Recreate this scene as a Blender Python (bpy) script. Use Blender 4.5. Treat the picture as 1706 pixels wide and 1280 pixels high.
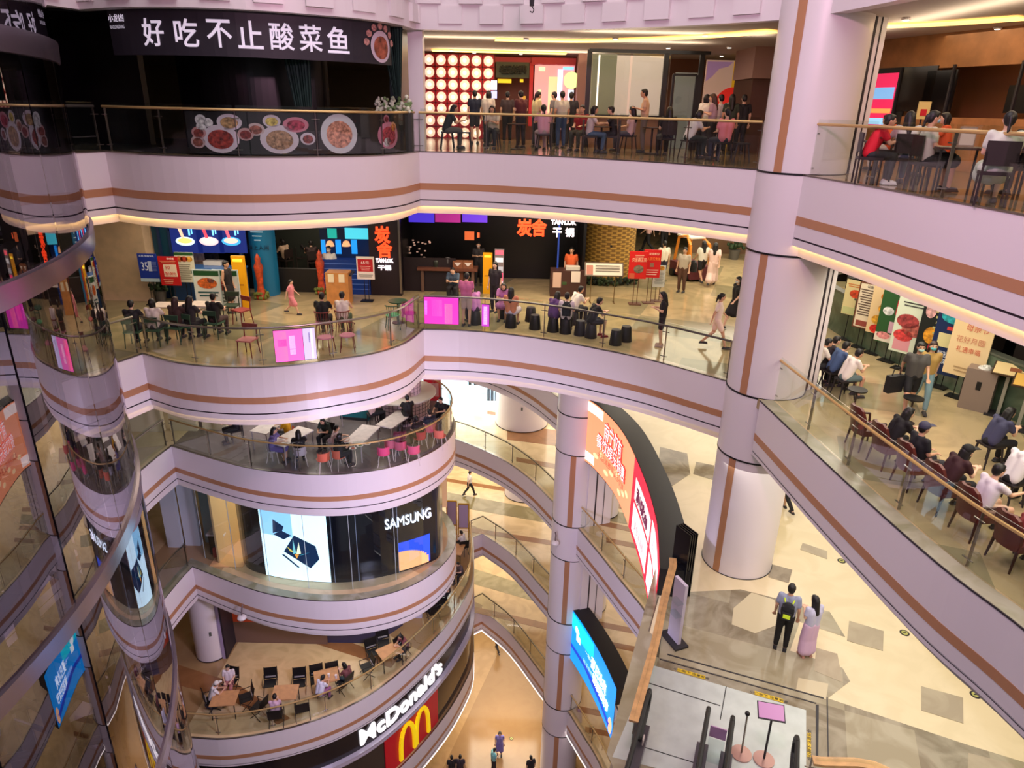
import bpy, bmesh, math, random
from mathutils import Vector, Matrix
random.seed(7)
C = bpy.context.scene.collection
for o in list(bpy.data.objects): bpy.data.objects.remove(o)
PI = math.pi
H = 5.2                      # storey height
EYE = 1.213                  # the camera stands at the railing of the top visible storey (floor z = 0)
def Z(k): return -H * k

# ------------------------------------------------------------------ camera
FPX, PITCH, ROLL = 1167.0, 0.3771, 0.0232
cam_d = bpy.data.cameras.new('camera'); cam = bpy.data.objects.new('camera', cam_d); C.objects.link(cam)
cam_d.sensor_width = 36; cam_d.lens = FPX / 1706 * 36; cam_d.clip_start = 0.05; cam_d.clip_end = 300
_c, _s = math.cos(ROLL), math.sin(ROLL)
R0 = Vector((1, 0, 0)); D0 = Vector((0, -math.sin(PITCH), -math.cos(PITCH))); F0 = Vector((0, math.cos(PITCH), -math.sin(PITCH)))
Rr = _c * R0 - _s * D0; Dd = _s * R0 + _c * D0
cam.matrix_world = Matrix(((Rr.x, -Dd.x, -F0.x, 0), (Rr.y, -Dd.y, -F0.y, 0), (Rr.z, -Dd.z, -F0.z, EYE), (0, 0, 0, 1)))
bpy.context.scene.camera = cam

def ray(px, py):
    u0, v0 = px - 853, py - 640
    u = _c * u0 + _s * v0; v = -_s * u0 + _c * v0
    return Vector((u, FPX * math.cos(PITCH) - v * math.sin(PITCH), -FPX * math.sin(PITCH) - v * math.cos(PITCH)))
def P(px, py, k, dz=0.0):
    """point of storey k's floor (raised by dz) seen at a place of the photograph"""
    d = ray(px, py); z = Z(k) + dz - EYE
    p = d * (z / d.z); return Vector((p.x, p.y, Z(k) + dz))
def Q(px, py, Y):
    d = ray(px, py); p = d * (Y / d.y); return Vector((p.x, p.y, p.z + EYE))

# ------------------------------------------------------------------ world, lights, exposure
sc = bpy.context.scene
sc.view_settings.view_transform = 'Standard'; sc.view_settings.look = 'None'
sc.view_settings.exposure = 0.10; sc.view_settings.gamma = 1.0; sc.view_settings.use_curve_mapping = False
w = bpy.data.worlds.new('world'); sc.world = w; w.use_nodes = True
w.node_tree.nodes['Background'].inputs[0].default_value = (0.60, 0.56, 0.59, 1)
w.node_tree.nodes['Background'].inputs[1].default_value = 0.26

def lamp(name, loc, size, power, col, rot=(0, 0, 0), size_y=None, kind='AREA', spread=None):
    d = bpy.data.lights.new(name, kind); d.energy = power; d.color = col
    if kind == 'AREA':
        d.size = size
        if size_y: d.shape = 'RECTANGLE'; d.size_y = size_y
        if spread: d.spread = spread
    else: d.shadow_soft_size = size
    o = bpy.data.objects.new(name, d); o.location = loc; o.rotation_euler = rot; C.objects.link(o); return o
# light of the atrium roof: soft lilac-white from high above, pink flood light on the left lobe, violet on the right arm
lamp('atrium_roof_light', (-1, 9, 13), 16, 1650, (1.0, 0.95, 0.93), (0, 0, 0), 14)
lamp('pink_flood_light', (1.5, 6.0, 4.6), 1.2, 560, (1.0, 0.50, 0.72), (math.radians(58), 0, math.radians(14)), 0.6)
lamp('violet_flood_light', (-4.5, 4.5, 3.6), 1.2, 190, (0.70, 0.62, 1.0), (math.radians(62), 0, math.radians(-80)), 0.6)
lamp('low_violet_fill_light', (-1.0, 12.0, -9.0), 1.6, 1000, (0.76, 0.68, 1.0), (math.radians(40), 0, math.radians(20)), 0.8)  # added lamp hung unseen in the void to lift the lower bands

# ------------------------------------------------------------------ materials
def lin(c):
    r = []
    for v in c[:3]:
        v = v / 255.0
        r.append(v / 12.92 if v <= 0.04045 else ((v + 0.055) / 1.055) ** 2.4)
    return (r[0], r[1], r[2], 1)
_M = {}
def mat(c, rough=0.5, metal=0.0, emit=0.0, spec=0.5, noise=0.0, nscale=3.0, name=None):
    key = (tuple(c), rough, metal, emit, spec, noise, nscale)
    if key in _M: return _M[key]
    m = bpy.data.materials.new(name or 'paint'); m.use_nodes = True
    nt = m.node_tree; b = nt.nodes['Principled BSDF']
    b.inputs['Base Color'].default_value = lin(c); b.inputs['Roughness'].default_value = rough
    b.inputs['Metallic'].default_value = metal; b.inputs['Specular IOR Level'].default_value = spec
    if noise:
        n = nt.nodes.new('ShaderNodeTexNoise'); n.inputs['Scale'].default_value = nscale; n.inputs['Detail'].default_value = 5
        tc = nt.nodes.new('ShaderNodeTexCoord'); nt.links.new(tc.outputs['Object'], n.inputs['Vector'])
        r = nt.nodes.new('ShaderNodeValToRGB'); a = lin([max(0, v * (1 - noise)) for v in c]); d = lin([min(255, v * (1 + noise)) for v in c])
        r.color_ramp.elements[0].position = 0.3; r.color_ramp.elements[1].position = 0.7
        r.color_ramp.elements[0].color = a; r.color_ramp.elements[1].color = d
        nt.links.new(n.outputs['Fac'], r.inputs['Fac']); nt.links.new(r.outputs['Color'], b.inputs['Base Color'])
    if emit:
        b.inputs['Emission Color'].default_value = lin(c); b.inputs['Emission Strength'].default_value = emit
    _M[key] = m; return m
def glow(c, s=1.0): return mat(c, 0.4, 0, s, 0.2, name='lit')

def glass_mat(name, tint=(0.9, 0.96, 0.93), refl=0.08, rough=0.0, gcol=(1, 1, 1), alpha_min=0.0):
    m = bpy.data.materials.new(name); m.use_nodes = True; nt = m.node_tree; nt.nodes.clear()
    out = nt.nodes.new('ShaderNodeOutputMaterial'); mix = nt.nodes.new('ShaderNodeMixShader')
    tr = nt.nodes.new('ShaderNodeBsdfTransparent'); tr.inputs[0].default_value = (*tint, 1)
    gl = nt.nodes.new('ShaderNodeBsdfGlossy'); gl.inputs['Roughness'].default_value = rough; gl.inputs[0].default_value = (*gcol, 1)
    fw = nt.nodes.new('ShaderNodeLayerWeight'); fw.inputs[0].default_value = 0.5
    lw = nt.nodes.new('ShaderNodeMath'); lw.operation = 'POWER'; lw.inputs[1].default_value = 4.5; nt.links.new(fw.outputs['Facing'], lw.inputs[0])
    ma = nt.nodes.new('ShaderNodeMath'); ma.operation = 'MULTIPLY_ADD'; ma.inputs[1].default_value = 1.0; ma.inputs[2].default_value = refl; ma.use_clamp = True
    nt.links.new(lw.outputs[0], ma.inputs[0]); nt.links.new(ma.outputs[0], mix.inputs[0])
    nt.links.new(tr.outputs[0], mix.inputs[1]); nt.links.new(gl.outputs[0], mix.inputs[2]); nt.links.new(mix.outputs[0], out.inputs[0])
    return m
GLASS = glass_mat('railing_glass', (0.92, 0.95, 0.93), 0.035)
SHOPGLASS = glass_mat('shop_glass', (0.90, 0.95, 0.95), 0.03)
LIFTGLASS = glass_mat('tinted_shaft_glass', (0.50, 0.47, 0.52), 0.24, 0.0, (0.75, 0.72, 0.78))

def marble(name, base, vein, alt=None, tile=1.2, rough=0.12, altamt=0.35, rot=0.35, aspect=1.0):
    """polished stone: cloudy veins, and rectangular slabs of which some have the second colour"""
    m = bpy.data.materials.new(name); m.use_nodes = True; nt = m.node_tree; b = nt.nodes['Principled BSDF']
    L = nt.links.new
    tc = nt.nodes.new('ShaderNodeTexCoord')
    n1 = nt.nodes.new('ShaderNodeTexNoise'); n1.inputs['Scale'].default_value = 0.9; n1.inputs['Detail'].default_value = 9; n1.inputs['Distortion'].default_value = 1.6
    L(tc.outputs['Object'], n1.inputs['Vector'])
    r1 = nt.nodes.new('ShaderNodeValToRGB'); r1.color_ramp.elements[0].position = 0.42; r1.color_ramp.elements[1].position = 0.62
    L(n1.outputs['Fac'], r1.inputs['Fac'])
    mp = nt.nodes.new('ShaderNodeMapping'); mp.inputs['Rotation'].default_value = (0, 0, rot); mp.inputs['Scale'].default_value = (1 / tile, 1 / tile * aspect, 1)
    L(tc.outputs['Object'], mp.inputs['Vector'])
    sx = nt.nodes.new('ShaderNodeVectorMath'); sx.operation = 'FLOOR'; L(mp.outputs[0], sx.inputs[0])
    wn = nt.nodes.new('ShaderNodeTexWhiteNoise'); wn.noise_dimensions = '2D'; L(sx.outputs[0], wn.inputs['Vector'])
    th = nt.nodes.new('ShaderNodeMath'); th.operation = 'LESS_THAN'; th.inputs[1].default_value = altamt; L(wn.outputs['Value'], th.inputs[0])
    mixA = nt.nodes.new('ShaderNodeMixRGB'); mixA.inputs[1].default_value = lin(base); mixA.inputs[2].default_value = lin(alt or base)
    L(th.outputs[0], mixA.inputs[0])
    mixB = nt.nodes.new('ShaderNodeMixRGB'); mixB.inputs[2].default_value = lin(vein)
    mu = nt.nodes.new('ShaderNodeMath'); mu.operation = 'MULTIPLY'; mu.inputs[1].default_value = 0.38; L(r1.outputs['Color'], mu.inputs[0])
    L(mu.outputs[0], mixB.inputs[0]); L(mixA.outputs[0], mixB.inputs[1])
    L(mixB.outputs[0], b.inputs['Base Color']); b.inputs['Roughness'].default_value = rough; b.inputs['Specular IOR Level'].default_value = 0.55
    return m
FLOOR_M = [marble('tan_marble', (150, 128, 100), (92, 84, 62), (112, 100, 74), 1.7),
           marble('olive_marble', (186, 166, 126), (120, 112, 84), (148, 138, 106), 1.9, altamt=0.4),
           marble('cream_marble', (224, 208, 170), (204, 188, 146), (224, 208, 170), 2.4, altamt=0.0, rot=0.37),
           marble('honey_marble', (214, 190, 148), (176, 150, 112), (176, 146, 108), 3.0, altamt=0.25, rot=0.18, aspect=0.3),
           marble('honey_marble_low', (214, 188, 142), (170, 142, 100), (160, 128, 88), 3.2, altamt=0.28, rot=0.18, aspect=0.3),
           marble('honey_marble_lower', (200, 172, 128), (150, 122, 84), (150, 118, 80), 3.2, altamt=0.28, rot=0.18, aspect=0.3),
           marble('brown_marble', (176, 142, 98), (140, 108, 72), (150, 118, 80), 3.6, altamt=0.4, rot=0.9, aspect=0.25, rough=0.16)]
WHITE = mat((232, 224, 226), 0.35, 0, 0, 0.5, name='white_panel')
COPPER = mat((190, 138, 100), 0.45, 0.1, name='copper_stripe')
GAP = mat((44, 34, 44), 0.6, name='shadow_gap')
STEEL = mat((150, 142, 134), 0.28, 0.9, name='brushed_steel')
BRASS = mat((214, 178, 118), 0.32, 0.55, name='warm_brass')
BLACK = mat((14, 13, 16), 0.45, name='black')
DARK = mat((40, 37, 42), 0.5, name='dark_grey')
CEIL = mat((196, 186, 182), 0.7, name='ceiling_paint')
KERB = marble('kerb_marble', (142, 140, 112), (206, 200, 186), None, 1.0, 0.2, 0.0)
WOOD = mat((168, 112, 66), 0.45, 0, 0, 0.5, 0.15, 6, name='wood')
RAILWOOD = mat((200, 156, 104), 0.4, 0, 0, 0.5, 0.08, 6, name='rail_wood')
WARM = glow((255, 226, 170), 2.2)

# ------------------------------------------------------------------ mesh helpers
class MB:
    def __init__(s): s.v = []; s.f = []; s.m = []
    def add(s, vs, fs, mi=0):
        o = len(s.v); s.v += [tuple(v) for v in vs]; s.f += [tuple(i + o for i in f) for f in fs]; s.m += [mi] * len(fs); return s
    def box(s, c, d, rz=0.0, mi=0, tilt=0.0):
        M = Matrix.Translation(Vector(c)) @ Matrix.Rotation(rz, 4, 'Z') @ Matrix.Rotation(tilt, 4, 'X')
        x, y, z = d[0] / 2, d[1] / 2, d[2] / 2
        vs = [M @ Vector((a * x, b * y, e * z)) for e in (-1, 1) for a, b in ((-1, -1), (1, -1), (1, 1), (-1, 1))]
        return s.add(vs, [(3, 2, 1, 0), (4, 5, 6, 7), (0, 1, 5, 4), (1, 2, 6, 5), (2, 3, 7, 6), (3, 0, 4, 7)], mi)
    def cyl(s, p0, p1, r0, r1=None, n=10, mi=0, cap=True):
        r1 = r0 if r1 is None else r1; p0 = Vector(p0); p1 = Vector(p1); d = (p1 - p0)
        if d.length < 1e-6: return s
        d.normalize(); a = Vector((0, 0, 1)).cross(d) if abs(d.z) < .95 else Vector((1, 0, 0)).cross(d); a.normalize(); b = d.cross(a)
        vs = [p0 + (a * math.cos(t) + b * math.sin(t)) * r0 for t in [2 * PI * i / n for i in range(n)]] + [p1 + (a * math.cos(t) + b * math.sin(t)) * r1 for t in [2 * PI * i / n for i in range(n)]]
        fs = [(i, (i + 1) % n, n + (i + 1) % n, n + i) for i in range(n)]
        if cap: fs += [tuple(reversed(range(n))), tuple(range(n, 2 * n))]
        return s.add(vs, fs, mi)
    def tube(s, pts, r, n=8, mi=0):
        for a, b in zip(pts[:-1], pts[1:]): s.cyl(a, b, r, r, n, mi)
        return s
    def lathe(s, prof, c=(0, 0, 0), n=16, mi=0):
        """prof: (radius, z) list"""
        vs = []; fs = []
        for r, z in prof: vs += [(c[0] + r * math.cos(2 * PI * i / n), c[1] + r * math.sin(2 * PI * i / n), c[2] + z) for i in range(n)]
        for j in range(len(prof) - 1):
            for i in range(n): fs.append((j * n + i, j * n + (i + 1) % n, (j + 1) * n + (i + 1) % n, (j + 1) * n + i))
        fs.append(tuple(reversed(range(n)))); fs.append(tuple(range((len(prof) - 1) * n, len(prof) * n)))
        return s.add(vs, fs, mi)
    def ball(s, c, r, n=10, mi=0):
        r = (r, r, r) if not hasattr(r, '__len__') else r
        m = max(4, n // 2); vs = [(c[0], c[1], c[2] - r[2])]; fs = []
        for j in range(1, m):
            t = PI * j / m
            vs += [(c[0] + r[0] * math.sin(t) * math.cos(2 * PI * i / n), c[1] + r[1] * math.sin(t) * math.sin(2 * PI * i / n), c[2] - r[2] * math.cos(t)) for i in range(n)]
        vs.append((c[0], c[1], c[2] + r[2])); L = len(vs) - 1
        for i in range(n):
            fs.append((0, 1 + (i + 1) % n, 1 + i)); fs.append((L, L - n + i, L - n + (i + 1) % n))
        for j in range(m - 2):
            for i in range(n): a = 1 + j * n; fs.append((a + i, a + (i + 1) % n, a + n + (i + 1) % n, a + n + i))
        return s.add(vs, fs, mi)
    def prism(s, poly, z0, z1, mi=0):
        n = len(poly); vs = [(x, y, z0) for x, y in poly] + [(x, y, z1) for x, y in poly]
        return s.add(vs, [tuple(reversed(range(n))), tuple(range(n, 2 * n))] + [(i, (i + 1) % n, n + (i + 1) % n, n + i) for i in range(n)], mi)
    def panel(s, pts, y0, y1, mi=0):
        """outline in x,z extruded along y"""
        n = len(pts); vs = [(x, y0, z) for x, z in pts] + [(x, y1, z) for x, z in pts]
        return s.add(vs, [tuple(range(n)), tuple(reversed(range(n, 2 * n)))] + [(i, n + i, n + (i + 1) % n, (i + 1) % n) for i in range(n)], mi)
    def mesh(s, name, mats, smooth=False):
        me = bpy.data.meshes.new(name); me.from_pydata(s.v, [], s.f)
        for m in (mats if isinstance(mats, (list, tuple)) else [mats]): me.materials.append(m)
        me.polygons.foreach_set('material_index', s.m)
        bm = bmesh.new(); bm.from_mesh(me); bmesh.ops.recalc_face_normals(bm, faces=bm.faces); bm.to_mesh(me); bm.free()
        if smooth:
            me.polygons.foreach_set('use_smooth', [True] * len(me.polygons))
            try: me.set_sharp_from_angle(angle=math.radians(40))
            except Exception: pass
        me.update(); return me
    def build(s, name, mats, parent=None, smooth=False):
        o = bpy.data.objects.new(name, s.mesh(name, mats, smooth)); C.objects.link(o)
        if parent: o.parent = parent
        return o
def tag(o, label=None, cat=None, group=None, kind=None):
    if label: o['label'] = label
    if cat: o['category'] = cat
    if group: o['group'] = group
    if kind: o['kind'] = kind
    return o
def thing(name, label, cat, loc=(0, 0, 0), rz=0.0, group=None, scale=None):
    o = bpy.data.objects.new(name, None); C.objects.link(o); o.location = loc; o.rotation_euler = (0, 0, rz)
    o.empty_display_size = 0.1
    if scale: o.scale = (scale,) * 3
    return tag(o, label, cat, group)
def kids(o): return [x for x in bpy.data.objects if x.parent is o]
def copy_tree(o, kidmap, loc=None, rz=None, label=None, group=None):
    c = o.copy(); C.objects.link(c)
    if loc is not None: c.location = loc
    if rz is not None: c.rotation_euler = (0, 0, rz)
    if label: c['label'] = label
    if group: c['group'] = group
    for ch in kidmap.get(o, []):
        d = ch.copy(); C.objects.link(d); d.parent = c
        for g in kidmap.get(ch, []):
            e = g.copy(); C.objects.link(e); e.parent = d
    return c
def text_mesh(s, size=1.0, bold=0.0, extrude=0.01, space=1.0):
    cu = bpy.data.curves.new('lettering', 'FONT'); cu.body = s; cu.size = size; cu.offset = bold; cu.extrude = extrude
    cu.offset = bold if s.isascii() else 0.0
    if not s.isascii() and bold: cu.bevel_depth = bold; cu.bevel_resolution = 0
    cu.align_x = 'CENTER'; cu.align_y = 'CENTER'; cu.space_character = space; cu.resolution_u = 3
    o = bpy.data.objects.new('lettering', cu); C.objects.link(o)
    dg = bpy.context.evaluated_depsgraph_get(); me = bpy.data.meshes.new_from_object(o.evaluated_get(dg))
    bpy.data.objects.remove(o); bpy.data.curves.remove(cu); return me
def text(name, s, size, loc, rot, m, parent=None, bold=0.0, extrude=0.008, space=1.0, fit=None):
    """letters standing in the local x (reading) / z (up) plane, facing local -y"""
    me = text_mesh(s, size, bold, extrude, space); me.materials.clear(); me.materials.append(m)
    M = Matrix.Rotation(PI / 2, 4, 'X')
    if fit:
        xs = [v.co.x for v in me.vertices]; ys = [v.co.y for v in me.vertices]
        if xs:
            cx, cy = (max(xs) + min(xs)) / 2, (max(ys) + min(ys)) / 2; a = fit[0] / max(1e-4, max(xs) - min(xs)); b = fit[1] / max(1e-4, max(ys) - min(ys))
            M = M @ Matrix.Diagonal((a, b, 1, 1)) @ Matrix.Translation((-cx, -cy, 0))
    me.transform(M); o = bpy.data.objects.new(name, me); C.objects.link(o); o.location = loc; o.rotation_euler = rot
    if parent: o.parent = parent
    return o

# ------------------------------------------------------------------ paths along the slab edges
def smooth_path(segs, step=0.25):
    """segs: runs of points; each run is smoothed (Catmull-Rom), the runs meet in sharp creases"""
    out = []
    for run in segs:
        p = [Vector(q) for q in run]
        if len(p) == 2: pts = [p[0], p[1]]
        else:
            pts = []
            for i in range(len(p) - 1):
                a = p[i - 1] if i else p[0] * 2 - p[1]; b, c = p[i], p[i + 1]; d = p[i + 2] if i + 2 < len(p) else p[-1] * 2 - p[-2]
                n = max(2, int((c - b).length / step))
                for j in range(n):
                    t = j / n
                    pts.append(0.5 * ((2 * b) + (c - a) * t + (2 * a - 5 * b + 4 * c - d) * t * t + (3 * b - a - 3 * c + d) * t ** 3))
            pts.append(p[-1])
        if out and (out[-1] - pts[0]).length < 1e-4: pts = pts[1:]
        out += pts
    return out
def offset(path, d):
    """move a path to its right (towards the void) by d"""
    out = []; n = len(path)
    for i, p in enumerate(path):
        t0 = (path[i] - path[i - 1]).normalized() if i else None
        t1 = (path[i + 1] - path[i]).normalized() if i < n - 1 else None
        n0 = Vector((t0.y, -t0.x)) if t0 else None; n1 = Vector((t1.y, -t1.x)) if t1 else None
        if n0 is None: nn = n1
        elif n1 is None: nn = n0
        else:
            nn = (n0 + n1).normalized(); nn = nn / max(0.45, nn.dot(n0))
        out.append(p + nn * d)
    return out
def length(path): return sum((b - a).length for a, b in zip(path[:-1], path[1:]))
def at(path, s):
    for a, b in zip(path[:-1], path[1:]):
        l = (b - a).length
        if s <= l: t = (b - a).normalized(); return a + t * s, t
        s -= l
    t = (path[-1] - path[-2]).normalized(); return path[-1] + t * s, t
def sub(path, s0, s1, step=0.25):
    """piece of a path between two arc lengths"""
    L = length(path); s1 = min(s1, L); pts = [at(path, s0)[0]]; acc = 0
    for a, b in zip(path[:-1], path[1:]):
        acc += (b - a).length
        if s0 + 0.02 < acc < s1 - 0.02: pts.append(b.copy())
    pts.append(at(path, s1)[0]); return pts
def arc_of(path, x, y):
    best = (1e9, 0); acc = 0; q = Vector((x, y))
    for a, b in zip(path[:-1], path[1:]):
        l = (b - a).length; t = max(0, min(1, (q - a).dot(b - a) / (l * l))); d = (a + (b - a) * t - q).length
        if d < best[0]: best = (d, acc + t * l)
        acc += l
    return best[1]
def sweep(mb, path, prof, mi=0, closed=False):
    """prof: list of (offset towards the void, z)"""
    rows = [offset(path, d) if d else path for d, z in prof]; n = len(path); m = len(prof)
    vs = [(rows[j][i].x, rows[j][i].y, prof[j][1]) for j in range(m) for i in range(n)]
    fs = []
    for j in range(m if closed else m - 1):
        k = (j + 1) % m
        for i in range(n - 1): fs.append((j * n + i, j * n + i + 1, k * n + i + 1, k * n + i))
    if closed: fs += [tuple(j * n for j in range(m)), tuple(j * n + n - 1 for j in reversed(range(m)))]
    return mb.add(vs, fs, mi)
def strip(mb, path, d0, d1, z0, z1, mi=0):
    return sweep(mb, path, [(d0, z0), (d1, z0), (d1, z1), (d0, z1)], mi, True)
# ------------------------------------------------------------------ slab edges of the six storeys
LEG0 = [(-14.5, -2), (-13.3, 5), (-12.2, 10.5), (-11.1, 15), (-10.0, 17.8)]
ARC0 = [(-10.0, 17.8), (-8.9, 17.22), (-7.7, 16.95), (-6.5, 16.98), (-5.5, 17.3), (-4.7, 17.72), (-3.8, 18.3), (-3.1, 19.25), (-2.75, 20.6)]
BACK0 = [(-2.75, 20.6), (-1.4, 20.55), (-0.1, 20.28), (1.4, 19.7), (2.7, 18.98), (3.9, 18.2), (5.55, 16.75)]
RIGHT0 = [(6.1, 15.55), (6.5, 13.4), (6.72, 11.5), (6.92, 9.8), (7.1, 8), (7.25, 5), (7.3, 0), (7.3, -4)]
RIGHT1 = [(5.95, 15.5), (6.3, 11.75), (6.64, 9.1), (7.02, 7.5), (7.35, 5), (7.4, 0), (7.4, -4)]
LOBE = [(-12.2, 22.5), (-10.75, 21.8), (-9.1, 21.1), (-7.6, 20.75), (-6.4, 20.67), (-5.2, 20.85), (-3.95, 21.4), (-2.95, 22.35), (-2.35, 23.5), (-2.18, 24.7), (-2.45, 26.0), (-3.1, 27.1), (-4.1, 27.9)]
LEG2 = [(-13.6, 0), (-13.2, 8), (-12.7, 15), (-12.35, 21.1), (-12.2, 22.5)]
GAL3 = [(-5.0, 34.9), (-3.0, 34.15), (-0.65, 32.2), (0.9, 30.1), (2.0, 27.9)]
GAL4 = [(-1.45, 33.0), (0.2, 31.1), (2.0, 27.9)]
LOBE4 = [(-12.6, 19.3), (-11.2, 19.2), (-10.3, 19.2), (-9.05, 19.45), (-7.85, 19.85), (-6.55, 20.52), (-5.3, 21.55), (-4.1, 23.1), (-2.8, 25.4), (-2.02, 27.5), (-1.72, 29.0), (-1.8, 31.0), (-1.95, 32.6)]
EDGE = {
    0: dict(a=smooth_path([LEG0, ARC0, BACK0]), b=smooth_path([RIGHT0])),
    1: dict(a=smooth_path([LEG0, ARC0, BACK0]), b=smooth_path([RIGHT1])),
    2: dict(a=smooth_path([LEG2, LOBE, [(-4.1, 27.9), (-4.7, 30), (-5.0, 34.9)], GAL3]), b=smooth_path([[(2.95, 26.1), (3.5, 24.95), (4.05, 22.8), (4.25, 19.7), (4.22, 17.5), (4.1, 16.3), (3.85, 14.75)], [(3.85, 14.75), (3.4, 13.5), (2.9, 12.0), (2.3, 10.4)], [(2.3, 10.4), (2.0, 9.6)], [(2.0, 9.6), (5.15, 8.3)], [(5.15, 8.3), (5.33, 8.98)], [(5.33, 8.98), (6.9, 8.4), (7.4, 4), (7.6, -4)]])),
    3: dict(a=smooth_path([LEG2, LOBE, [(-4.1, 27.9), (-4.7, 30), (-5.0, 34.9)], GAL3]), b=smooth_path([[(2.97, 25.8), (3.73, 23.86), (4.42, 22.0), (4.96, 20.56), (5.6, 18.3), (6.0, 14), (6.2, 6), (6.2, -4)]])),
    4: dict(a=smooth_path([[(-13.8, 0), (-13.2, 10), (-12.6, 19.3)], LOBE4, [(-1.95, 32.6), (-1.45, 33.0)], GAL4]), b=smooth_path([[(2.95, 26.0), (3.45, 24.75), (3.95, 23.2), (4.35, 21.5), (4.9, 18.5), (5.4, 14), (5.8, 6), (5.8, -4)]])),
    5: dict(a=smooth_path([[(-13.8, 0), (-13.2, 10), (-12.6, 19.3)], LOBE4, [(-1.95, 32.6), (-1.45, 33.0)], GAL4]), b=smooth_path([[(3.07, 25.75), (3.66, 24.4), (4.26, 22.97), (4.9, 20.5), (5.5, 17), (5.8, 6), (5.8, -4)]])),
}
COLS = [(6.38, 16.45), (2.86, 26.72)]
OUT = [(22, -4), (22, 47), (-28, 47), (-28, -2)]
def slab_poly(k, inset=0.0):
    a = offset(EDGE[k]['a'], -inset); b = offset(EDGE[k]['b'], -inset)
    pts = [(p.x, p.y) for p in a] + [(p.x, p.y) for p in b]
    return pts + [(22, b[-1].y), (22, 47), (-28, 47), (-28, a[0].y)]
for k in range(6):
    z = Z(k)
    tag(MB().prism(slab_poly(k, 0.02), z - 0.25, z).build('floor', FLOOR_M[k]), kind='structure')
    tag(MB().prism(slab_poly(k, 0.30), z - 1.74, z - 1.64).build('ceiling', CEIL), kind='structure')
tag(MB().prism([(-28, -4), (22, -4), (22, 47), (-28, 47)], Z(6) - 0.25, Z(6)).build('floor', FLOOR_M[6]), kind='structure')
# the ceiling over the top visible storey
c0 = smooth_path([LEG0, ARC0, BACK0])
tag(MB().prism([(p.x, p.y) for p in offset(EDGE[0]['a'], -0.25)] + [(p.x, p.y) for p in offset(EDGE[0]['b'], -0.25)] + [(22, -4), (22, 47), (-28, 47), (-28, -2)], 3.10, 3.25).build('ceiling', CEIL), kind='structure')
# outer walls
WALLM = mat((176, 160, 140), 0.6, name='wall_paint')
tag(MB().box((-3, 47.2, -14), (51, 0.4, 36)).build('wall_back', WALLM), kind='structure')
tag(MB().box((-28.2, 21, -14), (0.4, 52, 36)).build('wall_left', WALLM), kind='structure')
tag(MB().box((22.2, 21, -14), (0.4, 52, 36)).build('wall_right', WALLM), kind='structure')

# ------------------------------------------------------------------ fascias
TRIM = [0]
def fascia(path, k, cove=1.2, covecol=(255, 214, 140), kerb=0.0, name=None, bottom=-1.5, low=-1.72):
    TRIM[0] += 1; z = Z(k)
    m = MB(); sweep(m, path, [(-0.3, z - 0.02), (0.0, z - 0.02), (0.0, z - 0.86)]); sweep(m, path, [(0.0, z - 1.045), (0.0, z - 1.315)])
    sweep(m, path, [(0.0, z - 1.35), (0.0, z + bottom), (-0.015, z + bottom), (-0.015, z + bottom + .1)]); sweep(m, path, [(-0.14, z + bottom + .14), (-0.15, z + low), (-0.32, z + low)])
    root = m.build('trim_%d' % TRIM[0], WHITE); tag(root, kind='structure')
    m = MB(); sweep(m, path, [(0.0, z - 0.86), (0.006, z - 0.86), (0.006, z - 1.045), (0.0, z - 1.045)]); m.build('copper_stripe', COPPER, root)
    m = MB(); sweep(m, path, [(0.0, z - 1.315), (-0.02, z - 1.32), (-0.02, z - 1.345), (0.0, z - 1.35)]); m.build('shadow_gap', GAP, root)
    m = MB(); sweep(m, path, [(0.012, z + 0.0), (0.012, z - 0.022), (0.0, z - 0.022)]); sweep(m, path, [(-0.05, z + 0.003), (0.012, z + 0.003), (0.012, z)]); m.build('edge_strip', STEEL if not kerb else GAP, root)
    if cove:
        m = MB(); strip(m, path, -0.035, -0.018, z + bottom + 0.01, z + bottom + 0.05); m.build('cove_light', glow(covecol, cove * 1.6), root)
    if k == 5:
        m = MB(); strip(m, path, -0.01, 0.02, z + bottom - 0.045, z + bottom); m.build('light_line', glow((255, 244, 236), 1.6), root)
    if kerb:
        m = MB(); strip(m, path, -kerb, 0.0, z - 0.02, z + 0.012); m.build('marble_kerb', KERB, root)
    return root
for k in range(6):
    e = EDGE[k]; A, B = e['a'], e['b']
    warm = {0: 7.0, 1: 3.0, 2: 1.0, 3: 1.0, 4: 0, 5: 8.0}[k]
    col = {0: (255, 214, 140), 1: (255, 222, 160), 2: (255, 240, 230), 3: (255, 240, 240), 4: (255, 240, 240), 5: (255, 244, 236)}[k]
    if k < 2: fascia(A, k, warm, col); fascia(B, k, 8.0 if k == 0 else 0, col, kerb=0.32 if k == 1 else 0.0, low=-1.74 if k == 0 else -1.46, bottom=-1.5 if k == 0 else -1.43)
    elif k in (2, 3):
        ig = arc_of(A, -5.0, 34.9); L = length(A)
        fascia(sub(A, 0, ig), k, warm, col, kerb=0.0 if k == 2 else 0.34); fascia(sub(A, ig, L), k, warm, col)
        if k == 3: fascia(B, k, warm, col)
        else:
            i0 = arc_of(B, 3.85, 14.75); fascia(sub(B, i0, length(B)), k, 0, col)
    elif k == 4:
        i0 = arc_of(B, 4.4, 21.3); fascia(A, k, 0, col, bottom=-1.42, low=-1.45); fascia(sub(B, i0, length(B)), k, 0, col)
    else:
        fascia(A, k, warm, col); fascia(B, k, warm, col)

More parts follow.
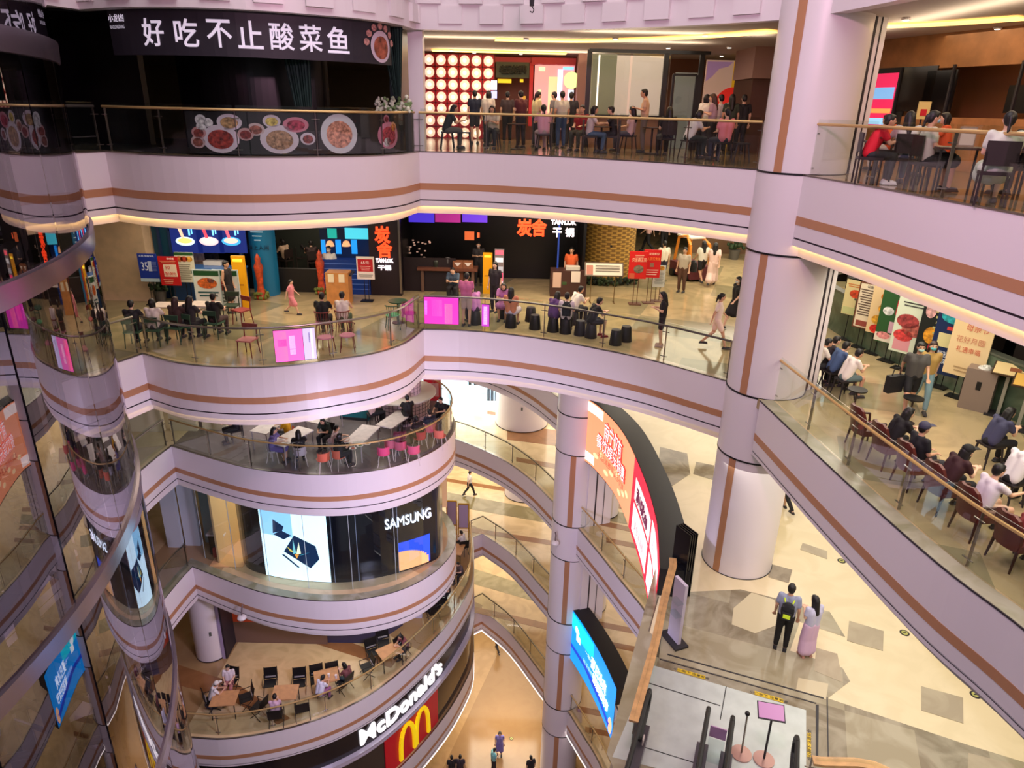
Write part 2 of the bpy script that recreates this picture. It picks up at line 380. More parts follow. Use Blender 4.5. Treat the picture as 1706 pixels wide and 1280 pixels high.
# relief band of stepped white blocks above the top storey, and the plain band over the right arm
def relief_band():
    root = thing('relief_band', 'white stepped relief band of raised blocks above the top storey opening', 'fascia', (0, 0, 0)); root['kind'] = 'structure'; root.name = 'trim_relief'
    path = EDGE[0]['a']; m = MB()
    sweep(m, path, [(-0.3, 3.05), (0.0, 3.05), (0.0, 4.62), (-0.4, 4.62)]); m.build('band', WHITE, root)
    m = MB(); L = length(path); s = 0; i = 0
    while s < L - 1.2:
        for row in range(3):
            s0 = s + (0.0 if row % 2 else 0.55); s1 = s0 + 0.62
            if s1 < L: strip(m, sub(path, s0, s1), 0.0, 0.05 + 0.03 * ((i + row) % 3), 3.20 + row * 0.46, 3.20 + row * 0.46 + 0.42)
        s += 1.1; i += 1
    m.build('relief_blocks', WHITE, root)
    m = MB(); sweep(m, EDGE[0]['b'], [(-0.3, 3.05), (0.0, 3.05), (0.0, 4.7)]); m.build('plain_band', WHITE, root)
    m = MB(); sweep(m, path, [(-0.5, 4.62), (-0.5, 6.0)]); m.build('timber_band', mat((176, 128, 78), 0.6, 0, 0, .4, .2, 4), root)
relief_band()

# ------------------------------------------------------------------ round columns
def column(cx, cy, ks, stripe_dir, label, r=0.93, zt=5, zb=-31.2):
    root = thing('round_column', label, 'column', (cx, cy, zb)); root['kind'] = 'structure'; root.name = 'wall_column'
    m = MB(); m.lathe([(r, 0), (r, zt - zb)], n=64); m.build('shaft', WHITE, root, True)
    for k in ks:
        z = Z(k) - zb
        if k >= 0: m = MB(); m.lathe([(r + .012, z - 1.745), (r + .012, z)], n=64); m.build('collar', WHITE, root, True)
        m = MB()
        for zz in ((z, z - 1.745) if k >= 0 else (z + 0.35 - 1.745 + 0.0,)): m.lathe([(r + .02, zz - .03), (r + .02, zz + .012)], n=64)
        m.build('ring', BLACK, root, True)
        # copper stripe from this collar's foot down to the next floor
        zt_ = z - 1.76 if k >= 0 else z - 1.40; zb_ = Z(k + 1) - zb + 0.012
        m = MB()
        a0, a1 = stripe_dir
        n = 6; pts = [(math.cos(a0 + (a1 - a0) * i / n), math.sin(a0 + (a1 - a0) * i / n)) for i in range(n + 1)]
        vs = [(x * (r + .008), y * (r + .008), zt_) for x, y in pts] + [(x * (r + .008), y * (r + .008), zb_) for x, y in pts]
        m.add(vs, [(i, i + 1, n + 2 + i, n + 1 + i) for i in range(n)]); m.build('copper_stripe', COPPER, root)
    return root
rad = math.radians
column(6.38, 16.45, (-1, 0, 1, 2), (rad(212), rad(224)), 'large white round column with copper stripe at the right corner of the atrium', zb=-20)
column(2.86, 26.72, (2, 3, 4, 5), (rad(248), rad(262)), 'tall slim white round column carrying the two curved screens', zt=-7.02)
# flat cladding beside the columns with vertical joints
def pilaster(x0, y0, x1, y1, k, label, h=3.4, n=2):
    p0, p1 = Vector((x0, y0)), Vector((x1, y1)); d = p1 - p0; a = math.atan2(d.y, d.x)
    root = thing('column_cladding', label, 'cladding', (x0, y0, Z(k)), a); root['kind'] = 'structure'; root.name = 'wall_pilaster'
    m = MB(); m.box((d.length / 2, 0, h / 2), (d.length, 0.1, h)); m.build('panel', WHITE, root)
    for i in range(n):
        m = MB(); m.box((d.length * (i + 1) / (n + 1), -0.052, h / 2), (0.03 if i else 0.06, 0.02, h)); m.build('joint', GAP, root)
pilaster(7.15, 16.2, 7.62, 16.42, 0, 'cream service door beside the large column', 3.1)
pilaster(7.15, 16.2, 7.60, 16.42, 1, 'cream service door beside the large column one storey down')
pilaster(3.3, 25.9, 4.4, 26.3, 3, 'white cladding behind the slim column')
pilaster(3.3, 25.9, 4.4, 26.3, 4, 'white cladding behind the slim column lower down')
def white_drum(x, y, k, r, label, h=3.4, sign=True):
    root = thing('wall_drum', None, None, (x, y, Z(k))); root['kind'] = 'structure'
    m = MB(); m.lathe([(r, 0), (r, h)], n=48); m.build('shell', WHITE, root, True)
    m = MB(); m.lathe([(r + .01, 0), (r + .01, .05)], n=48); m.build('base_ring', GAP, root, True)
    if sign:
        d = Vector((-x, -y)).normalized(); a = math.atan2(d.y, d.x)
        m = MB(); m.box((math.cos(a) * r, math.sin(a) * r, 1.45), (0.02, 0.10, 0.2), a); m.build('fire_sign', mat((90, 96, 90), 0.5), root)
p = P(835, 712, 3); white_drum(0.6, 36.6, 3, 1.5, '')
white_drum(0.9, 37.5, 4, 1.2, '')
white_drum(4.2, 27.2, 3, 0.7, ''); white_drum(4.0, 27.2, 4, 0.7, '')
white_drum(-12.55, 23.6, 4, 0.66, '')

# ------------------------------------------------------------------ glass railings
def railing(path, k, label, inset=0.12, h=1.01, gap=1.9, railmat=None, mid=True, base=0.0, posts=True, tallglass=False):
    p0 = path[len(path) // 2]; z = Z(k)
    root = thing('glass_railing', label, 'railing', (p0.x, p0.y, z))
    q = [Vector((v.x - p0.x, v.y - p0.y)) for v in offset(path, -inset)]
    L = length(q); n = max(1, round(L / gap)); g = L / n
    hp = [(v.x, v.y, h) for v in q]
    m = MB()
    if tallglass: pass
    else:
        if railmat is RAILWOOD: sweep(m, q, [(-.09, h - .02), (.09, h - .02), (.09, h + .03), (-.09, h + .03)], 0, True)
        else: sweep(m, q, [(0.03 * math.cos(t), h + 0.03 * math.sin(t)) for t in [2 * PI * i / 8 for i in range(8)]], 0, True)
        m.build('handrail', railmat or STEEL, root, True)
    for i in range(n):
        s0, s1 = i * g + 0.04, (i + 1) * g - 0.04
        m = MB(); strip(m, sub(q, s0, s1), -0.006, 0.006, 0.03, h + (0.10 if not tallglass else 0.9)); m.build('glass_pane', GLASS, root)
    if posts:
        for i in range(n + 1):
            c, t = at(q, min(L - 1e-3, i * g)); a = math.atan2(t.y, t.x); nx, ny = t.y, -t.x
            m = MB(); m.box((c.x - nx * .05, c.y - ny * .05, h / 2), (0.014, 0.055, h), a)
            for zz in (0.14, h - 0.18): m.box((c.x - nx * .02, c.y - ny * .02, zz), (0.20, 0.02, 0.02), a)
            m.build('post', STEEL, root)
    return root
A0, B0_, A1, B1_ = EDGE[0]['a'], EDGE[0]['b'], EDGE[1]['a'], EDGE[1]['b']
def cut(path, a, b): 
    s0, s1 = arc_of(path, *a), arc_of(path, *b); return sub(path, s0, s1)
railing(cut(A0, (-12.2, 10.5), (-10, 17.8)), 0, 'glass railing behind the tinted shaft glass on the top storey')
railing(cut(A0, (-10, 17.8), (-2.75, 20.6)), 0, 'curved glass railing with food posters under the dark restaurant', railmat=BRASS)
railing(cut(A0, (-2.75, 20.6), (5.45, 16.85)), 0, 'glass railing in front of the crowd by the red lamp wall', railmat=BRASS)
railing(B0_, 0, 'glass railing on the top storey right of the large column', railmat=BRASS)
railing(cut(A1, (-12.2, 10.5), (-10, 17.8)), 1, 'glass railing one storey down behind the tinted shaft glass')
railing(cut(A1, (-10, 17.8), (-2.75, 20.6)), 1, 'curved glass railing below the dark restaurant with green chairs behind it')
railing(cut(A1, (-2.75, 20.6), (5.45, 16.85)), 1, 'glass railing with the black bucket stools behind it')
railing(B1_, 1, 'brass topped glass railing in front of the row of dark red armchairs', inset=0.34, railmat=BRASS, gap=1.7)
A2 = EDGE[2]['a']; A3 = EDGE[3]['a']; A4 = EDGE[4]['a']; A5 = EDGE[5]['a']
railing(cut(A2, (-12.7, 15), (-12.2, 22.5)), 2, 'short glass railing left of the white table cafe', inset=0.15)
railing(cut(A2, (-12.2, 22.5), (-4.1, 27.9)), 2, 'round glass railing enclosing the cafe with white tables', railmat=BRASS, inset=0.1)
railing(cut(A2, (-5.0, 34.9), (2.0, 27.9)), 2, 'glass railing of the far gallery under the copper banded fascia')
railing(cut(A3, (-12.7, 15), (-12.2, 22.5)), 3, 'short glass railing left of the phone shop with the lit picture', inset=0.15)
railing(cut(A3, (-5.0, 34.9), (2.0, 27.9)), 3, 'glass railing of the far gallery in front of the bright clothes shop')
railing(EDGE[3]['b'][:60], 3, 'glass railing sloping away right of the slim column below the red screen', railmat=BRASS)
iA = arc_of(A4, -1.95, 32.6)
railing(sub(A4, arc_of(A4, -12.6, 19.3), iA), 4, 'long round glass railing around the burger restaurant terrace', inset=0.16, railmat=BRASS)
railing(sub(A4, iA + 0.0, length(A4)), 4, 'peaked glass railing of the far gallery behind the walking man')
railing(sub(A5, iA + 0.0, length(A5)), 5, 'lowest peaked glass railing of the far gallery')
railing(EDGE[5]['b'][:50], 5, 'glass railing right of the slim column below the blue screen', railmat=BRASS)
i0 = arc_of(EDGE[2]['b'], 3.9, 15.0); i1 = arc_of(EDGE[2]['b'], 2.3, 10.4)
railing(sub(EDGE[2]['b'], i0, i1), 2, 'wide timber handrail on glass beside the escalators', inset=0.3, railmat=RAILWOOD, gap=2.4)
railing(sub(EDGE[2]['b'], i1, i1 + 0.5), 2, 'short timber handrail across the corner by the escalators', inset=0.3, railmat=RAILWOOD, gap=2.4)
i2 = arc_of(EDGE[2]['b'], 5.33, 8.98)
railing(sub(EDGE[2]['b'], i2 + 0.1, i2 + 3), 2, 'timber topped railing right of the escalator opening', inset=0.12, railmat=RAILWOOD, gap=2.4)
# tall frameless glass of the phone shop
def tallglass():
    q = offset(cut(A3, (-12.2, 22.5), (-4.1, 27.9)), -0.62); p0 = q[len(q) // 2]
    root = thing('shop_window', 'tall curved frameless glass front of the phone shop lobe', 'glass front', (p0.x, p0.y, Z(3)))
    q = [v - p0 for v in q]; L = length(q); n = 9; g = L / n
    for i in range(n):
        m = MB(); strip(m, sub(q, i * g + 0.01, (i + 1) * g - 0.01), -0.006, 0.006, 0.0, 3.35); m.build('glass_pane', SHOPGLASS, root)
        c, t = at(q, i * g); m = MB(); m.box((c.x, c.y, 1.675), (0.015, 0.02, 3.35), math.atan2(t.y, t.x)); m.build('joint', mat((200, 215, 215), .3), root)
tallglass()

# ------------------------------------------------------------------ the curved LED screens on the slab edges
def wrapmesh(m, path, s_flip=True):
    """mesh builder in (u = arc length, v = outward offset, w = height) -> world along the path; u runs as the viewer reads"""
    out = []
    cache = {}
    for x, y, z in m.v:
        key = round(x, 4)
        if key not in cache: cache[key] = at(path, max(0, x))
        c, t = cache[key]; n = Vector((t.y, -t.x)); out.append((c.x + n.x * y, c.y + n.y * y, z))
    m.v = out; return m
def rect(m, u0, u1, w0, w1, y=0.0, mi=0, step=0.25):
    n = max(1, int(abs(u1 - u0) / step)); vs = []
    for i in range(n + 1):
        u = u0 + (u1 - u0) * i / n; vs += [(u, y, w0), (u, y, w1)]
    m.add(vs, [(2 * i, 2 * i + 2, 2 * i + 3, 2 * i + 1) for i in range(n)], mi)
def disc(m, u, w_, ru, rw, y=0.0, mi=0, n=20):
    vs = [(u, y, w_)] + [(u + f * ru * math.cos(2 * PI * i / n), y, w_ + f * rw * math.sin(2 * PI * i / n)) for f in (.5, 1) for i in range(n)]
    m.add(vs, [(0, 1 + i, 1 + (i + 1) % n) for i in range(n)] + [(1 + i, 1 + n + i, 1 + n + (i + 1) % n, 1 + (i + 1) % n) for i in range(n)], mi)
def poly(m, pts, y=0.0, mi=0): m.add([(a, y, b) for a, b in pts], [tuple(range(len(pts)))], mi)
def wraptext(name, s, path, u, w_, hgt, wid, m, parent, y=0.03, bold=0.02, z0=0.0, flip=False, extrude=0.0, slant=0.0):
    me = text_mesh(s, 1.0, bold, extrude, 1.0)
    xs = [v.co.x for v in me.vertices]; ys = [v.co.y for v in me.vertices]
    if not xs: return
    x0, x1, y0, y1 = min(xs), max(xs), min(ys), max(ys)
    for v in me.vertices:
        a = (v.co.x - (x0 + x1) / 2) / (x1 - x0) * wid; b = (v.co.y - (y0 + y1) / 2) / (y1 - y0) * hgt
        c, t = at(path, max(0, u + a)); n = Vector((t.y, -t.x)); yy = y + v.co.z * 1.0
        v.co = (c.x + n.x * yy, c.y + n.y * yy, z0 + w_ + b + slant * a)
    me.materials.clear(); me.materials.append(m); o = bpy.data.objects.new(name, me); C.objects.link(o); o.parent = parent; return o

def led_screen(path, k, label, build, zt=0.78, zb=-1.95, depth=0.75):
    z = Z(k); p0 = path[len(path) // 2]
    root = thing('led_screen', label, 'screen', (p0.x, p0.y, z))
    q = [v - p0 for v in path]; L = length(q)
    m = MB(); strip(m, q, -depth, 0.0, zb - 0.04, zt + 0.04); m.build('housing', BLACK, root)
    build(root, q, L, zb, zt); return root
B2 = EDGE[2]['b']; B4 = EDGE[4]['b']
def red_content(root, q, L, zb, zt):
    m = MB(); rect(m, 0.05, L * .46, zb, zt, 0.012); m.v = [v for v in m.v]; wrapmesh(m, q).build('orange_field', glow((250, 158, 112), 1.0), root)
    m = MB(); rect(m, L * .46, L - 0.05, zb, zt, 0.012); wrapmesh(m, q).build('red_field', glow((226, 30, 62), 1.0), root)
    for c_ in ((0.1, 1.5, zt - .45, zt - .05), (0.1, 1.0, zb + .1, zb + .5), (L * .50, L * .73, -0.55, .25), (L * .50, L * .72, zb + .2, -0.7), (L * .75, L * .97, -0.5, .45), (L * .75, L * .97, zb + .2, -.65)):
        m = MB(); rect(m, *c_, .02); wrapmesh(m, q).build('white_card', glow((255, 236, 226), 1.15), root)
    for i in range(9):
        m = MB(); disc(m, 0.6 + i * .5, zb + .35 + .25 * ((i * 7) % 3), .22, .1, .018); wrapmesh(m, q).build('light_patch', glow((255, 214, 160), 1.1), root)
    y = 0.05
    wraptext('red_outline', '南宁仅有', q, L * .24, .12, .78, 1.95, glow((214, 60, 50), 1), root, y, .02)
    wraptext('lettering', '南宁仅有', q, L * .24, .14, .70, 1.85, glow((255, 255, 255), 1.3), root, y + .04, .0)
    wraptext('red_outline', '餐饮娱乐特惠', q, L * .24, -.55, .66, 3.2, glow((214, 60, 50), 1), root, y, .02)
    wraptext('lettering', '餐饮娱乐特惠', q, L * .24, -.53, .58, 3.1, glow((255, 255, 255), 1.3), root, y + .04, .0)
    wraptext('lettering', '大额消费享更多优惠', q, L * .24, -1.12, .30, 2.9, glow((170, 60, 50), 1), root, y, .0)
    wraptext('lettering', '满10减200', q, L * .615, -.15, .55, 1.9, glow((90, 30, 60), 1), root, y, .01)
    wraptext('lettering', '美食满减券', q, L * .61, -1.25, .4, 1.6, glow((200, 90, 120), 1), root, y, .0)
    wraptext('lettering', '超值好礼', q, L * .86, -.02, .5, 1.4, glow((190, 90, 140), 1), root, y, .0)
    wraptext('lettering', '现场抽奖', q, L * .86, -1.25, .45, 1.4, glow((190, 90, 140), 1), root, y, .0)
led_screen(sub(B2, 0.0, arc_of(B2, 3.85, 14.8)), 2, 'long curved red and orange advertising screen with Chinese lettering beside the slim column', red_content)
def blue_content(root, q, L, zb, zt):
    m = MB(); rect(m, 0.05, L - .05, zb, zt, 0.012); wrapmesh(m, q).build('blue_field', glow((20, 148, 236), 1.1), root)
    m = MB(); poly(m, [(0.05, 0.0), (1.2, -.25), (2.4, -.1), (2.4, .7), (0.05, .7)], 0.02); wrapmesh(m, q).build('cyan_glow', glow((20, 214, 240), 1.1), root)
    m = MB(); poly(m, [(0.05, -1.0), (1.6, -1.0), (3.0, -1.15), (L - .1, -1.5), (L - .1, -1.75), (3.0, -1.45), (1.6, -1.25), (.05, -1.2)], 0.02); wrapmesh(m, q).build('dark_wave', glow((30, 70, 196), 1.0), root)
    m = MB(); disc(m, .75, .1, .2, .22, .03); rect(m, .7, 1.1, -.45, -.1, .03); wrapmesh(m, q).build('white_emblem', glow((240, 250, 255), 1.3), root)
    m = MB(); disc(m, L - .35, -1.45, .22, .4, .03); wrapmesh(m, q).build('orange_patch', glow((255, 196, 150), 1.1), root)
    wraptext('lettering', '夏日冰爽', q, L * .62, -.30, .62, 1.7, glow((240, 250, 255), 1.4), root, .03, .02)
    wraptext('lettering', '清凉狂欢节', q, L * .68, -.95, .55, 1.8, glow((240, 250, 255), 1.3), root, .03, .02)
    wraptext('lettering', '一起来', q, L * .40, -.3, .2, .8, glow((240, 250, 255), 1.3), root, .03, .0)
    wraptext('lettering', '欢乐购物', q, L * .40, -.9, .22, 1.1, glow((200, 230, 255), 1.2), root, .03, .0)
led_screen(sub(B4, 0.0, arc_of(B4, 4.42, 21.2)), 4, 'curved blue advertising screen with white Chinese lettering on the slim column', blue_content)

# ------------------------------------------------------------------ burger restaurant sign bands under the terrace
def burger_bands():
    q0 = offset(A4, -0.02); s0 = arc_of(A4, -11.9, 19.2); s1 = iA - 0.5; path = sub(q0, s0, s1); p0 = path[len(path) // 2]
    root = thing('sign_band', 'black curved sign band with white burger restaurant lettering and a red panel with yellow arches', 'sign', (p0.x, p0.y, Z(5)))
    q = [v - p0 for v in path]; L = length(q); zz = Z(5)
    m = MB(); sweep(m, q, [(-.14, -22.22 - zz), (-.14, -23.52 - zz)]); m.build('black_band', mat((26, 24, 30), .18, 0, 0, .6), root)
    m = MB(); sweep(m, q, [(-.14, -23.50 - zz), (.05, -23.52 - zz), (.05, -23.62 - zz), (-.02, -23.64 - zz), (.05, -23.66 - zz), (.05, -23.74 - zz), (-.14, -23.76 - zz)]); m.build('silver_rail', mat((206, 200, 214), .25, .3), root)
    m = MB(); sweep(m, q, [(-.14, -23.76 - zz), (-.14, -26.0 - zz)]); m.build('dark_glass', mat((56, 50, 46), .08, 0, 0, .8), root)
    sA = arc_of(q, -4.95 - p0.x, 21.9 - p0.y); sB = arc_of(q, -3.05 - p0.x, 24.95 - p0.y)
    m = MB(); strip(m, sub(q, sA, sB), -.13, -.09, -25.97 - zz, -23.8 - zz); m.build('red_panel', mat((196, 18, 36), .4, 0, .12), root)
    c = (sA + sB) / 2
    # the yellow arches: two tall hoops
    m = MB()
    def hoop(u0, u1):
        N = 14
        for (ri, mi) in ((0, 0),):
            pts = []
            for i in range(N + 1):
                t = PI * i / N
                pts.append(((u0 + u1) / 2 - math.cos(t) * (u1 - u0) / 2, 0.0, -25.75 - zz + 1.72 * (math.sin(t) ** 0.62 if 0 < i < N else 0)))
            for (a, b) in zip(pts[:-1], pts[1:]):
                wa = wb = 0.09
                m.add([(a[0] - wa, .02, a[2]), (a[0] + wa, .02, a[2]), (b[0] + wb, .02, b[2]), (b[0] - wb, .02, b[2]), (a[0] - wa, -.10, a[2]), (a[0] + wa, -.10, a[2]), (b[0] + wb, -.10, b[2]), (b[0] - wb, -.10, b[2])],
                      [(0, 1, 2, 3), (0, 3, 7, 4), (1, 5, 6, 2), (4, 7, 6, 5)])
                m.box((b[0], -.04, b[2]), (.18, .12, .10))
    hoop(c - .95, c - .06); hoop(c + .06, c + .95)
    wrapmesh(m, q).build('yellow_arches', mat((250, 214, 20), .4, 0, .45), root)
    a = arc_of(q, -5.8 - p0.x, 21.1 - p0.y); b = arc_of(q, -2.85 - p0.x, 25.3 - p0.y)
    wraptext('white_lettering', "McDonald's", q, (a + b) / 2, -22.87 - zz, .82, (b - a), glow((255, 250, 250), 1.0), root, -.10, .018, extrude=.05)
    return root
burger_bands()

# ------------------------------------------------------------------ tinted glass shaft wall with steel bands at the left
def shaft():
    cx, cy, R = -19.0, 8.0, 12.15
    root = thing('lift_shaft', 'tall curved wall of tinted glass with dark steel bands in front of the lifts', 'lift shaft', (cx, cy, -31.2))
    zb = -31.2
    a0, a1 = rad(-75), rad(95)
    def arcp(r, n=64): return [Vector((r * math.cos(a1 + (a0 - a1) * i / n), r * math.sin(a1 + (a0 - a1) * i / n))) for i in range(n + 1)]
    n = 17; st = (a1 - a0) / n
    zs = [-31.2, -17.1, -11.9, -6.7, -1.5, 1.77, 7.0]
    for zi in range(len(zs) - 1):
        if zs[zi] < -20 and zi == 0: pass
        for i in range(n):
            b0, b1 = a0 + i * st + .002, a0 + (i + 1) * st - .002
            if b0 < rad(-30): continue
            pp = [Vector((R * math.cos(b1 + (b0 - b1) * j / 6), R * math.sin(b1 + (b0 - b1) * j / 6))) for j in range(7)]
            m = MB(); sweep(m, pp, [(0, zs[zi] + .02 - zb), (0, zs[zi + 1] - .02 - zb)]); m.build('glass_pane', LIFTGLASS, root, True)
    pth = arcp(R)
    for z in zs[1:-1]:
        m = MB(); sweep(m, pth, [(-.04, z - zb), (.10, z - zb), (.14, z + .03 - zb), (.14, z + .27 - zb), (.08, z + .36 - zb), (-.06, z + .34 - zb)], 0, True); m.build('steel_band', mat((150, 138, 150), .22, .85), root, True)
    # inner steel frame
    fr = mat((52, 46, 54), .35, .6); fr2 = mat((70, 64, 74), .35, .6)
    for r in (10.9, 8.6):
        for i in range(12):
            t = rad(-20) + i * rad(9.5)
            m = MB(); m.box((r * math.cos(t), r * math.sin(t), 19), (.28, .28, 38), t); m.build('steel_column', fr, root)
    for z in [Z(k) - 1.6 for k in range(-1, 6)]:
        for r in (10.9, 8.6):
            m = MB(); strip(m, arcp(r, 40), -.12, .12, z - zb, z + .3 - zb); m.build('ring_beam', fr, root)
        m = MB()
        for i in range(12):
            t = rad(-20) + i * rad(9.5); m.cyl((8.6 * math.cos(t), 8.6 * math.sin(t), z + .15 - zb), (10.9 * math.cos(t), 10.9 * math.sin(t), z + .15 - zb), .09)
            m.cyl((8.6 * math.cos(t), 8.6 * math.sin(t), z - zb), (10.9 * math.cos(t), 10.9 * math.sin(t), z - 2.6 - zb), .06)
        m.build('cross_brace', fr2, root)
    # the dark core behind the frame
    m = MB(); m.lathe([(7.6, 0), (7.6, 40)], n=48); m.build('shaft_core', mat((34, 31, 36), .3), root, True)
    return root
shaft()
def lift_car(t, r, z, label):
    root = thing('lift_car', label, 'lift', (-19 + r * math.cos(t), 8 + r * math.sin(t), z), t)
    m = MB()
    for a, b in ((-1, -1), (1, -1), (1, 1), (-1, 1)): m.box((a * .75, b * .75, 1.25), (.12, .12, 2.5))
    for zz in (0.06, 2.44): m.lathe([(1.05, zz - .12), (1.15, zz), (1.05, zz + .12)], n=24)
    m.build('frame', BLACK, root)
    m = MB(); m.box((-.8, 0, 1.25), (.04, 1.5, 2.3)); m.build('back_panel', mat((206, 196, 150), .5), root)
    m = MB(); m.box((0, 0, 2.28), (1.2, 1.2, .05)); m.build('ceiling_light', glow((250, 240, 200), 2.0), root)
    return root
lift_car(rad(52), 9.8, -9.6, 'black framed lift car hanging behind the tinted glass')
lift_car(rad(30), 9.8, -16.5, 'lower black framed lift car behind the tinted glass')
# ------------------------------------------------------------------ the lamps in the storeys' ceilings
def ceil_lamp(x, y, k, sx, sy, power, col=(1.0, 0.86, 0.66), h=3.36, name='storey_ceiling_light'):
    lamp(name, (x, y, Z(k) + h - 0.16), sx, power, col, (0, 0, 0), sy)
for k, pw in ((1, 1.0), (2, 1.15), (3, 1.2), (4, 0.9), (5, 0.8)):
    col = {1: (1.0, .84, .62), 2: (1, .93, .82), 3: (1, .90, .72), 4: (1, .90, .76), 5: (1, .85, .62)}[k]
    if k == 1:
        ceil_lamp(-8, 21.2, k, 7, 3, 215, col); ceil_lamp(1.5, 23, k, 7, 4, 320, col); ceil_lamp(9.5, 28, k, 8, 8, 560, (1, .88, .68)); ceil_lamp(9.0, 12, k, 2.4, 16, 420, (1, .90, .72))
    else:
        ceil_lamp(-7.5, 25, k, 7, 5, 170 * pw, col); ceil_lamp(0, 39, k, 14, 8, 980 * pw, col)
        ceil_lamp(9 if k == 2 else 10, 16, k, 7 if k == 2 else 6, 22, 560 * pw, col); ceil_lamp(9, 33, k, 9, 10, 420 * pw, col)
lamp('lobby_hall_light', (0.0, 29.5, Z(5) - 1.9), 4, 320, (1, .86, .66), (0, 0, 0), 4)
lamp('lobby_hall_light', (-0.5, 36, Z(5) - 2.0), 6, 260, (1, .86, .66), (0, 0, 0), 6)
ceil_lamp(1, 25, 0, 9, 5, 190, (1, .86, .70), 3.2); ceil_lamp(9.4, 12, 0, 3, 14, 200, (1, .80, .56), 3.2); ceil_lamp(4, 33, 0, 14, 5, 220, (1, .84, .62), 3.2)

def qbox(mb, px0, py0, px1, py1, Y, t=0.1, mi=0, base=None):
    a, b = Q(px0, py1, Y), Q(px1, py0, Y); x0, x1 = min(a.x, b.x), max(a.x, b.x); z0, z1 = min(a.z, b.z), max(a.z, b.z)
    c = ((x0 + x1) / 2 - (base[0] if base else 0), Y + t / 2 - (base[1] if base else 0), (z0 + z1) / 2 - (base[2] if base else 0))
    return mb.box(c, (x1 - x0, t, z1 - z0), 0, mi)
def wallbox(name, x0, x1, y0, y1, z0, z1, m, kind='structure'):
    return tag(MB().box(((x0 + x1) / 2, (y0 + y1) / 2, (z0 + z1) / 2), (x1 - x0, y1 - y0, z1 - z0)).build(name, m), kind=kind)

# ================================================================== TOP VISIBLE STOREY (0)
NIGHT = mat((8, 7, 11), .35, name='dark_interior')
CURT = mat((38, 62, 58), .8, name='green_cloth')
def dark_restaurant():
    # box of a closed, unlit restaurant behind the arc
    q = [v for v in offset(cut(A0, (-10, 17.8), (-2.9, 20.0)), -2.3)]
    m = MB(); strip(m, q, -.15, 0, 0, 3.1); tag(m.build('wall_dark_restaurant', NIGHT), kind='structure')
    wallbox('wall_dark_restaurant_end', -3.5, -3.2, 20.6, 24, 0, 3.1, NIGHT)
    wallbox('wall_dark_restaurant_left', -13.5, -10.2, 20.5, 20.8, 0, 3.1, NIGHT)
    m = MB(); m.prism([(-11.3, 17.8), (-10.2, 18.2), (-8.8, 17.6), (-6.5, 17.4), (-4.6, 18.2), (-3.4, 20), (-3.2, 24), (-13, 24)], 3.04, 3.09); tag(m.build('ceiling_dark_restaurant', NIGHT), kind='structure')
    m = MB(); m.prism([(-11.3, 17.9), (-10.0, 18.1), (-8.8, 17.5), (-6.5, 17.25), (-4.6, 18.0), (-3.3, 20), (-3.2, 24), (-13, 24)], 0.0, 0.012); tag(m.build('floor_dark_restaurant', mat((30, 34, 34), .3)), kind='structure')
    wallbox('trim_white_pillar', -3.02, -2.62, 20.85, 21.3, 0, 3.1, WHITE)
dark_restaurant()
def banner():
    q0 = offset(cut(A0, (-9.55, 17.5), (-3.05, 19.6)), -0.30); p0 = q0[0]
    root = thing('restaurant_banner', 'long black banner with white Chinese characters and a soup bowl over the dark restaurant', 'banner', (p0.x, p0.y, 2.12))
    q = [v - p0 for v in q0]; L = length(q)
    m = MB(); strip(m, q, -.06, 0, 0, .96); m.build('board', mat((36, 32, 42), .55), root)
    W_ = glow((216, 208, 224), .55)
    def u_of(px):
        # where the ray through the picture column meets the banner
        best = (1e9, 0)
        for i in range(200):
            s = L * i / 199; c, t = at(q, s); d = ray(px, 60); x, y = c.x + p0.x, c.y + p0.y
            e = abs(x * d.y - y * d.x) / math.hypot(d.x, d.y)
            if e < best[0]: best = (e, s)
        return best[1]
    for ch, px in zip('好吃不止酸菜鱼', (255, 312, 366, 418, 470, 516, 563)):
        wraptext('character', ch, q, u_of(px), .46, .57, .54, W_, root, .01, .016)
    wraptext('small_name', '小龙凼', q, u_of(197), .76, .16, .52, W_, root, .01, .004)
    wraptext('small_name', 'XIAOLONGDANG', q, u_of(197), .58, .07, .5, W_, root, .01, .0)
    u = u_of(633)
    m = MB(); disc(m, u, .40, .37, .36, .012, 0, 28); wrapmesh(m, q).build('soup_bowl', mat((206, 190, 204), .5), root)
    m = MB(); disc(m, u, .38, .27, .26, .02, 0, 24); wrapmesh(m, q).build('soup', mat((140, 78, 58), .6, 0, 0, .3, .35, 9), root)
    m = MB()
    for i in range(7):
        t = rad(170 - i * 26); disc(m, u + .50 * math.cos(t), .40 + .46 * math.sin(t), .09, .08, .014, 0, 12)
    wrapmesh(m, q).build('side_dishes', mat((176, 128, 120), .6, 0, 0, .3, .3, 20), root)
banner()
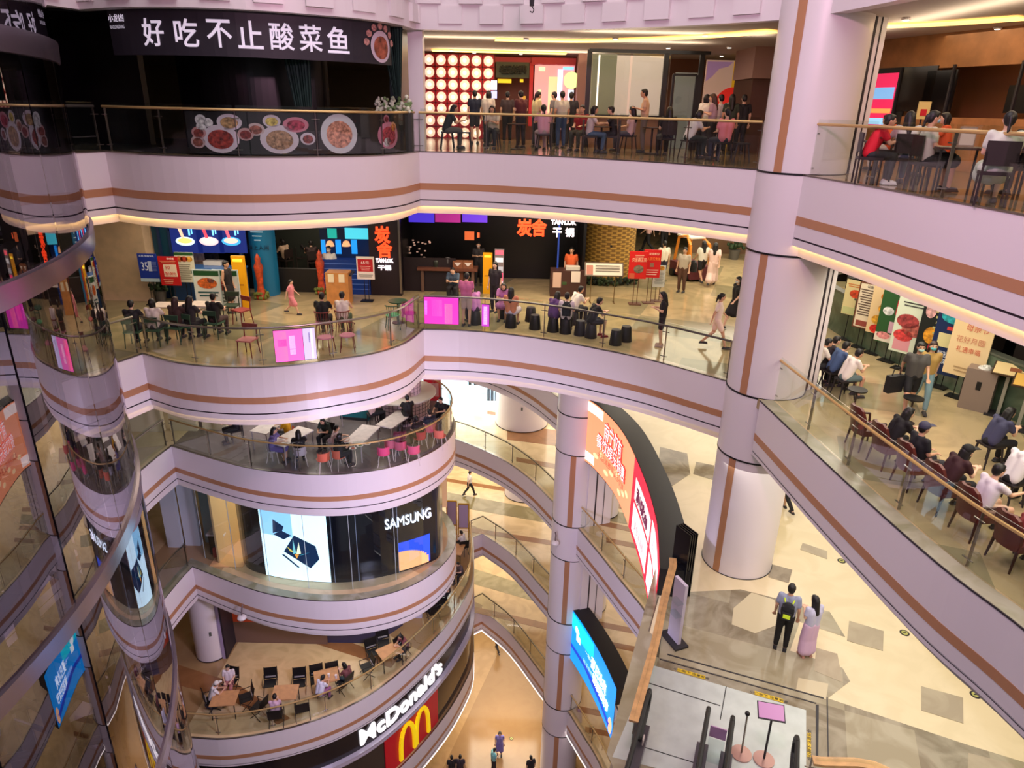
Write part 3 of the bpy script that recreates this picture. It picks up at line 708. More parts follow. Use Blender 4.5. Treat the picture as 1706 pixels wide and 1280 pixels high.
# food posters hung behind the railing glass
def food_poster(px0, px1, label, dishes, base=(26, 26, 30)):
    q0 = offset(A0, -0.20)
    def arc_px(px):
        best = (1e9, 0); L = length(q0)
        for i in range(1200):
            s = L * i / 1199; c, t = at(q0, s); d = ray(px, 220); e = abs(c.x * d.y - c.y * d.x) / math.hypot(d.x, d.y)
            if c.y > 10 and e < best[0] and c.y < 22: best = (e, s)
        return best[1]
    s0, s1 = arc_px(px0), arc_px(px1); pp = sub(q0, s0, s1); p0 = pp[0]; q = [v - p0 for v in pp]; L = length(q)
    root = thing('food_poster', label, 'poster', (p0.x, p0.y, 0.04), group='food posters behind the railing')
    m = MB(); strip(m, q, -.02, 0, 0, .92); m.build('board', mat(base, .5), root)
    for (u, w_, ru, rw, rim, food) in dishes:
        m = MB(); disc(m, u * L, w_ * .92, ru, rw, .012, 0, 24); wrapmesh(m, q).build('plate', mat(rim, .5), root)
        m = MB(); disc(m, u * L, w_ * .92 - .01, ru * .7, rw * .68, .020, 0, 20); wrapmesh(m, q).build('food', mat(food, .6, 0, 0, .3, .45, 14), root)
RIM = (212, 202, 214)
food_poster(311, 414, 'dark poster with red soup bowl and small side bowls behind the railing', [(.55, .36, .42, .31, RIM, (130, 50, 44)), (.72, .76, .28, .18, RIM, (150, 120, 84)), (.96, .48, .18, .14, (190, 150, 150), (110, 40, 40)), (.2, .5, .17, .13, (190, 140, 140), (110, 50, 44)), (.17, .28, .17, .14, (196, 170, 170), (120, 70, 60)), (.26, .8, .13, .12, (220, 220, 224), (220, 220, 224)), (.38, .74, .11, .1, (220, 220, 224), (220, 220, 224)), (.26, .65, .12, .1, (220, 220, 224), (220, 220, 224))])
food_poster(415, 519, 'dark poster with a bowl of fish in broth and a pink tray behind the railing', [(.46, .36, .44, .32, RIM, (150, 120, 96)), (.36, .80, .2, .14, RIM, (190, 160, 90)), (.1, .60, .2, .14, (200, 180, 180), (130, 80, 70)), (.74, .72, .3, .17, (206, 130, 150), (150, 60, 80)), (.92, .38, .18, .14, RIM, (120, 60, 60))])
food_poster(520, 606, 'dark poster with one large white plate of noodles behind the railing', [(.5, .5, .46, .46, (214, 214, 222), (196, 124, 104))])
food_poster(607, 668, 'dark poster with a pink compartment tray behind the railing', [(.55, .45, .42, .33, (206, 130, 156), (150, 60, 70)), (.68, .66, .15, .13, (220, 160, 120), (200, 110, 60)), (.5, .3, .18, .14, (214, 210, 214), (214, 210, 214)), (.5, .88, .11, .1, (200, 130, 150), (110, 40, 50))])
food_poster(669, 688, 'narrow dark poster with a small oval plate at the pillar', [(.5, .5, .12, .22, (150, 140, 140), (130, 90, 70))])
def curtain(px, py0, py1, w0, w1, label, Y):
    a = Q(px, py0, Y); b = Q(px, py1, Y); h = 3.03 - b.z
    root = thing('curtain', label, 'curtain', (a.x, Y, b.z)); m = MB(); n = 28; rows = 6; vs = []
    for j in range(rows + 1):
        wd = w1 + (w0 - w1) * (j / rows)
        for i in range(n + 1): vs.append(((i / n - .5) * wd + (1 - j / rows) * .12, .05 * math.sin(i * 1.9), h * j / rows))
    m.add(vs, [(j * (n + 1) + i, j * (n + 1) + i + 1, (j + 1) * (n + 1) + i + 1, (j + 1) * (n + 1) + i) for j in range(rows) for i in range(n)])
    m.build('cloth', CURT, root, True); m = MB(); m.cyl((-w0 / 2, 0, h), (w0 / 2, 0, h), .02); m.build('rod', DARK, root)
curtain(490, 90, 178, .8, .42, 'dark green tied curtain in the middle of the dark restaurant', 18.3)
curtain(652, 92, 160, .62, .2, 'dark green tied curtain beside the flowers', 20.0)
def flowers():
    p = Q(655, 180, 20.3); root = thing('flower_box', 'planter of white and pale green flowers on the railing side of the dark restaurant', 'flowers', (p.x, 20.3, 0))
    m = MB(); m.box((0, 0, .5), (1.0, .3, 1.0)); m.build('planter', mat((50, 52, 46), .7), root)
    m = MB(); random.seed(3)
    for i in range(150):
        x, y, z = random.uniform(-.48, .48), random.uniform(-.15, .15), 1.0 + random.uniform(0, .42) * (1 - abs(random.uniform(-.6, .6)))
        m.ball((x, y, z), random.uniform(.03, .06), 6, random.choice((0, 0, 1)))
    o = m.build('blossoms', [mat((232, 240, 214), .7), mat((120, 150, 96), .8)], root); tag(o, kind='stuff')
flowers()
# ---- red lamp wall
def lamp_wall():
    Y = 29.3; a = Q(705, 101, Y); b = Q(822, 240, Y); x0, x1 = a.x, b.x; h = 3.02; wd = x1 - x0
    root = thing('lamp_wall', 'red tiled wall with a grid of round white lamps', 'wall panel', (x0, Y, 0))
    m = MB(); m.box((wd / 2, .08, h / 2), (wd, .16, h)); m.build('board', mat((176, 26, 36), .5, 0, .16), root)
    m = MB()
    for i in range(7): m.box((wd * i / 6, -.01, h / 2), (.035, .03, h))
    for j in range(8): m.box((wd / 2, -.01, h * j / 7), (wd, .03, .035))
    m.build('frame_grid', mat((120, 12, 20), .5), root)
    for j in range(7):  # lowest row stands for the lamps' reflection, modelled as more lamps
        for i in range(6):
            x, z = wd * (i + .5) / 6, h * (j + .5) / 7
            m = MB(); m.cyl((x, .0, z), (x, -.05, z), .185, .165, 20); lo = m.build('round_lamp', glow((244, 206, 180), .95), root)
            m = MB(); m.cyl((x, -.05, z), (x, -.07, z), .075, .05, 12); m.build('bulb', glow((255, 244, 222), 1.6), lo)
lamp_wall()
def gate_board():
    Y = 29.3; root = thing('shop_gate', 'red framed eatery front with a dark green name board', 'shop front', (Q(823, 200, Y).x, Y, 0)); bx = root.location
    def qb(px0, py0, px1, py1, t=.1, dy=0): 
        m = MB(); qbox(m, px0, py0, px1, py1, Y + dy, t, 0, (bx.x, Y - dy * 0, 0)); return m
    qb(823, 96, 888, 103, .2).build('lintel', mat((150, 22, 30), .5, 0, .1), root)
    qb(826, 104, 882, 129, .12, -.05).build('name_board', mat((56, 62, 44), .5, 0, .12), root)
    qb(880, 103, 889, 210, .2).build('red_post', mat((176, 34, 32), .5, 0, .2), root)
    for px, ch in zip((838, 849, 860, 871), '老品烧鸭'):
        p = Q(px, 117, Y - .12); text('character', ch, .32, (p.x - bx.x, -.12, p.z), (0, 0, 0), mat((20, 22, 18), .6), root, .01)
    qb(818, 134, 828, 150, .05, -.3).build('menu_light', glow((200, 210, 240), 1.2), root); qb(818, 152, 828, 164, .05, -.3).build('menu_light', glow((170, 180, 240), 1.2), root)
    qb(829, 132, 852, 138, .1, .3).build('yellow_sign', glow((240, 190, 40), 1.2), root); qb(866, 132, 872, 137, .1, .3).build('yellow_sign', glow((240, 190, 40), 1.2), root)
    qb(868, 160, 876, 190, .08, -.1).build('yellow_poster', mat((206, 160, 50), .5, 0, .3), root)
    m = MB(); m.box((.9, 2.2, 1.5), (2.4, .1, 3)); m.build('dark_back', mat((46, 26, 22), .6), root)
gate_board()
def neon_wall():
    Y = 29.2; x0 = Q(888, 200, Y).x; root = thing('mural_light_wall', 'bright pink and white neon mural wall beside the eatery gate', 'mural', (x0, Y, 0))
    def qb(px0, py0, px1, py1, t=.06, dy=0.0): m = MB(); qbox(m, px0, py0, px1, py1, Y + dy, t, 0, (x0, Y, 0)); return m
    qb(886, 97, 960, 108, .2).build('red_header', mat((160, 24, 34), .5, 0, .1), root)
    qb(888, 108, 958, 215, .1).build('pink_field', glow((222, 150, 152), .75), root)
    for a, c, s in (((912, 128, 930, 190), (232, 196, 150), .9), ((926, 116, 938, 206), (250, 196, 240), 1.6), ((938, 112, 956, 116), (120, 190, 250), 1.4), ((898, 112, 908, 118), (170, 230, 170), 1.1), ((944, 150, 956, 205), (206, 220, 246), 1.2), ((896, 150, 901, 180), (240, 240, 150), 1.2)):
        qb(*a, .04, -.05).build('neon_shape', glow(c, s), root)
    m = MB(); p = Q(952, 134, Y); m.cyl((p.x - x0, -.06, p.z), (p.x - x0, -.1, p.z), .3, .3, 20); m.build('neon_ring', glow((200, 226, 150), 1.1), root)
neon_wall()
BEIGE = mat((150, 116, 92), .6, name='beige_cladding')
wallbox('wall_beige', Q(958, 200, 28.9).x, Q(979, 200, 28.9).x, 28.7, 29.6, 0, 3.1, mat((146, 104, 92), .6, 0, .05))
def glass_booth():
    Y = 24.6; x0 = Q(978, 200, Y).x; x1 = Q(1169, 200, Y).x; root = thing('glass_booth', 'glazed corner kitchen with black frames and a tall glass door', 'shop front', (x0, Y, 0)); wd = x1 - x0
    m = MB(); m.box((wd / 2, .05, 2.93), (wd + .1, .16, .1))
    for px in (980, 1107, 1166): x = Q(px, 140, Y).x - x0; m.box((x, .05, 1.48), (.15, .12, 2.96))
    x = Q(1126, 140, Y).x - x0; m.box((wd * .5 * 0 + wd * .345, .05, 1.0), (wd * .69, .14, .07)); m.build('frame', BLACK, root)
    m = MB(); m.box((wd * .345, .12, .5), (wd * .69, .1, 1.0)); m.build('low_wall', mat((128, 94, 74), .6), root)
    xa, xb = Q(1121, 140, Y).x - x0, Q(1160, 140, Y).x - x0
    m = MB(); m.box(((xa + xb) / 2, .02, 2.28), (xb - xa, .1, .07)); m.box((xa, .02, 1.14), (.07, .08, 2.28)); m.box((xb, .02, 1.14), (.07, .08, 2.28)); m.build('door_frame', BLACK, root)
    m = MB(); m.box(((xa + xb) / 2, .02, 1.12), (xb - xa - .08, .02, 2.2)); m.build('door_glass', SHOPGLASS, root)
    for a, b in ((.02, .34), (.36, .68)):
        m = MB(); m.box((wd * (a + b) / 2, .05, 1.95), (wd * (b - a), .02, 1.85)); m.build('window_pane', SHOPGLASS, root)
    m = MB(); m.box((wd * .14, .75, 1.95), (wd * .22, .05, 1.85)); m.build('frosted_blind', mat((150, 142, 112), .7, 0, .10), root)
    m = MB(); m.box((wd * .45, 1.5, 1.6), (wd * .55, .05, 2.6)); m.build('lit_back_wall', mat((222, 196, 176), .7, 0, .35), root)
    m = MB(); m.box((.28, -.02, 1.95), (.05, .02, 1.7)); m.build('light_strip', glow((250, 240, 220), 1.2), root)
    m = MB(); m.box((wd * .9, 1.2, 1.2), (wd * .2, .05, 2.4)); m.build('frosted_screen', mat((150, 150, 140), .7, 0, .1), root)
glass_booth()
def mural():
    Y = 27.3; x0 = Q(1167, 200, Y).x; x1 = Q(1252, 200, Y).x; wd = x1 - x0; root = thing('wall_mural', 'pale pink and yellow mural with a big red ring near the large column', 'mural', (x0, Y, 0))
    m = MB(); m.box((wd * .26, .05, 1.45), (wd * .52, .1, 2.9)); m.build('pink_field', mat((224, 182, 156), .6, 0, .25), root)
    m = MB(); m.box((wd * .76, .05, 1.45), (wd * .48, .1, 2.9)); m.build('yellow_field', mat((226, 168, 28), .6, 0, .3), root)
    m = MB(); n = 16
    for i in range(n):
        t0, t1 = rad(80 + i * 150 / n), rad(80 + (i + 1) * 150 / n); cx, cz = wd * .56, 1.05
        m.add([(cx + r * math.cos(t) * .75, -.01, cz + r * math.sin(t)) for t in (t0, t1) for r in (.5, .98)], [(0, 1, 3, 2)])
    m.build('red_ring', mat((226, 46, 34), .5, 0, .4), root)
    m = MB(); poly(m, [(.02, 2.85), (wd * .5, 2.85), (wd * .42, 2.7), (wd * .25, 2.62), (wd * .12, 2.35), (.02, 2.2)], -.01); m.build('lilac_splash', mat((196, 150, 190), .6, 0, .2), root)
mural()
wallbox('wall_brown_box', Q(1252, 150, 24).x, Q(1300, 150, 24).x + .5, 24, 26, 0, 2.2, mat((84, 52, 36), .6)); wallbox('wall_pink_box', Q(1250, 150, 23.9).x, Q(1300, 150, 24).x + .5, 23.9, 26, 2.2, 3.1, mat((176, 140, 130), .6))
wallbox('wall_top_back', -3.2, 12, 30.5, 30.8, 0, 3.1, mat((120, 80, 60), .7))
# ceiling details of this storey
def cove(points, label, w_=.28, z=3.07):
    root = thing('ceiling_cove', label, 'ceiling light', (points[0][0], points[0][1], z)); m = MB(); p = [Vector(q) for q in points]; p0 = p[0]; sm = smooth_path([[tuple(v - p0) for v in p]])
    strip(m, sm, -w_, w_, -.02, .0); m.build('lit_strip', glow((255, 204, 116), 2.2), root)
cove([P(x, y, 0, 3.07)[:2] for x, y in ((825, 66), (900, 68), (1000, 68), (1150, 62), (1290, 52))], 'long curved warm light cove across the ceiling above the crowd', .30)
cove([P(x, y, 0, 3.07)[:2] for x, y in ((1448, 44), (1560, 40), (1706, 30))], 'long warm light cove in the ceiling right of the large column', .30)
cove([(-3.2, 28.2), (1.7, 28.4)], 'bright warm cove above the red lamp wall', .3, 3.06)
# added unseen lamps in midair below the coves, brightening the ceiling
for x, y, sx, sy, pw in ((1.0, 23.2, 9, .3, 70), (0, 28, 6, .3, 60), (8.4, 12, .3, 14, 80), (4, 20.5, 5, .3, 40)): lamp('added_ceiling_uplight', (x, y, 2.72), sx, pw, (1, .80, .55), (PI, 0, 0), sy)
lamp('brown_room_light', (12.6, 18.2, 2.95), 1, 90, (1, .78, .5), (0, 0, 0), 3)
for i, (px, py) in enumerate(((752, 77), (790, 81), (877, 57), (868, 83), (1026, 56), (1114, 72), (1176, 50), (1236, 80), (1216, 71), (1203, 86), (1512, 20), (1665, 36))):
    p = P(px, py, 0, 3.2); root = thing('downlight', ['small round ceiling spotlight on the top storey'][0], 'ceiling light', (p.x, p.y, 3.06), group='ceiling spotlights of the top storey')
    m = MB(); m.cyl((0, 0, .03), (0, 0, -.01), .09, .09, 12); m.build('trim_ring', WHITE, root); m = MB(); m.cyl((0, 0, -.01), (0, 0, -.02), .06, .06, 10); m.build('lens', glow((255, 240, 214), 4), root)
def hook():
    p = Q(886, 12, 17.5); root = thing('hanging_hook', 'dark cable with a small hook hanging from above', 'hook', (p.x, 17.5, p.z)); m = MB(); m.cyl((0, 0, .1), (0, 0, 3), .015); m.build('cable', BLACK, root)
    m = MB(); m.cyl((0, 0, 0.02), (0, 0, .3), .05, .06, 8); m.tube([(0, 0, .02), (.05, 0, -.05), (.02, 0, -.11), (-.04, 0, -.08)], .012, 6); m.build('hook', DARK, root)
hook()
# right arm wall of the top storey
def brown_wall():
    # wall runs from far (10.1, 21) to near (11.7, 13)
    a = P(1446, 68, 0, 3.1); b = P(1700, 40, 0, 3.1); p0 = Vector((a.x - .1, a.y + .3)); p1 = Vector((b.x, b.y)); d = (p1 - p0); Lw = d.length + 3; ang = math.atan2(d.y, d.x)
    root = thing('shop_wall', 'brown panelled shop wall with dark windows on the top right', 'shop front', (p0.x, p0.y, 0), ang); root['kind'] = 'structure'; root.name = 'wall_brown_shop'
    m = MB(); m.box((Lw / 2, .25, 2.72), (Lw, .2, .80)); m.box((Lw / 2, .25, .6), (Lw, .2, 1.2)); m.build('panelling', mat((164, 112, 68), .5, 0, 0, .5, .12, 2), root)
    T = lambda px, py: None
    def on(px, py):
        r = ray(px, py); n = Vector((-math.sin(ang), math.cos(ang))); t = (p0.x * n.x + p0.y * n.y) / (r.x * n.x + r.y * n.y); X = Vector((r.x * t, r.y * t)); return (X - p0).dot(Vector((math.cos(ang), math.sin(ang)))), r.z * t + EYE
    m = MB(); m.box((Lw / 2, 1.8, 1.6), (Lw, .1, 3.1)); m.build('room_back', mat((150, 96, 58), .6), root)
    def pane(a, b, nm, mt, y=.12, t=.05):
        u0, z0 = on(*a); u1, z1 = on(*b); m = MB(); m.box(((u0 + u1) / 2, y, (z0 + z1) / 2), (abs(u1 - u0), t, abs(z1 - z0))); m.build(nm, mt, root); return (u0 + u1) / 2, (z0 + z1) / 2, abs(u1 - u0), abs(z1 - z0)
    u, zc, w_, h_ = pane((1455, 123), (1478, 212), 'lit_menu_screen', glow((214, 40, 84), 1.0), .1)
    for dz, hh, c in ((.12, .36, (120, 170, 220)), (-.18, .14, (226, 150, 80)), (-.36, .2, (150, 200, 236))):
        m = MB(); m.box((u, .06, zc + dz * h_ * 1.1), (w_ * .8, .02, hh * h_ * .6)); m.build('menu_picture', glow(c, 1.0), root)
    pane((1442, 115), (1490, 215), 'dark_cabinet', BLACK, .16); pane((1500, 112), (1540, 186), 'dark_window', mat((36, 28, 24), .1), .14); pane((1540, 118), (1574, 186), 'dark_window', mat((20, 17, 18), .1), .14)
    pane((1632, 140), (1684, 188), 'dark_opening', mat((16, 12, 14), .3), .9)
    for px in (1490, 1576, 1688): u, z_ = on(px, 150); m = MB(); m.box((u, .1, 1.78), (.05, .06, 1.2)); m.build('mullion', DARK, root)
brown_wall()
# ================================================================== ONE STOREY DOWN (1): restaurant fronts
def box_thing(name, label, cat, c, d, m, rz=0, part='body'):
    root = thing(name, label, cat, (c[0], c[1], c[2]), rz); MB().box((0, 0, d[2] / 2), d).build(part, m, root); return root
z1 = Z(1)
wallbox('wall_beige_end', -15.5, -12.2, 23.6, 24.0, z1, z1 + 3.4, mat((196, 164, 130), .6, 0, .04))
tag(MB().box((-13.1, 23.3, z1 + 1.7), (1.75, .5, 3.4)).build('wall_beige_pier', mat((202, 172, 138), .5, 0, .04, .5, .05, 3)), kind='structure')
NAVY = mat((22, 44, 84), .5); TEAL = mat((10, 92, 120), .5, 0, .06)
def stall():
    Y = 23.6; xl, xr = Q(262, 440, Y).x, Q(408, 440, Y).x; root = thing('food_stall', 'blue framed food stall with three lit picture menus over its counter', 'shop front', (xl, Y, z1)); wd = xr - xl
    def qb(px0, py0, px1, py1, t=.1, dy=0.0): m = MB(); qbox(m, px0, py0, px1, py1, Y + dy, t, 0, (xl, Y, z1)); return m
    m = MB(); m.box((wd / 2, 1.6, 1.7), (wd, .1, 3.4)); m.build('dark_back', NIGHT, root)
    m = MB(); m.box((wd * .1, .0, 1.7), (wd * .2, .1, 3.4)); m.build('teal_panel', mat((10, 62, 84), .5), root)
    m = MB(); m.box((wd * .08, -.05, 1.7), (.09, .12, 3.4)); m.box((wd * .2, -.05, 1.7), (.09, .12, 3.4)); m.box((wd - .05, -.05, 1.7), (.1, .12, 3.4)); m.box((wd * .6, -.05, 2.36), (wd * .8, .12, .08)); m.build('frame', NAVY, root)
    for i, (a, b, bowl, food) in enumerate(((288, 330, (190, 220, 236), (206, 190, 110)), (331, 366, (206, 180, 190), (226, 206, 190)), (367, 404, (60, 150, 200), (226, 180, 170)))):
        qb(a, 350, b - 1, 421, .08, -.12).build('lit_menu', glow((24, 36, 100), .9), root)
        p = Q((a + b) / 2, 402, Y - .13); u = p.x - xl
        m = MB(); disc(m, u, p.z - z1, .32, .15, -.15, 0, 20); m.build('picture_bowl', glow(bowl, 1.1), root)
        m = MB(); disc(m, u, p.z - z1 + .02, .24, .09, -.16, 0, 16); m.build('picture_food', glow(food, 1.2), root)
        m = MB(); poly(m, [(u + .14, p.z - z1 + .2), (u + .2, p.z - z1 + .2), (u + .2, p.z - z1 + .55), (u + .14, p.z - z1 + .55)], -.15); poly(m, [(u + .24, p.z - z1 + .25), (u + .28, p.z - z1 + .25), (u + .28, p.z - z1 + .6), (u + .24, p.z - z1 + .6)], -.15); m.build('picture_writing', glow((110, 200, 250), 1.5), root)
        m = MB(); poly(m, [(u - .1, p.z - z1 + .1), (u, p.z - z1 + .1), (u - .12, p.z - z1 + .6), (u - .24, p.z - z1 + .6)], -.155); m.build('picture_hand', glow([(236, 190, 160), (230, 70, 90), (226, 90, 110)][i], 1.0), root)
    m = MB(); m.box((wd * .6, -.1, .55), (wd * .8, .5, 1.1)); m.build('counter', mat((30, 70, 120), .4), root); m = MB(); m.box((wd * .6, -.12, 1.12), (wd * .82, .6, .05)); m.build('counter_top', mat((70, 120, 190), .3), root)
    m = MB(); m.box((wd * .62, .2, 1.22), (.6, .3, .14)); m.build('white_tray', mat((220, 214, 206), .6), root)
stall()
def poster_stand(px, py, k, label, w_, h_, zb, bg, parts, rz=0.0, legs=True, slope=0.0, frame=None, white_edge=0, loc=None, legcol=BLACK):
    p = loc or P(px, py, k); root = thing('poster_stand', label, 'sign stand', (p.x, p.y, Z(k)), rz, group='posters on stands')
    if legs:
        m = MB(); m.box((0, 0, .015), (.42, .32, .03)); m.build('foot', legcol, root)
        for s in (-.07, .07): m = MB(); m.cyl((s, 0, .03), (s, 0.02, zb + .3), .012); m.build('leg', legcol, root)
    M = Matrix.Translation((0, 0, zb)) @ Matrix.Rotation(slope, 4, 'X')
    def put(m): m.v = [tuple(M @ Vector(v)) for v in m.v]; return m
    put(MB().box((0, 0, h_ / 2), (w_, .035, h_))).build('board', mat(bg, .4, 0, .06), root)
    if frame: m = MB(); [m.box(c, d) for c, d in (((0, -.005, 0), (w_ + .04, .05, .03)), ((0, -.005, h_), (w_ + .04, .05, .03)), ((-w_ / 2, -.005, h_ / 2), (.03, .05, h_)), ((w_ / 2, -.005, h_ / 2), (.03, .05, h_)))]; put(m).build('frame', mat(frame, .4), root)
    for it in parts:
        kind, u, v = it[0], it[1] * w_ / 2, it[2] * h_
        if kind == 'r': m = MB(); m.box((u, -.021, v), (it[3] * w_, .008, it[4] * h_)); put(m).build('printed_field', mat(it[5], .5, 0, .06), root)
        elif kind == 'c': m = MB(); disc(m, u, v, it[3] * w_, it[4] * h_, -.028, 0, 16); put(m).build('printed_picture', mat(it[5], .5, 0, .06, .4, .3, 12), root)
        elif kind == 'l':
            m = MB()
            for i in range(it[5]): m.box((u, -.028, v - i * it[4] * h_), (it[3] * w_ * (1 - .12 * (i % 3)), .004, it[4] * h_ * .4))
            put(m).build('printed_lines', mat(it[6], .5), root)
        elif kind == 't':
            o = text('lettering', it[3], .1, (0, 0, 0), (0, 0, 0), mat(it[6], .5, 0, .1), root, .0, .002, fit=(it[4] * w_, it[5] * h_)); o.matrix_local = M @ Matrix.Translation((u, -.032, v))
    return root
poster_stand(258, 507, 1, 'blue poster with white figures on a thin black stand by the beige pier', .62, .92, .78, (30, 54, 150), [('t', 0, .92, '会员·充值有礼', .8, .07, (220, 226, 244)), ('t', -.35, .55, '35', .35, .3, (226, 230, 240)), ('r', .2, .55, .18, .36, (190, 200, 226)), ('l', .68, .7, .24, .05, 7, (120, 140, 210)), ('r', 0, .05, 1, .12, (176, 196, 206))])
poster_stand(292, 511, 1, 'red poster reading 50 and 100 on a thin black stand', .64, .95, .72, (190, 26, 30), [('t', .3, .93, '限时优惠', .35, .07, (250, 230, 220)), ('l', 0, .84, .8, .05, 2, (240, 160, 120)), ('r', .12, .52, .66, .42, (230, 206, 180)), ('t', -.1, .63, '50', .22, .12, (196, 40, 34)), ('t', .12, .42, '抵100元', .55, .13, (196, 40, 34)), ('l', -.2, .2, .5, .06, 3, (240, 190, 160))])
poster_stand(318, 505, 1, 'green topped menu poster with food pictures on a black stand', .62, 1.0, .72, (214, 210, 186), [('r', 0, .95, 1, .1, (36, 84, 40)), ('c', -.5, .78, .2, .09, (176, 90, 44)), ('c', 0, .78, .2, .09, (160, 60, 40)), ('c', .55, .78, .18, .09, (190, 140, 60)), ('l', -.1, .6, .7, .07, 8, (150, 150, 130)), ('r', .7, .35, .14, .09, (90, 110, 90))])
poster_stand(352, 517, 1, 'lit white A-board with fried chicken picture and green header', .84, 1.25, .08, (222, 222, 210), [('r', 0, .92, .96, .13, (30, 76, 40)), ('c', 0, .66, .38, .14, (200, 96, 44)), ('c', .3, .74, .14, .07, (226, 200, 180)), ('l', 0, .42, .8, .09, 2, (40, 90, 90)), ('r', .5, .16, .1, .06, (120, 130, 110))], legs=False, frame=(206, 222, 222))
poster_stand(383, 517, 1, 'second white A-board with green header behind the woman in black', .80, 1.25, .08, (222, 222, 210), [('r', 0, .92, .96, .13, (30, 76, 40)), ('c', -.5, .7, .2, .08, (150, 60, 44)), ('c', -.5, .54, .2, .08, (130, 50, 40)), ('l', 0, .36, .7, .09, 3, (110, 120, 110))], legs=False, frame=(206, 222, 222))
def yellow_totem(p, k, h, wd, label, rz=0):
    root = thing('totem_sign', label, 'sign', (p.x, p.y, Z(k)), rz); MB().box((0, 0, h / 2), (wd, .12, h)).build('body', mat((226, 158, 10), .45, 0, .12), root)
    MB().box((0, -.065, h * .92), (wd * .7, .01, h * .05)).build('light_label', glow((255, 226, 60), 1.2), root); MB().box((0, -.065, h * .45), (wd * .6, .01, .03)).build('printed_line', mat((150, 90, 20), .5), root)
yellow_totem(P(406, 512, 1), 1, 1.72, .42, 'tall yellow totem sign beside the lit A-boards')
def blue_pillar():
    a = P(421, 494, 1); b = P(459, 494, 1); r = (b.x - a.x) / 2 + .05; root = thing('round_pillar', 'blue painted round pillar with pale lettering beside the yellow sign', 'pillar', ((a.x + b.x) / 2, a.y + r, z1)); root['kind'] = 'structure'; root.name = 'wall_blue_pillar'
    m = MB(); m.lathe([(r, 0), (r, 3.4)], n=32); m.build('shaft', mat((24, 112, 156), .35, 0, .05), root, True)
    m = MB()
    for i in range(9): m.box((0, -r - .01, 3.1 - i * .14), (.42 - .1 * (i % 3), .02, .025))
    m.build('white_lines', mat((200, 220, 230), .5, 0, .3), root)
    for i, ch in enumerate('海上人间'): text('character', ch, .18, (-.28 + i * .19, -r - .02, 1.72), (0, 0, 0), mat((12, 40, 70), .5), root)
blue_pillar()
def figure_plant(px, py, label, col):
    p = P(px, py, 1); root = thing('standing_ornament', label, 'ornament', (p.x, p.y - .35, z1)); m = MB(); m.lathe([(.16, 0), (.2, .1), (.14, .22), (.1, .5), (.13, .9), (.16, 1.15), (.08, 1.3), (.1, 1.42), (.02, 1.58)], n=12); m.build('figure', mat(col, .4, 0, .03, .5, .3, 8), root, True)
    m = MB(); random.seed(5)
    for i in range(24): t = random.uniform(0, 6.28); m.ball((math.cos(t) * .22, math.sin(t) * .22, random.uniform(.05, .25)), .06, 6)
    m.build('greenery', mat((110, 120, 50), .7), root)
figure_plant(442, 494, 'tall orange and red ornament with plants in front of the blue pillar', (176, 66, 30)); figure_plant(541, 486, 'orange ornament behind the cashier in the white shirt', (190, 70, 40))
# dim dining room left of the blue screens, seen through the open front
def dining_room():
    Y = 27.0; x0, x1 = Q(455, 440, 25).x, Q(535, 440, 25).x
    wallbox('wall_dining_back', x0 - 1, x1 + 1, Y + 1.5, Y + 1.6, z1, z1 + 3.4, mat((34, 40, 34), .7)); wallbox('wall_dining_step', x0 - .3, x1 + .2, 24.75, 24.9, z1, z1 + .85, mat((26, 22, 22), .5))
dining_room()
def cafe_screens():
    Y = 24.7; x0, x1 = Q(533, 440, Y).x, Q(616, 440, Y).x; wd = x1 - x0; root = thing('order_counter', 'blue fronted drinks counter under two turquoise screens', 'shop front', (x0, Y, z1))
    def qb(px0, py0, px1, py1, t=.1, dy=0.0): m = MB(); qbox(m, px0, py0, px1, py1, Y + dy, t, 0, (x0, Y, z1)); return m
    m = MB(); m.box((wd / 2, .8, 1.7), (wd, .1, 3.4)); m.build('blue_back', mat((16, 46, 96), .5, 0, .1), root)
    qb(533, 381, 574, 398, .06, -.02).build('screen_dark', glow((14, 20, 34), 1), root); qb(546, 381, 560, 397, .04, -.06).build('screen_picture', glow((30, 150, 140), 1.0), root); qb(575, 381, 615, 398, .06, -.02).build('screen_turquoise', glow((70, 190, 214), 1.0), root)
    for a, b in ((536, 541), (560, 567), (586, 594)): qb(a, 400, b, 423, .05, .2).build('blue_neon_bar', glow((30, 130, 220), 1.2), root)
    for px in (550, 577): p = Q(px, 410, Y + .3); m = MB(); m.lathe([(.16, 0), (.1, .16), (.02, .2)], (p.x - x0, .3, p.z - z1), 12); m.build('pendant_lamp', glow((230, 160, 110), 1.0), root)
    m = MB(); m.box((wd / 2, .1, .62), (wd, .4, 1.24)); m.build('counter', mat((18, 54, 126), .4, 0, .12), root)
    m = MB()
    for i in range(6): m.box((wd / 2, -.11, .2 + i * .18), (wd * .96, .01, .02))
    m.build('counter_lines', mat((90, 120, 190), .5, 0, .2), root)
cafe_screens()
def cash_desk():
    a, b = P(545, 508, 1), P(583, 508, 1); root = thing('cash_desk', 'plywood cash desk with two paper notices in front of the cashier', 'desk', ((a.x + b.x) / 2, a.y + .3, z1)); wd = b.x - a.x
    MB().box((0, 0, .55), (wd, .55, 1.1)).build('body', mat((190, 130, 70), .5, 0, 0, .5, .08, 4), root); MB().box((.35 * wd, .15, 1.0), (wd * .5, .6, .06)).build('side_top', DARK, root)
    for s in (-.25, .22): MB().box((s * wd, -.285, .92), (.2, .01, .28)).build('notice', mat((226, 214, 180), .6), root)
cash_desk()
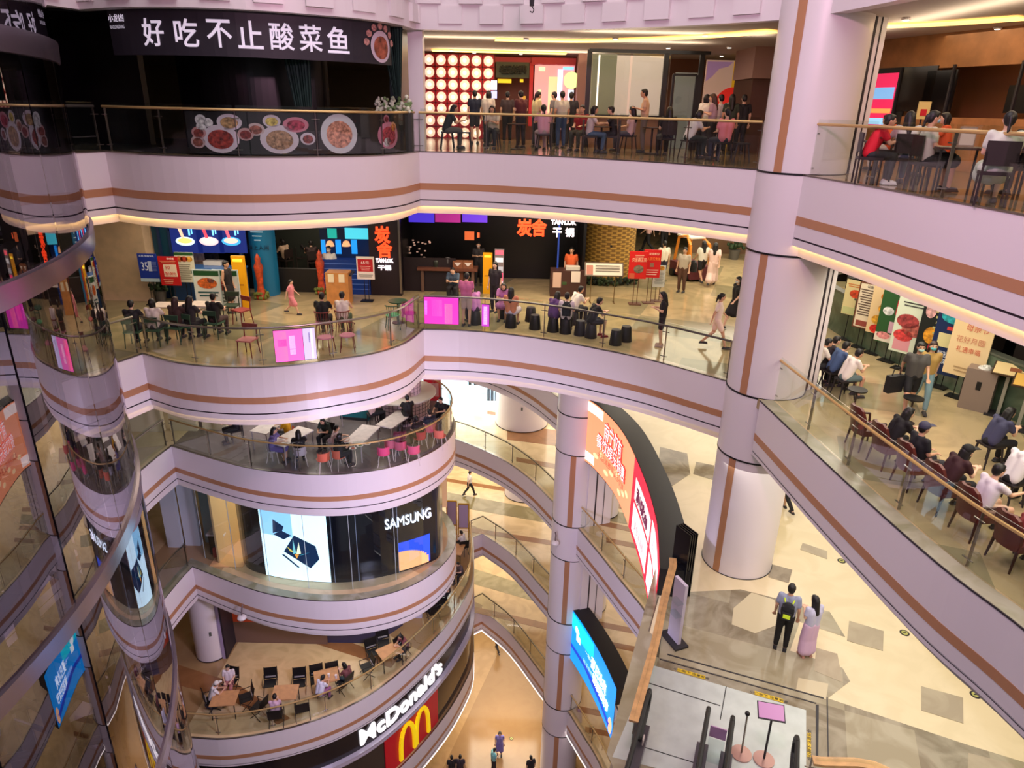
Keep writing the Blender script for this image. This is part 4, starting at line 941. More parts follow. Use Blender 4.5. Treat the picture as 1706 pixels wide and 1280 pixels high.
poster_stand(612, 502, 1, 'white framed red price poster reading 65 on a black stand', .60, .78, .78, (226, 216, 206), [('r', 0, .62, .86, .55, (180, 24, 34)), ('t', 0, .74, '65元', .45, .14, (250, 236, 230)), ('l', 0, .58, .6, .08, 3, (240, 190, 180)), ('l', 0, .2, .8, .08, 2, (150, 150, 140))])
# black corner with orange neon characters
def neon_corner():
    Y = 24.55; x0, x1 = Q(616, 440, Y).x, Q(668, 440, Y).x; wd = x1 - x0; root = thing('neon_sign_wall', 'dark wall panel with a vertical orange neon restaurant name', 'sign wall', (x0, Y, z1))
    m = MB(); m.box((wd / 2, .15, 1.7), (wd, .3, 3.4)); m.build('panel', mat((34, 24, 32), .4), root)
    N = glow((255, 72, 34), 1.6); c = .42 * wd
    for ch, px, py, hgt in (('炭', 637, 391, .60), ('舍', 641, 416, .56)):
        p = Q(px, py, Y); text('neon_character', ch, .5, (p.x - x0, -.03, p.z - z1), (0, 0, 0), N, root, .016, .02, fit=(.56, hgt))
    p = Q(641, 434, Y); text('white_lettering', 'TAN·LOK', .2, (p.x - x0, -.03, p.z - z1), (0, 0, 0), glow((255, 236, 240), 1.8), root, .008, .02, fit=(.62, .15))
    p = Q(641, 446, Y); text('white_lettering', '干锅', .2, (p.x - x0, -.03, p.z - z1), (0, 0, 0), glow((255, 236, 240), 1.8), root, .006, .02, fit=(.46, .18))
    m = MB(); m.box((wd - .02, -.03, 1.7), (.07, .08, 3.2)); m.build('steel_post', STEEL, root)
neon_corner()
def dark_grill():
    Y = 25.2; x0, x1 = Q(669, 440, Y).x, Q(972, 440, Y).x; wd = x1 - x0
    root = thing('grill_restaurant', 'dark open grill restaurant front with orange characters above', 'shop front', (x0, Y, z1))
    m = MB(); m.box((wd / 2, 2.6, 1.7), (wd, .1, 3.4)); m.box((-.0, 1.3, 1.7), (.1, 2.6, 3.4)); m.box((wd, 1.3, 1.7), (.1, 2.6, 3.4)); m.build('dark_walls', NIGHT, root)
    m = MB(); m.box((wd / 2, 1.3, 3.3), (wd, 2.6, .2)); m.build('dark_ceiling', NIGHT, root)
    def qb(px0, py0, px1, py1, t=.1, dy=0.0): m = MB(); qbox(m, px0, py0, px1, py1, Y + dy, t, 0, (x0, Y, z1)); return m
    for a, b, c in ((681, 723, (70, 50, 200)), (725, 767, (150, 40, 120)), (770, 812, (90, 50, 190))): qb(a, 350, b, 370, .06, .3).build('violet_screen', glow(c, .9), root)
    N = glow((255, 72, 34), 1.6)
    for ch, px in (('炭', 874), ('舍', 898)): p = Q(px, 379, Y); text('neon_character', ch, .5, (p.x - x0, -.06, p.z - z1), (0, 0, 0), N, root, .016, .03, fit=(.56, .62))
    p = Q(939, 370, Y); text('white_lettering', 'TAN·LOK', .2, (p.x - x0, -.06, p.z - z1), (0, 0, 0), glow((255, 236, 240), 1.8), root, .008, .02, fit=(.9, .18))
    for ch, px in (('干', 928), ('锅', 949)): p = Q(px, 387, Y); text('white_lettering', ch, .3, (p.x - x0, -.06, p.z - z1), (0, 0, 0), glow((255, 236, 240), 1.8), root, .008, .02, fit=(.32, .32))
    qb(774, 386, 790, 400, .05, .6).build('small_lit_sign', glow((190, 90, 50), .8), root); qb(795, 388, 799, 396, .05, .6).build('small_lit_sign', glow((230, 90, 50), 1.2), root)
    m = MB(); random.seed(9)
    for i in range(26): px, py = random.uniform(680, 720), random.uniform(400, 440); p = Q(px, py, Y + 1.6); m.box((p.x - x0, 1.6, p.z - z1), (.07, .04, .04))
    m.build('painted_pan_glints', glow((190, 150, 130), .7), root)  # glints put into the colour: small boxes that glow by themselves
    m = MB(); m.box((wd * .86, .2, 1.7), (.06, .06, 3.4)); m.build('blue_post', mat((30, 60, 150), .4, 0, .2), root)
    m = MB(); m.box((1.0, .15, .62), (1.9, .06, 1.24)); m.build('low_panel', mat((34, 24, 26), .5), root)
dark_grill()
def long_table():
    a, b = P(702, 484, 1), P(792, 484, 1); root = thing('serving_table', 'long brown serving table with pans in the dark grill front', 'table', ((a.x + b.x) / 2, a.y, z1)); wd = b.x - a.x + .2
    MB().box((0, 0, .86), (wd, .6, .1)).build('table_top', mat((110, 66, 48), .4), root)
    for s in (-.42, .42): MB().box((s * wd, 0, .4), (.1, .4, .8)).build('leg', mat((110, 84, 66), .5), root)
    MB().box((.16 * wd, .1, .4), (.42, .3, .8)).build('cupboard', mat((120, 76, 52), .5), root)
    for i, (u, r, h, c) in enumerate(((-.2, .12, .24, (60, 66, 56)), (0.0, .09, .34, (120, 120, 116)), (-.3, .08, .16, (90, 90, 90)))):
        t2 = thing('cooking_pot', ['squat dark pot on the long serving table', 'tall steel pot on the long serving table', 'small steel pot at the left of the serving table'][i], 'pot', (root.location.x + u * wd, root.location.y, z1 + .91)); m = MB(); m.lathe([(r, 0), (r * 1.1, h * .8), (r * .9, h)], n=14); m.build('pot_body', mat(c, .3, .6), t2, True)
    for i, u in enumerate((.17, .34)):
        t2 = thing('wooden_crate', ['left wooden box of white cloths on the serving table', 'right wooden box of white cloths on the serving table'][i], 'box', (root.location.x + u * wd, root.location.y - .05, z1 + .91)); MB().box((0, 0, .12), (.36, .3, .24)).build('crate', mat((140, 88, 56), .6), t2); m = MB(); m.panel([(-.13, .2), (.13, .2), (0, .06)], -.17, -.152); m.build('white_cloth', mat((226, 216, 206), .7), t2)
long_table()
yellow_totem(P(812, 489, 1), 1, 1.5, .34, 'yellow totem sign in front of the dark grill restaurant')
def kiosk():
    p = P(831, 490, 1); root = thing('charging_kiosk', 'slim white and pink lit kiosk beside the grill table', 'kiosk', (p.x, p.y, z1)); MB().box((0, 0, .82), (.34, .25, 1.64)).build('body', mat((130, 120, 124), .4), root)
    for z_, h_, c in ((1.55, .16, (240, 90, 110)), (1.28, .16, (190, 190, 196)), (.95, .18, (150, 150, 156)), (.66, .3, (226, 60, 110)), (.3, .4, (240, 190, 210))): MB().box((0, -.13, z_), (.28, .012, h_)).build('lit_panel', glow(c, .9), root)
kiosk()
def front_desk():
    a = P(918, 492, 1); root = thing('reception_desk', 'dark wooden reception desk with notices and a box on top', 'desk', (a.x + .6, a.y + .1, z1)); MB().box((0, 0, .48), (1.3, .6, .96)).build('body', mat((66, 40, 34), .4), root)
    MB().box((-.42, -.31, .62), (.3, .012, .55)).build('notice', mat((200, 170, 150), .6), root); MB().box((.25, -.31, .75), (.32, .012, .4)).build('notice', mat((226, 216, 200), .6), root); MB().box((.15, 0, 1.02), (.5, .3, .12)).build('tray', mat((206, 200, 186), .6), root)
    m = MB(); m.ball((-.15, -.2, .5), (.22, .12, .14), 10); m.build('ivy', mat((50, 76, 36), .8), root)
front_desk()
def brick_drum():
    p = P(1015, 474, 1); m_ = bpy.data.materials.new('yellow_brick'); m_.use_nodes = True; nt = m_.node_tree; b = nt.nodes['Principled BSDF']; br = nt.nodes.new('ShaderNodeTexBrick'); tc = nt.nodes.new('ShaderNodeTexCoord')
    br.inputs['Color1'].default_value = lin((206, 164, 78)); br.inputs['Color2'].default_value = lin((190, 148, 66)); br.inputs['Mortar'].default_value = lin((130, 96, 44)); br.inputs['Scale'].default_value = 1.0; br.inputs['Brick Width'].default_value = .06; br.inputs['Row Height'].default_value = .085; br.inputs['Mortar Size'].default_value = .012
    nt.links.new(tc.outputs['UV'], br.inputs['Vector']); nt.links.new(br.outputs['Color'], b.inputs['Base Color']); b.inputs['Roughness'].default_value = .7
    r = 1.05; root = thing('wall_drum', None, None, (p.x, p.y + r, z1)); root['kind'] = 'structure'; root.name = 'wall_brick_drum'
    m = MB(); m.lathe([(r, 0), (r, 3.4)], n=40); o = m.build('brick_shell', m_, root, True); uv = o.data.uv_layers.new(name='UVMap')
    for pl in o.data.polygons:
        for li in pl.loop_indices:
            v = o.data.vertices[o.data.loops[li].vertex_index].co; uv.data[li].uv = (math.atan2(v.y, v.x) / 6.2832, v.z)
    m = MB(); [m.cyl((r * math.cos(t), r * math.sin(t), z_), (r * 1.03 * math.cos(t), r * 1.03 * math.sin(t), z_), .05, .05, 10) for t, z_ in ((rad(232), 2.5), (rad(268), 1.5))]; m.build('dark_vent', BLACK, root)
    t2 = thing('plant_bed', 'low dark green plants around the foot of the yellow brick drum', 'plants', (p.x, p.y + r, z1)); m = MB(); random.seed(11)
    for i in range(140):
        t = rad(random.uniform(195, 325)); rr = r + random.uniform(.08, .4); m.ball((rr * math.cos(t), rr * math.sin(t), random.uniform(.05, .3)), random.uniform(.05, .09), 5, random.choice((0, 1)))
    tag(m.build('leaves', [mat((44, 62, 34), .8), mat((26, 34, 26), .8)], t2), kind='stuff')
brick_drum()
def wide_menu():
    a, b = P(983, 503, 1), P(1022, 505, 1); p = (a + b) / 2; root = thing('menu_stand', 'wide tilted menu board on two thin legs in front of the brick drum', 'menu board', (p.x, p.y, z1)); 
    m = MB(); m.box((0, 0, 1.18), (1.28, .04, .42), 0, 0, rad(-28)); m.build('board', mat((208, 200, 182), .5), root); m = MB(); m.box((0, .02, 1.18), (1.36, .04, .50), 0, 0, rad(-28)); m.build('frame', mat((80, 60, 44), .5), root)
    m = MB()
    for j in range(4): m.box((.12, -.04 + .055 * (j - 1.5) * -0.5 * -1 * .9 - .0, 1.18 + (j - 1.5) * .09), (.85, .012, .03), 0, 0, rad(-28))
    m.build('printed_lines', mat((110, 100, 90), .6), root)
    MB().box((-.5, -.02, 1.16), (.22, .05, .34), 0, 0, rad(-28)).build('printed_picture', mat((170, 110, 90), .6), root)
    for s in (-.42, .42): m = MB(); m.cyl((s, .03, 0), (s, .03, 1.1), .014); m.box((s, 0, .01), (.05, .34, .02)); m.build('leg', mat((120, 96, 60), .4, .6), root)
wide_menu()
poster_stand(1057, 507, 1, 'red poster with a dish picture, left of a red pair', .62, .95, .92, (206, 30, 28), [('l', .1, .86, .5, .06, 2, (250, 200, 170)), ('t', .1, .7, '只送霸王菜', .8, .14, (250, 206, 170)), ('c', .1, .36, .28, .15, (110, 100, 84)), ('r', -.6, .1, .3, .2, (200, 90, 60))], legcol=mat((90, 50, 30), .5))
poster_stand(1080, 505, 1, 'red poster with white lines, right of a red pair', .60, .98, .92, (208, 24, 28), [('t', .15, .86, '双倍积分', .6, .08, (250, 220, 190)), ('t', .0, .68, '七人同行免单', .9, .12, (250, 140, 60)), ('r', 0, .46, .22, .14, (150, 110, 90)), ('l', 0, .28, .8, .08, 3, (250, 200, 190))], legcol=mat((90, 50, 30), .5))
poster_stand(1094, 502, 1, 'small white poster with orange picture on a stand by the red posters', .42, .78, .52, (214, 218, 210), [('c', .3, .88, .25, .1, (220, 150, 60)), ('c', -.3, .86, .2, .1, (220, 120, 120)), ('l', 0, .66, .8, .07, 8, (170, 176, 170))], legcol=mat((90, 50, 30), .5))
def scooter_cart():
    p = P(1140, 474, 1) + Vector((.5, 1.3, 0)); root = thing('child_ride', 'orange and white coin operated child ride at the back of the hall', 'ride', (p.x, p.y, z1), rad(20)); m = MB(); m.box((0, 0, .35), (1.0, 1.6, .5)); m.build('body', mat((96, 40, 48), .5), root)
    m = MB(); m.tube([(-.45, -.6, .6), (-.45, -.5, 1.4), (-.3, 0, 1.7), (-.3, .6, 1.6), (-.3, .8, .6)], .06, 8); m.tube([(.45, -.6, .6), (.45, -.5, 1.4), (.3, 0, 1.7), (.3, .6, 1.6), (.3, .8, .6)], .06, 8); m.build('hoop', mat((226, 140, 40), .5), root)
    m = MB(); m.box((0, .2, 1.66), (.7, 1.0, .06)); m.build('roof', mat((226, 216, 196), .5), root); [MB().cyl((s, y, .15), (s * 1.2, y, .15), .15, .15, 12).build('wheel', BLACK, root) for s in (-.5, .5) for y in (-.5, .5)]
scooter_cart()
wallbox('wall_far_shop', 8.5, 12.5, 34, 34.3, z1, z1 + 3.4, mat((120, 90, 66), .6)); wallbox('wall_far_dark', 3.5, 8.4, 40, 40.3, z1, z1 + 3.4, mat((60, 46, 38), .6))
def plant_pot(p, k, label, s=1.0):
    root = thing('potted_plant', label, 'plant', (p.x, p.y, Z(k)), scale=s); m = MB(); m.lathe([(.2, 0), (.26, .45)], n=14); m.build('pot', mat((90, 86, 80), .6), root, True); m = MB(); random.seed(2)
    for i in range(60): t = random.uniform(0, 6.28); r = random.uniform(0, .4); m.ball((r * math.cos(t), r * math.sin(t), random.uniform(.5, 1.3)), .09, 5)
    tag(m.build('leaves', mat((44, 66, 40), .8), root), kind='stuff')
plant_pot(P(1222, 432, 1), 1, 'dark green potted plant in the far hall'); plant_pot(Vector((-12.0, 23.1, 0)), 1, 'bright green plant at the left edge of the food stall', .8)
def lcd(p0, p1, k, zb, h_, label, fields, t=.06):
    """advertising display hung on the railing between two points"""
    d = Vector((p1[0] - p0[0], p1[1] - p0[1])); a = math.atan2(d.y, d.x); root = thing('advert_display', label, 'screen', (p0[0], p0[1], Z(k) + zb), a); L = d.length
    MB().box((L / 2, t / 2 + .01, h_ / 2), (L, t, h_)).build('casing', DARK, root)
    for u, v, w_, hh, c in fields: MB().box((u * L, 0, v * h_), (w_ * L, .02, hh * h_)).build('lit_field', glow(c, .72), root)
rp = offset(A1, .04)
def on_rail(px, py=520):
    best = (1e9, None)
    for i in range(1500):
        s = length(rp) * i / 1499; c, t = at(rp, s); d = ray(px, py); e = abs(c.x * d.y - c.y * d.x) / math.hypot(d.x, d.y)
        if 14 < c.y and e < best[0]: best = (e, c)
    return best[1]
lcd(on_rail(451), on_rail(500), 1, .10, .88, 'pink lit advert display hung on the railing behind the cafe chairs', [(.5, .5, .98, .96, (250, 110, 196)), (.24, .5, .40, .9, (252, 130, 180)), (.28, .6, .3, .22, (236, 70, 170)), (.62, .6, .2, .4, (250, 190, 226)), (.62, .3, .2, .16, (250, 190, 226))])
lcd(on_rail(501), on_rail(521), 1, .10, .88, 'pale lilac advert display beside the pink one on the railing', [(.5, .5, .98, .96, (206, 196, 236)), (.7, .5, .16, .9, (236, 230, 246)), (.5, .7, .1, .3, (120, 100, 140))])
lcd(on_rail(707), on_rail(765), 1, .18, .86, 'magenta lit advert display at the crease of the railing', [(.5, .5, .98, .96, (228, 60, 182)), (.37, .6, .3, .6, (240, 96, 190)), (.7, .4, .22, .72, (246, 130, 180)), (.06, .6, .07, .5, (240, 170, 240))])
lcd(on_rail(803), on_rail(815), 1, .18, .7, 'narrow violet advert display right of the magenta one', [(.5, .5, .98, .96, (190, 70, 190)), (.5, .5, .5, .8, (226, 190, 250))])
# ---- right arm of this storey: green stone wall, posters
GREENST = marble('green_stone', (66, 82, 66), (120, 140, 116), None, 1.0, .25, 0.0)
def right_front():
    pts = [(10.15, 24.5), (10.2, 20.6), (10.75, 18.0), (11.25, 15.6), (11.75, 13.0), (12.2, 9.0), (12.4, 4.0)]
    path = smooth_path([pts]); p0 = path[0]; root = thing('wall_green', None, None, (p0.x, p0.y, z1)); root['kind'] = 'structure'; root.name = 'wall_green_stone'
    q = [v - p0 for v in path]; m = MB(); strip(m, q, -.2, 0, 0, 1.25); m.build('stone_wall', GREENST, root)
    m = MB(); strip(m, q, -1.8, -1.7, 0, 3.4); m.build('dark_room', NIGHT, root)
    m = MB(); strip(m, q, -.22, .03, 1.25, 1.3); m.build('wall_cap', mat((90, 96, 84), .3), root)
    random.seed(21); L = length(q); m = MB(); m2 = MB()
    for i in range(16):
        c, t = at(q, .8 + i * (L - 2) / 16); m.ball((c.x + .9, c.y, 1.4 + random.uniform(0, .5)), (.22, .22, .16), 8); m2.box((c.x + 1.2, c.y + .4, 1.1 + random.uniform(0, .2)), (.5, .4, .4))
    m.build('dishes', mat((220, 210, 200), .5), root); m2.build('dark_seats', mat((40, 30, 28), .6), root)
right_front()
YEL = (226, 206, 150)
def right_poster(px, py, label, w_, h_, zb, bg, parts, **kw):
    p = P(px, py, 1); n = Vector((p.x - 7.2, p.y - 8)); return poster_stand(0, 0, 1, label, w_, h_, zb, bg, parts, rz=rad(-52), loc=p, **kw)
right_poster(1409, 566, 'cream poster with red fruit picture, first of the poster row', .62, 1.05, .78, (232, 216, 160), [('c', .1, .62, .3, .12, (200, 70, 40)), ('l', 0, .88, .8, .06, 2, (220, 130, 70)), ('r', 0, .12, .9, .2, (206, 210, 150))])
right_poster(1430, 579, 'white notice board of dense dark text in the poster row', .60, 1.32, .60, (232, 216, 190), [('t', 0, .93, '公告', .3, .06, (60, 40, 30)), ('l', 0, .85, .85, .055, 11, (90, 70, 60)), ('r', .05, .10, .8, .12, (150, 70, 60))], frame=(110, 60, 40))
right_poster(1452, 589, 'orange poster of fruit drinks with a red strawberry', .62, 1.35, .60, (226, 196, 150), [('c', .3, .8, .26, .09, (226, 120, 40)), ('c', .3, .55, .28, .1, (232, 140, 40)), ('c', -.1, .3, .28, .1, (230, 150, 50)), ('c', 0, .1, .34, .1, (206, 40, 34)), ('c', .5, .3, .2, .08, (210, 70, 40))])
right_poster(1477, 602, 'green poster with a red drink and a pink cup', .95, 1.45, .50, (40, 84, 44), [('r', .1, .72, .2, .28, (190, 30, 56)), ('c', -.5, .62, .16, .08, (226, 226, 220)), ('c', .6, .62, .22, .1, (226, 140, 110)), ('r', -.05, .32, .26, .22, (206, 160, 180)), ('r', 0, .1, 1, .16, (226, 216, 200)), ('c', -.5, .14, .2, .07, (226, 130, 130))])
right_poster(1500, 615, 'white and pink poster of red grapes beside the green one', .85, 1.6, .45, (216, 226, 204), [('l', 0, .86, .7, .05, 2, (60, 60, 60)), ('c', -.2, .55, .34, .12, (150, 60, 60)), ('c', .2, .42, .34, .12, (170, 90, 80)), ('c', -.3, .3, .3, .1, (190, 60, 60)), ('r', -.3, .14, .5, .2, (220, 150, 160))])
right_poster(1538, 633, 'black menu board with coloured drink pictures behind the masked couple', .80, 1.55, .50, (24, 30, 28), [('c', -.5, .85, .16, .12, (200, 150, 150)), ('l', .3, .86, .5, .09, 6, (206, 196, 130)), ('c', -.2, .45, .22, .14, (226, 140, 40)), ('c', .3, .26, .26, .12, (190, 40, 60))])
right_poster(1562, 645, 'dark blue poster with cream blocks and white lettering', .78, 1.75, .35, (18, 40, 84), [('c', 0, .85, .4, .1, (40, 150, 160)), ('r', .2, .68, .5, .05, (206, 60, 60)), ('r', -.2, .5, .5, .2, (216, 206, 150)), ('r', .5, .48, .3, .22, (150, 140, 50)), ('t', -.1, .3, '满就送好礼', .7, .09, (226, 230, 240)), ('t', -.1, .2, '领取券', .5, .08, (226, 230, 240))])
right_poster(1592, 662, 'tall cream poster with rounded corners and pale red lettering', .88, 1.75, .55, (236, 208, 160), [('t', .2, .70, '母亲节', .55, .1, (206, 110, 90)), ('t', 0, .52, '花好月圆', .7, .09, (206, 140, 110)), ('t', 0, .38, '礼遇幸福', .6, .08, (206, 110, 80)), ('l', 0, .12, .5, .05, 2, (190, 160, 120)), ('l', .1, .9, .3, .04, 3, (190, 160, 120))])
def bin_(p, label):
    root = thing('litter_bin', label, 'bin', (p.x, p.y, z1), rad(-42)); MB().box((0, 0, .5), (.62, .42, 1.0)).build('body', mat((150, 132, 122), .4, .2), root); MB().box((0, -.215, .62), (.1, .01, .2)).build('printed_symbol', BLACK, root)
    m = MB(); m.lathe([(.14, 0), (.12, .04)], (0, 0, 1.0), 14); m.build('ashtray', mat((220, 220, 214), .4), root); m = MB(); [m.ball((random.uniform(-.07, .07), random.uniform(-.07, .07), 1.05), .035, 5) for _ in range(8)]; m.build('white_pebbles', mat((236, 236, 230), .6), root)
bin_(P(1622, 680, 1), 'steel litter bin with ashtray top beside the cream poster')
def slant_stand(px, py, label, c1, c2):
    p = P(px, py, 1); root = thing('menu_lectern', label, 'menu stand', (p.x, p.y, z1), rad(-40)); MB().box((0, 0, .02), (.5, .4, .04)).build('foot', DARK, root); MB().box((0, .02, .55), (.07, .05, 1.05)).build('post', mat((176, 176, 166), .3, .4), root)
    MB().box((0, -.03, 1.12), (.66, .5, .03), 0, 0, rad(20)).build('board_frame', mat((70, 50, 36), .5), root); MB().box((0, -.035, 1.135), (.6, .44, .02), 0, 0, rad(20)).build('printed_menu', mat(c1, .4, 0, .05), root); MB().box((.1, -.04, 1.15), (.22, .14, .01), 0, 0, rad(20)).build('printed_picture', mat(c2, .5), root)
slant_stand(1661, 692, 'slanted menu lectern with a picture of a dish by the bin', (232, 206, 150), (150, 90, 60)); slant_stand(1694, 715, 'slanted yellow menu lectern at the right edge of the picture', (226, 180, 90), (180, 60, 40))
# ================================================================== CAFE LOBE (2)
z2 = Z(2)
CREAM = mat((226, 216, 176), .6)
for i, (x, w_) in enumerate(((-13.6, 1.2), (-12.3, 1.0), (-11.2, .9))): wallbox('wall_cream_left', x - w_ / 2, x + w_ / 2, 23.6 + .15 * i, 23.8 + .15 * i, z2, z2 + 3.4, CREAM)
def curtain_wall():
    root = thing('pleated_curtain', 'white pleated curtain at the back of the white table cafe', 'curtain', (-8.6, 27.2, z2)); m = MB(); n = 90; vs = []
    for i in range(n + 1):
        x = (i / n - .5) * 6.5; y = .06 * math.sin(i * 1.3); vs += [(x, y, 0.02), (x, y, 3.3)]
    m.add(vs, [(2 * i, 2 * i + 2, 2 * i + 3, 2 * i + 1) for i in range(n)]); m.build('cloth', mat((216, 200, 206), .8), root, True); MB().box((0, 0, 3.32), (6.6, .1, .06)).build('rail', DARK, root)
curtain_wall()
tag(MB().prism([(p.x, p.y) for p in offset(cut(EDGE[2]['a'], (-12.2, 22.5), (-4.1, 27.9)), -.05)] + [(-6, 27.2), (-12, 27.2)], z2 - .01, z2 + .006).build('floor_grey_lobe', marble('grey_cafe_floor', (120, 110, 108), (150, 140, 140), None, 1, .22, 0.0)), kind='structure')
def teal_unit():
    a, b = P(573, 700, 2), P(606, 710, 2); root = thing('teal_cabinet', 'teal cabinet standing at the back of the white table cafe', 'cabinet', ((a.x + b.x) / 2, a.y + .3, z2), rad(-8)); MB().box((0, 0, .75), (b.x - a.x + .25, .6, 1.5)).build('body', mat((34, 112, 124), .5), root); MB().box((0, 0, 1.53), (b.x - a.x + .3, .66, .06)).build('top', mat((40, 130, 140), .4), root); MB().box((0, -.31, .06), (b.x - a.x + .2, .02, .12)).build('plinth', DARK, root)
teal_unit()
def round_counter():
    c = Vector((-4.35, 25.6)); root = thing('round_bar', 'round white tiled bar with a pale stone top in the cafe lobe', 'bar', (c.x, c.y, z2)); r = 1.35
    m = MB(); m.lathe([(r - .25, 0), (r - .25, 1.0)], n=40); m.build('tiled_base', mat((222, 196, 200), .4), root, True)
    m = MB(); 
    for i in range(40): t = 2 * PI * i / 40; m.box(((r - .245) * math.cos(t), (r - .245) * math.sin(t), .5), (.01, .018, 1.0), t)
    for j in range(1, 7): m.lathe([(r - .243, j * .15 - .008), (r - .243, j * .15 + .008)], n=40)
    m.build('tile_joints', mat((70, 50, 56), .5), root)
    m = MB(); m.lathe([(r, 1.0), (r, 1.06)], n=40); m.build('bar_top', mat((226, 220, 206), .25), root, True)
    m = MB(); m.lathe([(.75, 1.06), (.75, 3.3)], n=40); m.build('tiled_core', mat((220, 190, 198), .4), root, True)
    m = MB()
    for i in range(26): t = 2 * PI * i / 26; m.box((.752 * math.cos(t), .752 * math.sin(t), 2.2), (.01, .015, 2.2), t)
    for j in range(1, 15): m.lathe([(.756, 1.06 + j * .15 - .006), (.756, 1.06 + j * .15 + .006)], n=30)
    m.build('core_joints', mat((90, 66, 80), .5), root)
    t2 = thing('red_display', 'red lit box standing behind the round tiled bar', 'display', (-3.35, 27.4, z2)); MB().box((0, 0, .85), (.7, .4, 1.7)).build('body', mat((180, 20, 40), .4, 0, .2), t2); MB().box((0, -.21, .5), (.55, .02, .6)).build('printed_panel', mat((240, 180, 190), .5), t2)
round_counter()
# ================================================================== PHONE SHOP LOBE (3)
z3 = Z(3)
def phone_shop():
    pts = [(-10.35, 22.85), (-9.98, 22.43), (-9.3, 22.12), (-8.0, 21.82), (-6.65, 21.72), (-5.6, 21.85), (-4.2, 22.4), (-3.1, 23.1), (-2.75, 23.6), (-2.75, 24.9)]
    path = smooth_path([pts], .15); p0 = path[0]; root = thing('phone_shop_front', 'curved black phone shop front with a bright lit picture and white lettering', 'shop front', (p0.x, p0.y, z3)); q = [v - p0 for v in path]; L = length(q)
    m = MB(); strip(m, q, -.12, 0, 0, 3.4); m.build('black_panels', mat((22, 24, 34), .16, 0, 0, .6), root)
    def u_of(px, py=930):
        best = (1e9, 0)
        for i in range(400):
            s = L * i / 399; c, t = at(q, s); d = ray(px, py); x, y = c.x + p0.x, c.y + p0.y; e = abs(x * d.y - y * d.x)
            if e < best[0]: best = (e, s)
        return best[1]
    ua, ub = u_of(443, 951), u_of(552, 968)
    m = MB(); rect(m, ua, ub, .02, 3.3, .015, 0, .12); wrapmesh(m, q).build('lit_picture', glow((214, 238, 250), 1.3), root)
    w_ = ub - ua
    m = MB(); rect(m, ua + w_ * .02, ua + w_ * .5, 1.9, 3.3, .02, 0, .12); wrapmesh(m, q).build('blue_tint', glow((150, 206, 240), 1.0), root)
    m = MB(); poly(m, [(ua + w_ * .34, 1.25), (ua + w_ * .72, .62), (ua + w_ * .86, 1.05), (ua + w_ * .82, 1.62), (ua + w_ * .52, 2.02)], .03); poly(m, [(ua + w_ * .30, 1.1), (ua + w_ * .34, 1.12), (ua + w_ * .56, .62), (ua + w_ * .53, .6)], .03); poly(m, [(ua + w_ * .2, 1.95), (ua + w_ * .36, 1.78), (ua + w_ * .48, 2.0), (ua + w_ * .34, 2.16)], .03); poly(m, [(ua + w_ * .2, 2.0), (ua + w_ * .22, 2.6), (ua + w_ * .38, 2.35), (ua + w_ * .35, 2.15)], .03); wrapmesh(m, q).build('dark_handset', glow((24, 44, 76), .8), root)
    for pts_, c in (([(.48, 1.2), (.53, 1.25), (.5, 1.85)], (120, 190, 200)), ([(.53, 1.2), (.60, 1.25), (.58, 1.75)], (236, 240, 200)), ([(.56, 1.15), (.62, 1.2), (.74, 1.35)], (70, 170, 190)), ([(.44, 1.3), (.40, 1.5), (.52, 1.25)], (210, 190, 90)), ([(.53, 1.0), (.57, 1.2), (.50, 1.2)], (230, 150, 60))):
        m = MB(); poly(m, [(ua + w_ * a, b) for a, b in pts_], .04); wrapmesh(m, q).build('bright_petal', glow(c, 1.0), root)
    um, un = u_of(647, 900), u_of(714, 885)
    wraptext('white_lettering', 'SAMSUNG', q, (um + un) / 2, 2.30, .42, (un - um) * 1.12, glow((236, 240, 255), 2.4), root, .05, .0, extrude=.02)
    uc, ud = u_of(664, 940), u_of(717, 940)
    m = MB(); rect(m, uc, ud, .1, 1.35, .015, 0, .1); wrapmesh(m, q).build('blue_panel', glow((50, 84, 220), .8), root)
    m = MB(); [rect(m, uc + (ud - uc) * i / 14, uc + (ud - uc) * (i + 1) / 14, .1, .1 + .85 * math.sqrt(max(0, 1 - (i / 13) ** 2)) + .01, .05) for i in range(13)]; wrapmesh(m, q).build('peach_shape', glow((240, 176, 120), .9), root)
    for px in (555, 596, 664): u = u_of(px); m = MB(); rect(m, u - .012, u + .012, 0, 3.4, .02, 0); wrapmesh(m, q).build('panel_joint', mat((150, 160, 180), .3), root)
    m = MB(); c, t = at(q, 0); m.box((-.75, 1.6, 1.7), (.08, 3.4, 3.4), rad(-6)); m.build('orange_side_wall', mat((226, 190, 140), .6), root)
phone_shop()
for i, (x, y) in enumerate(((-13.4, 23.7), (-12.75, 23.85))): wallbox('wall_pale_panel', x - .3, x + .3, y, y + .15, z3, z3 + 3.4, mat((200, 208, 214), .5))
wallbox('wall_blue_glass_panel', -12.35, -11.85, 24.1, 24.2, z3, z3 + 3.4, mat((150, 190, 206), .2)); wallbox('wall_shop_side', -11.8, -11.6, 24.1, 26, z3, z3 + 3.4, mat((216, 226, 216), .5))
wallbox('wall_shop_inside', -11.6, -2.8, 27.2, 27.4, z3, z3 + 3.4, mat((232, 190, 140), .6)); tag(MB().box((-10.9, 24.3, z3 + .012), (1.3, 3.6, .02)).build('floor_shop', mat((226, 178, 126), .4)), kind='structure')
